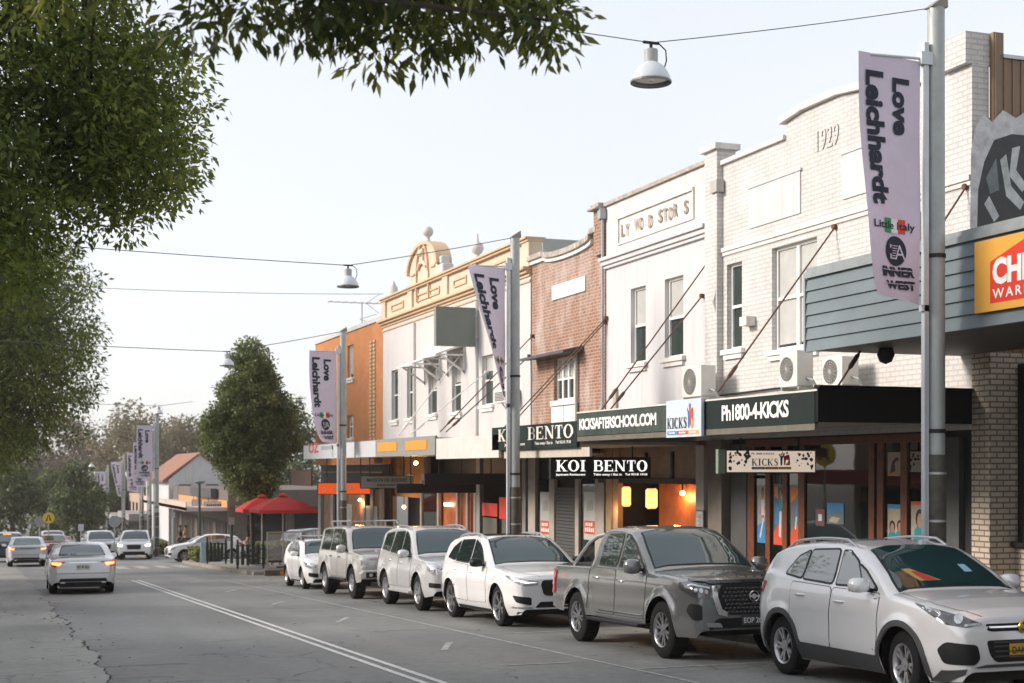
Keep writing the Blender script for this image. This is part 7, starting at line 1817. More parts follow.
# signs under the awnings further down
t, f, x0, x1, z0, z1, Yp = hung_sign('hanging_sign', 360.5, 413.5, 475.5, 488.5, 11.85, 'grey-green hanging sign in small dark capitals, beside the orange one', 'sign', pm('sage_face', (.27,.30,.27), .5, var=.05), drop=1.1)
W, H = x1-x0, z1-z0
stext(f, 'MAISON DE ADOREE', x0+W*.12, z0+H*.52, W*.76, H*.26, Yp, TEXTBLACK); bars(f, x0+W*.3, z0+H*.20, W*.4, H*.14, Yp, TEXTBLACK, 10)
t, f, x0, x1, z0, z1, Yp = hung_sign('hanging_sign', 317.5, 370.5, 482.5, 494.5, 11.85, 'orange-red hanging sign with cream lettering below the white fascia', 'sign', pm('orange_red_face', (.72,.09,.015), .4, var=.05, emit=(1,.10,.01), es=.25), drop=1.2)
W, H = x1-x0, z1-z0
bars(f, x0+W*.30, z0+H*.30, W*.40, H*.44, Yp, pm('cream_glow', (.85,.62,.30), .5), 5); 
m = MB(); disc(m, (x0+W*.12, Yp, z0+H*.42), (1,0,0), (0,0,1), H*.18, .008, 20, H*.11); m.box((x0+W*.18, Yp-.009, z0+H*.40), (x0+W*.27, Yp-.0075, z0+H*.44)); m.box((x0+W*.72, Yp-.009, z0+H*.40), (x0+W*.95, Yp-.0075, z0+H*.46)); obj('emblem', m, pm('cream_glow', (.85,.62,.30), .5), f)
hung_sign('hanging_sign', 396.5, 476, 483.5, 493, 11.85, 'longest blank hanging sign coloured dark as unlit, below the white fascia', 'sign', pm('unlit_dark_face', (.010,.010,.011), .6), drop=.9)  # unlit sign back: its shade is put into the near-black face
hung_sign('hanging_sign', 424.5, 506, 473.5, 484.5, 11.85, 'blank hanging sign coloured dark as unlit, higher up than the longest dark one', 'sign', pm('unlit_dark_face', (.010,.010,.011), .6), drop=.5)
t, f, x0, x1, z0, z1, Yp = hung_sign('hanging_sign', 204, 228, 501.5, 508.5, 11.6, 'long white and black sign under the low corner shop awning', 'sign', pm('pale_sign', (.52,.54,.56), .5), drop=.4, Y=94)
bars(f, x0+(x1-x0)*.10, z0+(z1-z0)*.3, (x1-x0)*.8, (z1-z0)*.4, Yp, TEXTBLACK, 9)
hung_sign('hanging_sign', 192, 202, 499.5, 508.5, 11.6, 'small square white sign under the low corner shop awning', 'sign', pm('pale_sign', (.52,.54,.56), .5), drop=.3, Y=96)
# blank grey blade sign on the gabled building
t, f, x0, x1, z0, z1, Yp = hung_sign('blade_sign', 436, 475.5, 307, 346, 13.1, 'blank grey square sign projecting from the gabled building', 'sign', pm('grey_green_face', (.155,.18,.165), .5, var=.10, scale=1.5), edge=pm('grey_edge', (.20,.22,.20), .5), drop=0, th=.22)
m = MB(); m.box((x1-.05, Yp+.05, z0+.2), (14.52, Yp+.1, z0+.28)); m.box((x1-.05, Yp+.05, z1-.28), (14.52, Yp+.1, z1-.2)); obj('bracket', m, STEEL, t)
# ---- window posters, lanterns, notices
def poster(u0, u1, vt, vb, X, label, base, shapes, grp='posters in the shop windows'):
    y1, y0 = fy(u0, X), fy(u1, X); ym = (y0+y1)/2; z0, z1 = fz(vb, X, ym), fz(vt, X, ym)
    t = thing('poster', label, 'poster', (X, ym, z0), grp)
    m = MB(); m.box((X-.008, y0, z0), (X, y1, z1)); s = obj('sheet', m, pm('paper_%02d%02d%02d' % tuple(int(c*99) for c in base), base, .35, var=.12, scale=3, coat=.4), t)
    cols = {}
    for i, (c, p) in enumerate(shapes):
        mm = cols.setdefault(c, MB()); mm.add([(X-.009-.0006*(i+1), y1-(y1-y0)*a, z0+(z1-z0)*b) for a, b in p], [tuple(range(len(p)))])
    for c, mm in cols.items(): obj('print', mm, pm('ink_%02d%02d%02d' % tuple(int(k*99) for k in c), c, .4, var=.15, scale=6), s)
    return s, y0, y1, z0, z1
TEAL, RED, SKIN, HAIR, BLU, SND, WHT, ORG = (.02,.25,.30), (.60,.09,.04), (.42,.24,.16), (.02,.015,.012), (.05,.22,.45), (.45,.38,.28), (.6,.62,.62), (.75,.24,.05)
def kid(cx, cz, s, shirt, hair=HAIR): # a plain head-and-shoulders figure
    e = lambda x, z, a, b, n=12: [(x+a*math.cos(t), z+b*math.sin(t)) for t in np.linspace(0, 2*math.pi, n+1)[:-1]]
    return [(shirt, [(cx-.30*s,cz-.55*s),(cx+.30*s,cz-.55*s),(cx+.27*s,cz-.12*s),(cx+.12*s,cz-.02*s),(cx-.12*s,cz-.02*s),(cx-.27*s,cz-.12*s)]), (hair, e(cx, cz+.14*s, .21*s, .20*s)), (SKIN, e(cx+.01*s, cz+.09*s, .14*s, .16*s))]
XP = XF+.22-.052
poster(757.8, 768.7, 485, 543, XP, 'tall blue poster of a jumping child in the timber shopfront', (.30,.36,.38), [(BLU, [(0,0),(1,0),(1,.42),(0,.30)]), (WHT, [(.2,.1),(.3,.08),(.75,.55),(.65,.6)]), (SND, [(.1,.7),(.9,.75),(.8,.98),(.2,.95)]), (RED, [(.2,.5),(.6,.42),(.75,.62),(.35,.7)])]+kid(.5,.78,.55,WHT))
poster(774, 785.7, 484, 545, XP, 'tall poster with a white kicking figure over red, middle of the timber shopfront', (.10,.13,.15), [(RED, [(0,0),(1,0),(1,.28),(.5,.38),(0,.2)]), (WHT, [(.45,.15),(.62,.12),(.72,.6),(.95,.85),(.8,.9),(.5,.62)]), (BLU, [(.1,.35),(.4,.3),(.5,.6),(.2,.72)]), (ORG, [(.1,.8),(.4,.75),(.35,.97),(.1,.95)])]+kid(.6,.80,.45,TEAL))
poster(791, 801.8, 486, 547, XP, 'tall dark poster with an orange-red foot beside the kicking figure', (.14,.17,.19), [(RED, [(0,.0),(1,.0),(1,.33),(.4,.36),(0,.24)]), (WHT, [(.4,.3),(.5,.28),(.7,.62),(.55,.66)]), (ORG, [(0,.72),(.5,.8),(.9,.95),(0,.98)]), (BLU, [(.5,.5),(.95,.45),(.95,.7),(.6,.72)])])
poster(888, 903.8, 507, 541, XP, 'poster of children in teal shirts with a sandy top half', (.42,.36,.27), [(BLU, [(0,.95),(1,.95),(1,1.08),(0,1.08)])]+kid(.30,.30,.9,TEAL)+kid(.78,.34,.85,TEAL))
poster(911.5, 927.5, 503, 541, XP, 'poster of a single smiling girl in a teal shirt under a red strip', (.38,.33,.26), [(RED, [(0,.95),(1,.95),(1,1.04),(0,1.04)])]+kid(.55,.42,1.25,TEAL))
poster(888, 904, 452, 476, XP, 'sepia picture high in the window above the children in teal', (.40,.33,.25), [(HAIR, [(.15,.1),(.5,.2),(.45,.55),(.75,.7),(.55,.8),(.3,.6)]), (ORG, [(.1,.02),(.9,.02),(.9,.1),(.1,.1)])])
poster(816, 825, 509, 526, XP, 'small maroon poster in the wide dark shop window', (.13,.05,.06), [(WHT, [(.3,.3),(.7,.3),(.7,.7),(.3,.7)])])
poster(827.5, 844, 503, 524, XP, 'small blue-grey seaside poster in the wide dark shop window', (.12,.17,.19), [(BLU, [(0,.5),(1,.6),(1,1),(0,1)]), (SND, [(.1,.1),(.6,.05),(.8,.3),(.3,.35)])])
for ua, ub, lab in ((540.5, 551, 'white and red notice on the glass on the far side of the roller shutter'), (584, 596.5, 'white and red notice on the glass between roller shutter and restaurant')):
    s, y0, y1, z0, z1 = poster(ua, ub, 492, 540, XF+.15-.003, lab, (.50,.50,.47), [((.34,.36,.34), [(.2,.6),(.8,.62),(.7,.85),(.3,.8)]), (RED, [(.05,.12),(.97,.12),(.97,.40),(.05,.40)])])
    ybars(s, y1-.15*(y1-y0), z0+(z1-z0)*.29, (y1-y0)*.6, .10, XF+.137, TEXTWHITE, 4); ybars(s, y1-.12*(y1-y0), z0+(z1-z0)*.17, (y1-y0)*.75, .11, XF+.137, TEXTWHITE, 5)
q = pr(696, 703.5, 510, 533, XF-.10); m = MB(); m.box((XF-.10, q[0], q[2]), (XF-.05, q[1], q[3])); t = thing('menu_case', 'white menu sheet in a small frame on the pale pier of the restaurant', 'menu', (XF-.08, (q[0]+q[1])/2, q[2])); obj('frame', m, pm('menu_frame', (.10,.10,.10), .5), t)
m = MB(); m.box((XF-.106, q[0]+.03, q[2]+.03), (XF-.102, q[1]-.03, q[3]-.03)); o = obj('sheet', m, pm('menu_white', (.5,.5,.48), .6, var=.2, scale=8), t)
m = MB()
for k in range(12): z = q[2]+.08+k*(q[3]-q[2]-.16)/12; m.box((XF-.108, q[0]+.07, z), (XF-.1065, q[1]-.07-.05*(k % 3), z+.012))
obj('print', m, CHARCOAL, o)
for k, (u, vt, vb) in enumerate(((625, 486, 507), (651.5, 488, 509))):
    X = XF+.25; Y = fy(u, X); z0, z1 = fz(vb, X, Y), fz(vt, X, Y); h = z1-z0; r = h*.28
    t = thing('paper_lantern', ('glowing paper lantern nearer the shutter, hung in the restaurant doorway', 'glowing paper lantern in the middle of the restaurant doorway')[k], 'lantern', (X, Y, z0), 'lit lanterns in the restaurant doorway')
    m = MB(); m.lathe([(r*.72,.02*h),(r*.95,.10*h)]+[(r*(1+.025*(i % 2)), h*(.10+.8*i/14)) for i in range(15)]+[(r*.95,.90*h),(r*.72,.98*h)], (X,Y,z0), n=20); obj('shade', m, pm('lantern_paper', (.75,.38,.12), .7, emit=(1.0,.46,.15), es=.95), t, smooth=60)
    m = MB(); m.cyl((X,Y,z0-.01),(X,Y,z0+.03),r*.75,n=16); m.cyl((X,Y,z1-.03),(X,Y,z1+.01),r*.75,n=16); m.tube([(X,Y,z1),(X,Y,z1+.5)],.008,5); obj('cap', m, SEAL, t)
    L = bpy.data.lights.new('lantern_light', 'POINT'); L.energy = 6; L.color = (1,.55,.22); L.shadow_soft_size = .2; lo = bpy.data.objects.new('lantern_light', L); COL.objects.link(lo); lo.location = (X-.35, Y-.05, z0-.1)
X = XF+.8; Y = fy(682.5, X); z = fz(493, X, Y)
t = thing('bulb_lamp', 'bare glowing bulb before the orange timber screen', 'lamp', (X, Y, z)); m = MB(); m.ball((X,Y,z), .06); obj('bulb', m, pm('bulb_glow', (1,.7,.4), .4, emit=(1,.55,.2), es=6), t, smooth=60); m = MB(); m.tube([(X,Y,z+.05),(X,Y,z+.5)],.02,6); obj('cord', m, SEAL, t)
L = bpy.data.lights.new('bulb_light', 'POINT'); L.energy = 15; L.color = (1,.5,.2); L.shadow_soft_size = .1; lo = bpy.data.objects.new('bulb_light', L); COL.objects.link(lo); lo.location = (X-.1, Y, z-.12)
for u, v, X in ((416, 463, XF-.6), (404, 507, XF+.25), (360, 500, XF+.0)):
    Y = fy(u, X); z = fz(v, X, Y); t = thing('ceiling_bulb', {416:'glowing round lamp under the grey and orange awning', 404:'glowing lamp in the dark doorway of the ochre shopfront', 360:'small warm lamp beside the third pole under the awning'}[u], 'lamp', (X, Y, z))
    m = MB(); m.ball((X,Y,z), .07); obj('bulb', m, pm('bulb_glow', (1,.7,.4), .4, emit=(1,.55,.2), es=6), t, smooth=60); m = MB(); m.tube([(X,Y,z+.06),(X,Y,z+.4)],.012,6); obj('cord', m, SEAL, t)
    L = bpy.data.lights.new('ceiling_light', 'POINT'); L.energy = 34 if u == 416 else 16; L.color = (1,.6,.3); L.shadow_soft_size = .12; lo = bpy.data.objects.new('ceiling_light', L); COL.objects.link(lo); lo.location = (X-.15, Y, z-.15)
# roof aerial on the orange brick building
p = at(362, 322, depth(XF+2, fy(362, XF+2))); t = thing('roof_aerial', 'thin television aerial on the orange brick building', 'aerial', (p.x, p.y, 3.5))
m = MB(); zt = at(362, 303, depth(p.x, p.y)).z; m.tube([(p.x,p.y,zo-.4),(p.x,p.y,zt)],.03,6); obj('mast', m, STEEL, t)
m = MB(); m.tube([(p.x-1.6,p.y,zt),(p.x+.9,p.y,zt)],.02,5)
for k in range(7): m.tube([(p.x-1.5+k*.36,p.y-.45,zt+.01),(p.x-1.5+k*.36,p.y+.45,zt+.01)],.014,4)
for s in (-1,1): m.tube([(p.x+.2,p.y,zt),(p.x+.85,p.y+.1,zt+s*.45)],.014,4)
m.tube([(p.x-.1,p.y,zt-.75),(p.x+.8,p.y,zt-1.0)],.014,4); m.tube([(p.x-.1,p.y,zt-.75),(p.x+.7,p.y,zt-.5)],.014,4)
obj('antenna_array', m, STEEL, t)

# ---- pavement cafe on the kerb extension
REDCLOTH = pm('red_canvas', (.52,.035,.03), .75, var=.08, scale=2)
def parasol(px, py, w, label, zr):
    z = gz(py)+.125; t = thing('parasol', label, 'parasol', (px, py, z), 'red parasols over the cafe tables')
    zt = zr; m = MB(); n = 4; R = w/2
    rim = [(px+R*math.cos(math.pi/4+math.pi/2*k)*1.3, py+R*math.sin(math.pi/4+math.pi/2*k)*1.3, zt-.62) for k in range(4)]
    V = [(px,py,zt-.04)]; 
    P = []
    for k in range(4):
        a, b = Vector(rim[k]), Vector(rim[(k+1) % 4])
        for j in range(4): q = a.lerp(b, j/4); q.z -= .0; P.append(q)
    mid = [(Vector((px,py,zt-.04)).lerp(q, .55)+Vector((0,0,.05))) for q in P]; N = len(P)
    m.add([V[0]]+mid+P+[q-Vector((0,0,.13)) for q in P], [(0,1+i,1+(i+1) % N) for i in range(N)]+[(1+i,1+N+i,1+N+(i+1) % N,1+(i+1) % N) for i in range(N)]+[(1+N+i,1+2*N+i,1+2*N+(i+1) % N,1+N+(i+1) % N) for i in range(N)])
    obj('canopy', m, REDCLOTH, t)
    m = MB(); r4 = .30; m.add([(px,py,zt+.06)]+[(px+r4*math.cos(math.pi/4+math.pi/2*k),py+r4*math.sin(math.pi/4+math.pi/2*k),zt-.07) for k in range(4)], [(0,1,2),(0,2,3),(0,3,4),(0,4,1)]); obj('vent', m, REDCLOTH, t)
    m = MB(); m.tube([(px,py,z),(px,py,zt-.05)], .03, 8); obj('pole', m, pm('pale_pole', (.45,.45,.44), .4, .5), t)
    m = MB()
    for q in rim: m.tube([(px,py,zt-.12), (q[0],q[1],q[2]+.0)], .012, 5)
    obj('rib', m, CHARCOAL, t)
    m = MB(); m.cyl((px,py,z+.002),(px,py,z+.08),.28,n=16); obj('base', m, CHARCOAL, t)
pA = at(283, 494, 58.5); pB = at(262, 495, 64)
parasol(pA.x, pA.y, 2.55, 'red square parasol nearer the parked cars', pA.z); parasol(pB.x, pB.y, 2.2, 'red square parasol behind the other, close to the street tree', pB.z)
FENCE = pm('dark_green_timber', (.018,.035,.030), .6, var=.3)
def fence(x0, y0, x1, y1, label):
    t = thing('cafe_fence', label, 'fence', ((x0+x1)/2, (y0+y1)/2, gz((y0+y1)/2)+.13), 'cafe fence panels'); n = max(5, int(math.hypot(x1-x0,y1-y0)/.17))
    m = MB()
    for k in range(n+1): x, y = x0+(x1-x0)*k/n, y0+(y1-y0)*k/n; z = gz(y)+.28; m.bar((x,y,z),(x,y,z+.82+.02*(k % 2)),.125,.03,(0,1,0))
    obj('pales', m, FENCE, t); m = MB()
    for h in (.42, .92): m.bar((x0,y0+.03,gz(y0)+.125+h),(x1,y1+.03,gz(y1)+.125+h),.03,.06)
    obj('rail', m, pm('brass_rail', (.30,.24,.14), .4, .4), t)
    for k in (0, n): 
        x, y = x0+(x1-x0)*k/n, y0+(y1-y0)*k/n; m = MB(); m.bar((x,y,gz(y)+.13),(x,y,gz(y)+1.30),.07,.07); obj('post', m, FENCE, t)
fence(9.55, 66.2, 10.35, 66.0, 'slatted dark green cafe fence panel beside the low hedge'); fence(9.6, 58.2, 10.6, 58.0, 'slatted dark green cafe fence panel in front of the red parasols')
HEDGE = pm('hedge_leaf', (.19,.21,.05), .7, var=.6, scale=6)
def scatter_leaves(n, pos, size, elong=.45, up=.3, seed=0):
    r = np.random.default_rng(seed); d = r.normal(size=(n,3)); d[:,2] += up; d /= np.linalg.norm(d,axis=1)[:,None]
    t = r.normal(size=(n,3)); a = np.cross(d,t); a /= np.linalg.norm(a,axis=1)[:,None]; b = np.cross(d,a); s = size*r.uniform(.7,1.3,size=(n,1))
    V = np.stack([pos-a*s*.5, pos+b*s*elong*.5, pos+a*s*.5, pos-b*s*elong*.5], 1).reshape(-1,3); return V
def hedge(x0, x1, y0, y1, h, label):
    z = gz(y0)+.12; t = thing('low_hedge', label, 'hedge', ((x0+x1)/2,(y0+y1)/2,z), 'clipped low hedges'); r = np.random.default_rng(int(y0*10)); n = 2600
    p = r.uniform(size=(n,3)); f = r.integers(0,5,n); p[f==0,2] = 1; p[f==1,1] = 0; p[f==2,0] = 0; p[f==3,2] = 1
    p = np.array([x0,y0,z+.08])+p*np.array([x1-x0,y1-y0,h-.08])+r.normal(size=(n,3))*.03
    V = scatter_leaves(n, p, .10, .6, .4, 3); m = MB(); m.add(V.tolist(), [(4*i,4*i+1,4*i+2,4*i+3) for i in range(n)]); obj('foliage', m, HEDGE, t)
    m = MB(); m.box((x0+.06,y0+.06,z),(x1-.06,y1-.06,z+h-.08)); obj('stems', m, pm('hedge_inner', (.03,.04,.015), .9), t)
hedge(9.75, 10.8, 91, 97.5, .75, 'low hedge on the far corner by the banner pole with the lamp above'); hedge(9.6, 10.9, 70.5, 73.2, .6, 'low hedge on the cafe corner in front of the turning hatchback'); hedge(12.2, 14.0, 66.5, 70, .8, 'low hedge beside the street tree')
def stool(x, y, label):
    z = gz(y)+.125; t = thing('cafe_chair', label, 'chair', (x,y,z), 'dark cafe chairs')
    m = MB(); m.box((x-.2,y-.2,z+.44),(x+.2,y+.2,z+.48)); obj('seat', m, BLACK, t); m = MB(); m.box((x+.17,y-.2,z+.52),(x+.2,y+.2,z+.9)); obj('backrest', m, BLACK, t)
    for a in (-.17,.17):
        for b in (-.17,.17): m = MB(); m.bar((x+a,y+b,z),(x+a,y+b,z+(.9 if a > 0 else .44)),.03,.03); obj('leg', m, BLACK, t)
def table(x, y, label):
    z = gz(y)+.125; t = thing('cafe_table', label, 'table', (x,y,z), 'cafe tables'); m = MB(); m.box((x-.38,y-.38,z+.72),(x+.38,y+.38,z+.75)); obj('tabletop', m, DARKWALL, t); m = MB(); m.cyl((x,y,z+.02),(x,y,z+.72),.035,n=10); m.cyl((x,y,z),(x,y,z+.02),.25,n=16); obj('pedestal', m, BLACK, t)
table(11.3, 61.8, 'cafe table under the nearer red parasol'); table(12.6, 58.4, 'cafe table behind the clear windbreak'); table(11.5, 64.8, 'cafe table beside the street tree trunk')
for k, (x, y, l) in enumerate(((10.75,61.5,'dark chair on the street side of the table under the nearer parasol'),(11.9,62.1,'dark chair on the shop side of the table under the nearer parasol'),(12.0,58.0,'dark chair on the street side of the table by the clear screen'),(13.2,58.7,'dark chair on the shop side of the table by the clear screen'),(11.0,64.5,'dark chair beside the street tree trunk'))): stool(x, y, l)
t = thing('wind_screen', 'clear cafe windbreak on pale posts beside the parked hatchback', 'screen', (11.2, 57, gz(57)+.125))
for (x, y) in ((10.5,56.6),(12.4,57.0)): m = MB(); m.bar((x,y,gz(y)+.125),(x,y,gz(y)+1.6),.05,.05); obj('post', m, pm('pale_pole', (.45,.45,.44), .4, .5), t)
m = MB(); m.bar((10.5,56.6,gz(56.6)+1.58),(12.4,57,gz(57)+1.58),.04,.05); m.bar((10.5,56.6,gz(56.6)+.5),(12.4,57,gz(57)+.5),.04,.05); obj('rail', m, pm('pale_pole', (.45,.45,.44), .4, .5), t)
m = MB(); m.obox((11.45,56.8,gz(57)+1.04),(.93,.196,0),(0,.004,0),(0,0,.5)); 
gm, gn, gl, gp = _new('clear_vinyl'); setp(gp, Roughness=.08); gp.inputs['Base Color'].default_value = (.75,.78,.78,1); gp.inputs['Alpha'].default_value = .22
obj('clear_panel', m, gm, t)
# small street signs and posts
def post_sign(name, u, vt, vb, d, label, cat, face, shape='disc', r=.32, symbol=None, post=POLEM):
    p = at(u, (vt+vb)/2, d); z0 = gz(p.y)
    t = thing(name, label, cat, (p.x, p.y, z0)); m = MB(); m.tube([(p.x,p.y,z0),(p.x,p.y,p.z+.2)], .04, 8); obj('post', m, post, t)
    m = MB()
    if shape == 'disc': m.cyl((p.x,p.y-.05,p.z),(p.x,p.y-.065,p.z), r, n=28)
    elif shape == 'oct': m.add([], []); m.prism([(r*math.cos(math.pi/8+math.pi/4*k), r*math.sin(math.pi/8+math.pi/4*k)) for k in range(8)], (p.x,p.y-.05,p.z), (1,0,0), (0,0,1), (0,-.015,0))
    else: m.box((p.x-r,p.y-.065,p.z-r*1.3),(p.x+r,p.y-.05,p.z+r*1.3))
    f = obj('plate', m, face, t)
    if symbol:
        m = MB(); q = p.y-.069
        for pts in symbol: m.add([(p.x+a*r, q, p.z+b*r) for a, b in pts], [tuple(range(len(pts)))])
        obj('symbol', m, TEXTBLACK, f)
legs = [[(-.10,.55),(.02,.55),(-.22,-.5),(-.50,-.5)], [(.02,.55),(.14,.55),(.46,-.30),(.20,-.42)], [(-.55,-.5),(-.22,-.5),(-.25,-.58),(-.62,-.58)], [(.20,-.42),(.52,-.34),(.56,-.44),(.22,-.52)]]
post_sign('crossing_sign', 48.5, 513, 523, 92, 'round yellow pedestrian crossing sign with black walking legs', 'sign', pm('sign_yellow', (.75,.55,.04), .5), r=.36, symbol=legs)
post_sign('round_sign', 39.5, 517, 526, 92, 'round grey back of a sign beside the yellow crossing sign', 'sign', pm('sign_back_grey', (.34,.36,.37), .5, .4), r=.33)
post_sign('octagonal_sign', 114.5, 516, 527, 84, 'grey octagonal sign back in front of the white oncoming suv', 'sign', pm('sign_back_grey', (.34,.36,.37), .5, .4), shape='oct', r=.36)
post_sign('parking_sign', 81, 525, 530, 110, 'small pale rectangular sign beyond the leading saloon', 'sign', pm('pale_sign', (.52,.54,.56), .5), shape='rect', r=.2)
p = at(199.5, 545, 77); t = thing('street_lamp', 'dark green post-top lamp on the side-street corner', 'street lamp', (p.x, p.y, gz(p.y))); zt = at(199.5, 484, 77).z
m = MB(); m.tube([(p.x,p.y,gz(p.y)),(p.x,p.y,zt)], [.09,.06], 12); obj('post', m, FENCE, t); m = MB(); m.lathe([(.10,0),(.22,.05),(.30,.10),(.30,.14),(.001,.26)], (p.x,p.y,zt), n=16); obj('lantern_head', m, pm('lantern_grey', (.16,.18,.17), .5), t)
for u, vt, vb, d, l in ((231.5, 517, 553, 66, 'thin dark green post between the street tree and the turning hatchback'), (173, 512, 548, 90, 'thin grey sign post on the far corner')):
    p = at(u, vb, d); t = thing('sign_post', l, 'post', (p.x,p.y,gz(p.y))); m = MB(); zt = at(u, vt, d).z; m.tube([(p.x,p.y,gz(p.y)),(p.x,p.y,zt)],.07,10); obj('shaft', m, FENCE if u > 200 else POLEM, t); m = MB(); m.box((p.x-.13,p.y-.05,zt-.35),(p.x+.13,p.y-.072,zt-.02)); obj('plate', m, STEEL, t)
x_, y_ = -3.3, 51.5; t = thing('crossing_sign', 'round yellow crossing sign across the street, mirrored in the wide dark shop window', 'sign', (x_, y_, gz(y_)))
m = MB(); m.tube([(x_,y_,gz(y_)),(x_,y_,2.9)], .045, 8); obj('post', m, POLEM, t); a_ = Vector((.62,.78,0)).normalized(); n_ = Vector((.78,-.62,0)).normalized(); c_ = Vector((x_,y_,2.43))+n_*.07
m = MB(); m.cyl(c_, c_+n_*.015, .5, n=28); f = obj('plate', m, pm('sign_yellow', (.75,.55,.04), .5), t); m = MB()
for pts in legs: m.add([c_+n_*.02+a_*(p[0]*.5)+Vector((0,0,p[1]*.5)) for p in pts], [tuple(range(len(pts)))])
obj('symbol', m, TEXTBLACK, f)
# sandwich board and cones
p = at(204, 567, 67); y = 68.5; t = thing('sandwich_board', 'pale blue sandwich board leaning by the cafe fence', 'sign', (10.0+.1, y, gz(y)+.13)); x = xat(204.5, y)
m = MB(); m.obox((x,y,gz(y)+.62),(.16,0,0),(0,.02,0),(0,.12,.48)); obj('front_panel', m, pm('pale_blue_board', (.42,.52,.58), .6), t); m = MB(); m.obox((x,y+.28,gz(y)+.62),(.16,0,0),(0,.02,0),(0,-.12,.48)); obj('rear_panel', m, pm('pale_blue_board', (.42,.52,.58), .6), t)
# low planter box and orange kerb block by the parked hatchback
t = thing('timber_sleeper', 'low orange-striped timber sleeper on the kerb behind the parked hatchback', 'sleeper', (10.9, 55, gz(55))); m = MB(); m.box((9.75,53.0,gz(53)+.005),(11.2,53.28,gz(53)+.20)); obj('beam', m, pm('sleeper_wood', (.10,.08,.06), .8, var=.4), t); m = MB(); m.box((10.3,52.99,gz(53)+.03),(10.6,52.997,gz(53)+.17)); m.box((10.9,52.99,gz(53)+.03),(11.15,52.997,gz(53)+.17)); obj('reflector', m, pm('orange_sticker', (.7,.18,.04), .4), t)

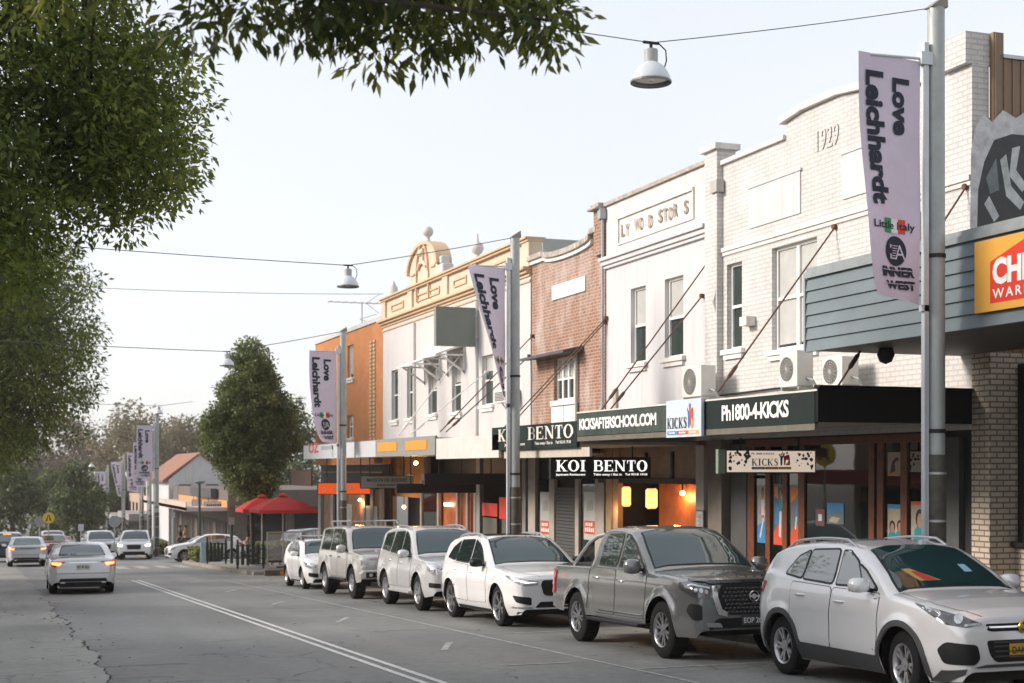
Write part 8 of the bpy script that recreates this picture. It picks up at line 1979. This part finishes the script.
# ---- people
def person(name, label, loc, face_deg, pose, shirt, trousers, hair=(.03,.02,.015), skin=(.36,.20,.13), grp=None):
    sit = pose == 'sit'
    hip = .50 if sit else .92; kn = (.46, -.02) if sit else (0.03, -.44)
    J = {'pel': (0,0,hip), 'sp': (0.0,0,hip+.22), 'ch': (.02 if not sit else .05,0,hip+.42), 'nk': (.03 if not sit else .07,0,hip+.58), 'hd': (.05 if not sit else .11,0,hip+.66), 'ht': (.06 if not sit else .13,0,hip+.80)}
    E = [('pel','sp'),('sp','ch'),('ch','nk'),('nk','hd'),('hd','ht')]; R = {'pel':(.15,.12),'sp':(.135,.105),'ch':(.155,.115),'nk':(.052,.052),'hd':(.078,.088),'ht':(.07,.08)}
    for s, g in ((1,'l'),(-1,'r')):
        J['sh'+g] = (J['ch'][0],s*.18,hip+.50); J['el'+g] = (.08 if not sit else .14,s*.23,hip+.22); J['wr'+g] = (.16 if not sit else .38,s*.19,hip+.05 if not sit else hip+.24); J['hn'+g] = (.20 if not sit else .46,s*.18,hip-.03 if not sit else hip+.23)
        J['hp'+g] = (0,s*.095,hip-.04); J['kn'+g] = (.44,s*.12,hip+.0) if sit else (.05*s,s*.10,.49); J['an'+g] = (.42,s*.12,.09) if sit else (-.06+.10*s,s*.10,.08); J['to'+g] = (.60,s*.13,.035) if sit else (.11+.10*s,s*.12,.03)
        E += [('ch','sh'+g),('sh'+g,'el'+g),('el'+g,'wr'+g),('wr'+g,'hn'+g),('pel','hp'+g),('hp'+g,'kn'+g),('kn'+g,'an'+g),('an'+g,'to'+g)]
        R.update({'sh'+g:(.062,.06),'el'+g:(.045,.045),'wr'+g:(.03,.026),'hn'+g:(.04,.022),'hp'+g:(.095,.095),'kn'+g:(.062,.062),'an'+g:(.042,.042),'to'+g:(.042,.03)})
        for k in range(5):
            n = 'f%d%s' % (k, g); o = Vector(J['hn'+g]); J[n] = tuple(o+Vector((.07-.012*abs(k-1.5),(.020*(k-1.5)) if k < 4 else -s*.045,-.03 if k < 4 else .0))); R[n] = (.009,.009); E.append(('hn'+g, n))
    root = thing(name, label, 'person', loc, grp); root.rotation_euler = (0,0,math.radians(face_deg))
    def skinmesh(nm, keys, grow, mat, par):
        ks = [k for k in J if k in keys]; ix = {k:i for i,k in enumerate(ks)}
        me = bpy.data.meshes.new(nm); me.from_pydata([J[k] for k in ks], [(ix[a],ix[b]) for a,b in E if a in ix and b in ix], [])
        o = bpy.data.objects.new(nm, me); COL.objects.link(o); o.modifiers.new('skin','SKIN'); sub = o.modifiers.new('sub','SUBSURF'); sub.levels = sub.render_levels = 2
        for i,k in enumerate(ks): me.skin_vertices[0].data[i].radius = (R[k][0]+grow, R[k][1]+grow); me.skin_vertices[0].data[i].use_root = (i == 0)
        dg = bpy.context.evaluated_depsgraph_get(); dg.update(); ev = bpy.data.meshes.new_from_object(o.evaluated_get(dg)); bpy.data.objects.remove(o)
        ev.materials.clear(); ev.materials.append(mat); ev.polygons.foreach_set('use_smooth',[True]*len(ev.polygons)); return link(nm, ev, par)
    sk = pm('skin_tone', skin, .6, var=.08); b = skinmesh('body', set(J), 0, sk, root)
    skinmesh('shirt', {'pel','sp','ch','shl','shr','ell','elr'}, .022, pm('shirt_%d' % int(shirt[0]*100), shirt, .9, var=.15), root)
    skinmesh('trousers', {'pel','hpl','hpr','knl','knr','anl','anr'}, .020, pm('trousers_%d' % int(trousers[2]*100), trousers, .9, var=.15), root)
    skinmesh('shoes', {'anl','tol'}, .014, BLACK, root); skinmesh('shoes', {'anr','tor'}, .014, BLACK, root)
    hx, hz = J['ht'][0], J['ht'][2]; m = MB(); m.ball((hx-.02,0,hz+.0), .098, 10, 1.0); h = obj('hair', m, pm('hair_%d' % int(hair[0]*100), hair, .8, var=.3), root, smooth=60, local=True)
    fx = hx+.082; m = MB(); m.ball((fx-.005,.03,hz-.055),.012,6); m.ball((fx-.005,-.03,hz-.055),.012,6); obj('eyes', m, TEXTBLACK, b, local=True); m = MB(); m.ball((fx+.012,0,hz-.085),.017,6,1.4); obj('nose', m, sk, b, local=True); m = MB(); m.box((fx-.01,-.022,hz-.128),(fx+.004,.022,hz-.118)); obj('mouth', m, pm('lip_tone', (.25,.09,.07), .6), b, local=True)
    return root
p = at(251, 553, 63); person('person', 'person in a white shirt seated at the cafe by the street tree', (11.0, 64.5, gz(64.5)+.125), -40, 'sit', (.60,.60,.58), (.06,.07,.10))
person('person', 'person in a grey top seated at the cafe with back to the cars', (12.15, 58.0, gz(58)+.125), 20, 'sit', (.22,.22,.23), (.05,.05,.06))
p = at(186, 545, 93); person('person', 'pedestrian in tan walking past the low corner shop', (xat(186,93), 93, gz(93)+.125), 150, 'stand', (.36,.24,.14), (.05,.05,.07))
person('person', 'pedestrian in dark clothes walking beside the one in tan', (xat(180.5,96), 96, gz(96)+.125), 170, 'stand', (.05,.05,.06), (.04,.04,.05))

# ================================================================ TREES
def leaf_mat(name, dark, light, trans=.35, rough=.55):
    if name in _M: return _M[name]
    m, n, l, p = _new(name); setp(p, Roughness=rough)
    at_ = n.new('ShaderNodeAttribute'); at_.attribute_name = 'tint'
    mx = n.new('ShaderNodeMix'); mx.data_type = 'RGBA'; l.new(at_.outputs['Fac'], mx.inputs[0]); mx.inputs[6].default_value = c4(dark); mx.inputs[7].default_value = c4(light)
    l.new(mx.outputs[2], p.inputs['Base Color'])
    tr = n.new('ShaderNodeBsdfTranslucent'); l.new(mx.outputs[2], tr.inputs['Color'])
    ms = n.new('ShaderNodeMixShader'); ms.inputs[0].default_value = trans; l.new(p.outputs[0], ms.inputs[1]); l.new(tr.outputs[0], ms.inputs[2]); l.new(ms.outputs[0], n['Material Output'].inputs[0])
    _M[name] = m; return m
BARK = pm('bark', (.055,.042,.032), .9, var=.4, scale=5, bump=.6, bscale=20)
PALEBARK = pm('pale_bark', (.24,.20,.16), .9, var=.4, scale=3)
def leaves_mesh(name, C, size, elong, droop, mat, seed, per, spread, tintc):
    """C clump centres (n, 3) with outward directions; per leaves in each clump"""
    r = np.random.default_rng(seed); n = len(C); N = n*per
    base = np.repeat(C, per, 0); off = r.normal(size=(N,3)); off /= np.linalg.norm(off,axis=1)[:,None]; off *= (r.uniform(size=(N,1))**.45)*spread
    off[:,2] *= .75; pos = base+off
    ax = off/np.maximum(1e-6,np.linalg.norm(off,axis=1)[:,None])+r.normal(size=(N,3))*.55; ax[:,2] -= droop; ax /= np.linalg.norm(ax,axis=1)[:,None]
    nn = r.normal(size=(N,3)); nn[:,2] += 1.3; b = np.cross(ax,nn); b /= np.maximum(1e-6,np.linalg.norm(b,axis=1)[:,None]); nn = np.cross(b,ax)
    s = size*r.uniform(.65,1.3,size=(N,1)); e = elong
    V = np.stack([pos, pos+ax*s*.45+b*s*e*.5+nn*s*.04, pos+ax*s-nn*s*.10, pos+ax*s*.45-b*s*e*.5+nn*s*.04], 1).reshape(-1,3)
    me = bpy.data.meshes.new(name); me.vertices.add(4*N); me.vertices.foreach_set('co', V.ravel())
    me.loops.add(4*N); me.loops.foreach_set('vertex_index', np.arange(4*N)); me.polygons.add(N); me.polygons.foreach_set('loop_start', np.arange(0,4*N,4)); me.update(calc_edges=True)
    t = np.repeat(np.clip(np.repeat(tintc,per)+r.normal(size=N)*.16,0,1),4); at_ = me.attributes.new('tint','FLOAT','POINT'); at_.data.foreach_set('value', t.astype(np.float32))
    me.materials.append(mat); return me
def tree(name, label, base, blobs, trunk_r, mat, nclump, per, spread, size, elong=.36, droop=.35, seed=1, bark=BARK, limbs=26, group='trees along the street', fork=.35, inner=.25, kind_cat='tree'):
    """blobs [(centre, radii, weight)]: clumps fill the outer part of each, uneven, with gaps between"""
    r = np.random.default_rng(seed); base = Vector(base); t = thing(name, label, kind_cat, base, group); Cs = []
    w = np.array([b[2] for b in blobs], float); w /= w.sum()
    for (c, rad, _), k in zip(blobs, (w*nclump).astype(int)):
        d = r.normal(size=(k,3)); d /= np.linalg.norm(d,axis=1)[:,None]; q = 1-(r.uniform(size=(k,1))**1.6)*(1-inner)
        Cs.append(np.array(c)+d*q*np.array(rad)*(1+.16*np.sin(d[:,0:1]*5+seed)*np.cos(d[:,1:2]*4+d[:,2:3]*6)))
    C = np.concatenate(Cs); C = C[r.uniform(size=len(C)) < .93]
    C = C[C[:,2] > base.z+.8]
    tint = np.clip(.42+.20*np.sin(C[:,0]*1.3+seed)*np.cos(C[:,2]*1.1)+r.normal(size=len(C))*.22,0,1)
    me = leaves_mesh('crown', C, size, elong, droop, mat, seed, per, spread, tint); me.transform(Matrix.Translation(-base)); link('crown', me, t)
    cen = Vector(np.average([b[0] for b in blobs], axis=0, weights=w)); top = max(b[0][2]+b[1][2]*.5 for b in blobs)
    f = base.lerp(Vector((cen.x, cen.y, top)), fork); f.x = base.x+(cen.x-base.x)*.25; f.y = base.y+(cen.y-base.y)*.25
    m = MB(); m.tube([base-Vector((0,0,.1)), base+Vector((0,0,.25)), base.lerp(f,.5)+Vector((trunk_r*.3,0,0)), f], [trunk_r*1.35,trunk_r*1.05,trunk_r*.9,trunk_r*.8], 12)
    tr = obj('trunk', m, bark, t, smooth=60)
    m = MB(); idx = r.choice(len(C), min(limbs, len(C)), replace=False)
    mains = []
    for k in range(5):
        a = 2*math.pi*k/5+r.uniform(0,.8); b = blobs[k % len(blobs)]; e = Vector(b[0])+Vector((math.cos(a)*b[1][0]*.35, math.sin(a)*b[1][1]*.35, b[1][2]*r.uniform(.0,.5)))
        mid = f.lerp(e,.5)+Vector((0,0,.25)); m.tube([f-Vector((0,0,.15)),mid,e],[trunk_r*.62,trunk_r*.38,trunk_r*.15],8); mains += [mid, mid.lerp(e,.5), e]
    for i in idx:
        e = Vector(C[i]); s = min(mains, key=lambda q: (q-e).length); mid = s.lerp(e,.5)+Vector((0,0,-.15+.3*r.uniform())); m.tube([s,mid,e],[trunk_r*.18,trunk_r*.11,trunk_r*.04],5)
    obj('limb', m, bark, tr, smooth=60)
    return t
BIGLEAF = leaf_mat('plane_leaf', (.07,.125,.022), (.34,.37,.075), .55)
OVERLEAF = leaf_mat('overhang_leaf', (.036,.066,.014), (.20,.215,.035), .45)
OLIVE = leaf_mat('brushbox_leaf', (.055,.10,.028), (.27,.31,.10), .35, .5)
GUM = leaf_mat('gum_leaf', (.13,.125,.07), (.36,.29,.17), .45)
DARKT = leaf_mat('fig_leaf', (.035,.070,.022), (.14,.17,.05), .3)
tree('street_tree', 'large leafy tree whose dense green crown fills the upper corner beside the overhanging branch', (-3.9, 18.0, gz(18)+.12), [((-3.6,18,7.0),(3.6,3.0,3.2),3.0), ((-.2,18.1,6.5),(2.1,2.3,2.0),2.2), ((1.55,18.2,6.0),(1.05,1.4,1.28),1.15), ((-.7,17.7,4.75),(1.8,2.0,1.25),1.4), ((-3.6,18,4.4),(2.3,2.3,1.5),1.2), ((.0,18.2,8.3),(2.2,2.2,1.5),1.2)], .24, BIGLEAF, 3000, 46, .30, .105, elong=.42, seed=11, limbs=70, droop=.25)
tree('street_tree', 'yellower leafy tree hanging low toward the traffic, behind the large dense one', (-5.4, 62.0, gz(62)+.12), [((-5.0,62,10.4),(7.0,6.0,6.0),2.8), ((.4,62.2,8.6),(4.2,4.6,4.0),1.8), ((1.9,62,6.2),(2.9,3.6,3.2),1.1), ((-2.8,61,4.2),(4.4,3.6,2.4),1.1), ((.2,61.5,3.4),(2.4,2.8,1.7),.6)], .34, leaf_mat('yellowing_leaf', (.06,.115,.02), (.28,.31,.055), .5), 2500, 40, .68, .23, seed=5, limbs=70)
tree('street_tree', 'low dark-crowned tree behind the yellower one, over the far lane', (-5.5, 88.0, gz(88)+.12), [((-4.4,88,5.6),(5.6,5.0,5.0),2), ((-1.0,87,3.4),(3.2,3.4,2.8),1)], .26, BIGLEAF, 600, 40, .85, .26, seed=8, limbs=30)
tree('overhanging_tree', 'near tree whose long-leaved branches hang across the top of the view', (-3.9, 7.5, gz(7.5)+.12), [((1.5,9.6,5.35),(1.35,1.2,.62),1.5), ((2.55,9.9,5.15),(1.15,1.0,.42),1.1), ((3.3,9.8,5.20),(.75,.8,.28),.5), ((3.85,9.75,4.98),(.28,.4,.16),.12), ((.6,9.3,5.5),(1.0,1.2,.7),.8), ((-2.5,8,6.6),(2.6,2.4,1.6),1.4), ((-.6,8.6,6.2),(1.8,1.7,.9),1.0)], .085, OVERLEAF, 410, 32, .27, .125, elong=.36, droop=.6, seed=21, limbs=70, fork=.55)
# a hanging spray of leaves at the end of that branch
Q = lambda u: xat(u, 65.5)
tree('street_tree', 'dense dark green pyramidal tree beside the red parasols', (Q(252), 65.5, gz(65.5)+.125), [((Q(248),65.5,3.7),(1.85,1.8,2.1),2.4), ((Q(250),65.5,6.0),(1.05,1.1,1.7),1.2), ((Q(226),65.6,3.3),(1.1,1.2,1.35),.8), ((Q(274),65.3,3.6),(1.2,1.2,1.5),.9), ((Q(263),65.4,5.3),(.9,1.0,1.0),.6), ((Q(237),65.5,5.0),(.95,1.0,1.1),.6), ((Q(250),65.3,1.7),(1.5,1.4,1.0),.8), ((Q(253),65.4,.6),(.85,.8,.7),.3)], .13, OLIVE, 1700, 42, .26, .165, elong=.5, droop=.05, seed=31, limbs=30, fork=.3)
rr = random.Random(9)
def far_tree(u, vt, vb, d, wpx, mat, label, seed, bark=PALEBARK, dens=1.0, name='gum_tree'):
    p = at(u, vb, d); zg = gz(p.y); zt = at(u, vt, d).z; W = wpx*d/FPX/2; H = zt-zg; b = []
    n = 5
    for k in range(n):
        a = 2*math.pi*k/n+seed; hh = zg+H*rr.uniform(.45,.78); b.append(((p.x+math.cos(a)*W*.55, p.y+math.sin(a)*W*.5, hh), (W*rr.uniform(.36,.55), W*.5, H*rr.uniform(.14,.22)), 1))
    b.append(((p.x,p.y,zt-H*.16),(W*.5,W*.5,H*.16),1)); b.append(((p.x,p.y,zg+H*.36),(W*.8,W*.6,H*.22),1))
    tree(name, label, (p.x,p.y,zg), b, max(.25,H*.022), mat, int(260*dens), 26, W*.19, max(.30,d*.0030), elong=.5, droop=.3, seed=seed, bark=bark, limbs=24, group='trees at the far end of the street')
GUM2 = leaf_mat('gum_leaf_grey', (.13,.12,.085), (.33,.27,.19), .4)
far_tree(131, 404, 530, 185, 92, GUM, 'tall open gum tree behind the lilac banners, tallest of the far trees', 41)
far_tree(64, 408, 530, 200, 90, GUM2, 'broad gum tree beside the tallest one at the far end of the street', 42)
far_tree(182, 416, 530, 195, 80, GUM, 'gum tree rising behind the gabled white building', 43)
far_tree(20, 425, 530, 190, 90, GUM2, 'gum tree behind the low branches of the yellower street tree', 44)
far_tree(-30, 420, 530, 185, 90, GUM, 'gum tree at the end of the street behind the dark suv, half off the picture', 45)
far_tree(228, 400, 530, 210, 90, GUM2, 'gum tree mostly hidden behind the pyramidal street tree', 46)
far_tree(286, 398, 520, 150, 90, DARKT, 'dark tree behind the orange brick corner building', 47, BARK, 1.3, 'shade_tree')
far_tree(78, 462, 534, 125, 58, DARKT, 'rounded dark green tree over the far traffic, beside the smallest banner', 48, BARK, 1.6, 'shade_tree')
far_tree(52, 472, 534, 140, 50, DARKT, 'dark green tree behind the yellow crossing sign', 49, BARK, 1.4, 'shade_tree')
far_tree(12, 465, 534, 130, 60, DARKT, 'dark green tree above the dark suv in the queue', 50, BARK, 1.4, 'shade_tree')
far_tree(108, 470, 532, 165, 60, DARKT, 'olive tree behind the last banner pole', 51, BARK, 1.3, 'shade_tree')
far_tree(160, 478, 532, 175, 60, DARKT, 'low olive tree behind the far corner banner pole', 52, BARK, 1.2, 'shade_tree')

# ================================================================ PARKED AND MOVING CARS
def park(c, dX, Yfront, yaw, half):
    # left flank of the row at 8.72; the cars face the viewer
    a = math.radians(yaw); X = 8.72+dX+half*math.cos(a)
    return c.place(X, Yfront, 180+yaw)
car1 = park(crossover(), .28, 12.70, 2.0, .87)
car2 = park(pickup(), -.02, 17.76, 1.2, .91)
car3 = park(white_suv(), .02, 24.6, .4, .93)
car4 = park(silver_four_wheel_drive(), .06, 29.82, 1.0, .94)
car5 = park(boxy_wagon(), -.02, 35.42, -.4, .96)
car6 = park(hatchback('white hatchback with roof bars, last in the parked row by the cafe', WHITEPAINT, 'cars parked along the kerb', rack=True), .0, 41.57, .8, .84)
car0 = far_suv('parked_car', 'silver car cut off by the edge of the picture, parked in front of the crossover', SILVER, group='cars parked along the kerb'); car0.place(8.78+.90, 6.95, 180)
# stickers and the card on the dashboard of the nearest crossover
for nm, lab, pts, col in (('sun_card', 'yellow card', [(0,-.10,1.22),(0,-.40,1.22),(0,-.52,1.42),(0,-.40,1.47),(0,-.02,1.30)], (.62,.36,.10)),):
    pass
YEL = pm('card_yellow', (.50,.30,.10), .5); REDC = pm('card_red', (.50,.04,.03), .5); BLUS = pm('sticker_blue', (.25,.48,.60), .5)
car1.patch('dashboard_card', [(-.42,-.36,1.16),(-.42,-.10,1.16),(-.5,-.36,1.38),(-.5,-.46,1.38)], (-.8,0,-.6), YEL, off=.0105, step=.06, skirt=.002)
car1.patch('dashboard_card', [(-.42,-.30,1.165),(-.42,-.13,1.165),(-.5,-.30,1.31),(-.5,-.38,1.31)], (-.8,0,-.6), REDC, off=.0125, step=.06, skirt=.002)
car1.patch('sticker', [(-.5,.30,1.28),(-.5,.40,1.28),(-.55,.39,1.42),(-.55,.30,1.42)], (-.8,0,-.6), BLUS, off=.0105, step=.05, skirt=.002)
s1 = saloon('silver saloon with a number plate driving away, largest of the moving cars', SILVER, plate='BZ 47 KD')
s1.place(2.72, 42.3+4.0, 1.0)
s2 = saloon('pale silver saloon with brake lights lit, ahead of the larger saloon', paint('pale_blue_silver', (.46,.50,.54), .4, .35), 1); s2.place(2.02, 73+4.2, 0)
v1 = far_suv('moving_car', 'dark suv with a glowing tail light in the queue driving away', DARKPAINT, lit=True); v1.place(1.25, 83+3.7, 0)
v2 = saloon('dark red car just visible beyond the two silver saloons', REDPAINT, 1); v2.place(4.2, 98, 0)
v3 = far_suv('moving_car', 'silver oncoming wagon behind the large silver saloon', SILVER); p = at(100, 552, 92); v3.place(6.6, 88, 178)
v4 = far_suv('moving_car', 'white oncoming suv waiting by the far corner hedge', WHITEPAINT, head=True); v4.place(8.1, 84.5, 188)
v6 = far_suv('moving_car', 'pale oncoming car mostly hidden behind the silver oncoming wagon', paint('sand_paint', (.42,.40,.36), .2, .35)); v6.place(4.6, 104, 178)
v5 = hatchback('white hatchback turning out of the side street past the cafe', WHITEPAINT, None, detail=1, wheel=(7,'slim')); v5.root.name = 'moving_car'
v5.place(9.75, 76.8, -93)
v7 = far_suv('parked_car', 'slate blue suv parked in the side street behind the cafe parasols', BLUEPAINT); v7.place(18.3, 76.9, 62)

# ---------------------------------------------------------------- the evening haze over the street
mb = MB(); mb.box((-420,-120,-9.5),(420,520,40))
hz = obj('haze', mb, None); hz.data.materials.clear()
hm = bpy.data.materials.new('haze'); hm.use_nodes = True; nt = hm.node_tree; nt.nodes.clear()
ho = nt.nodes.new('ShaderNodeOutputMaterial'); hv = nt.nodes.new('ShaderNodeVolumePrincipled'); nt.links.new(hv.outputs[0], ho.inputs['Volume'])
hv.inputs['Color'].default_value = (.98,.90,.82,1); hv.inputs['Density'].default_value = .0005; hv.inputs['Anisotropy'].default_value = .3
hz.data.materials.append(hm); hz['kind'] = 'stuff'; tag(hz, 'thin warm haze hanging over the street')
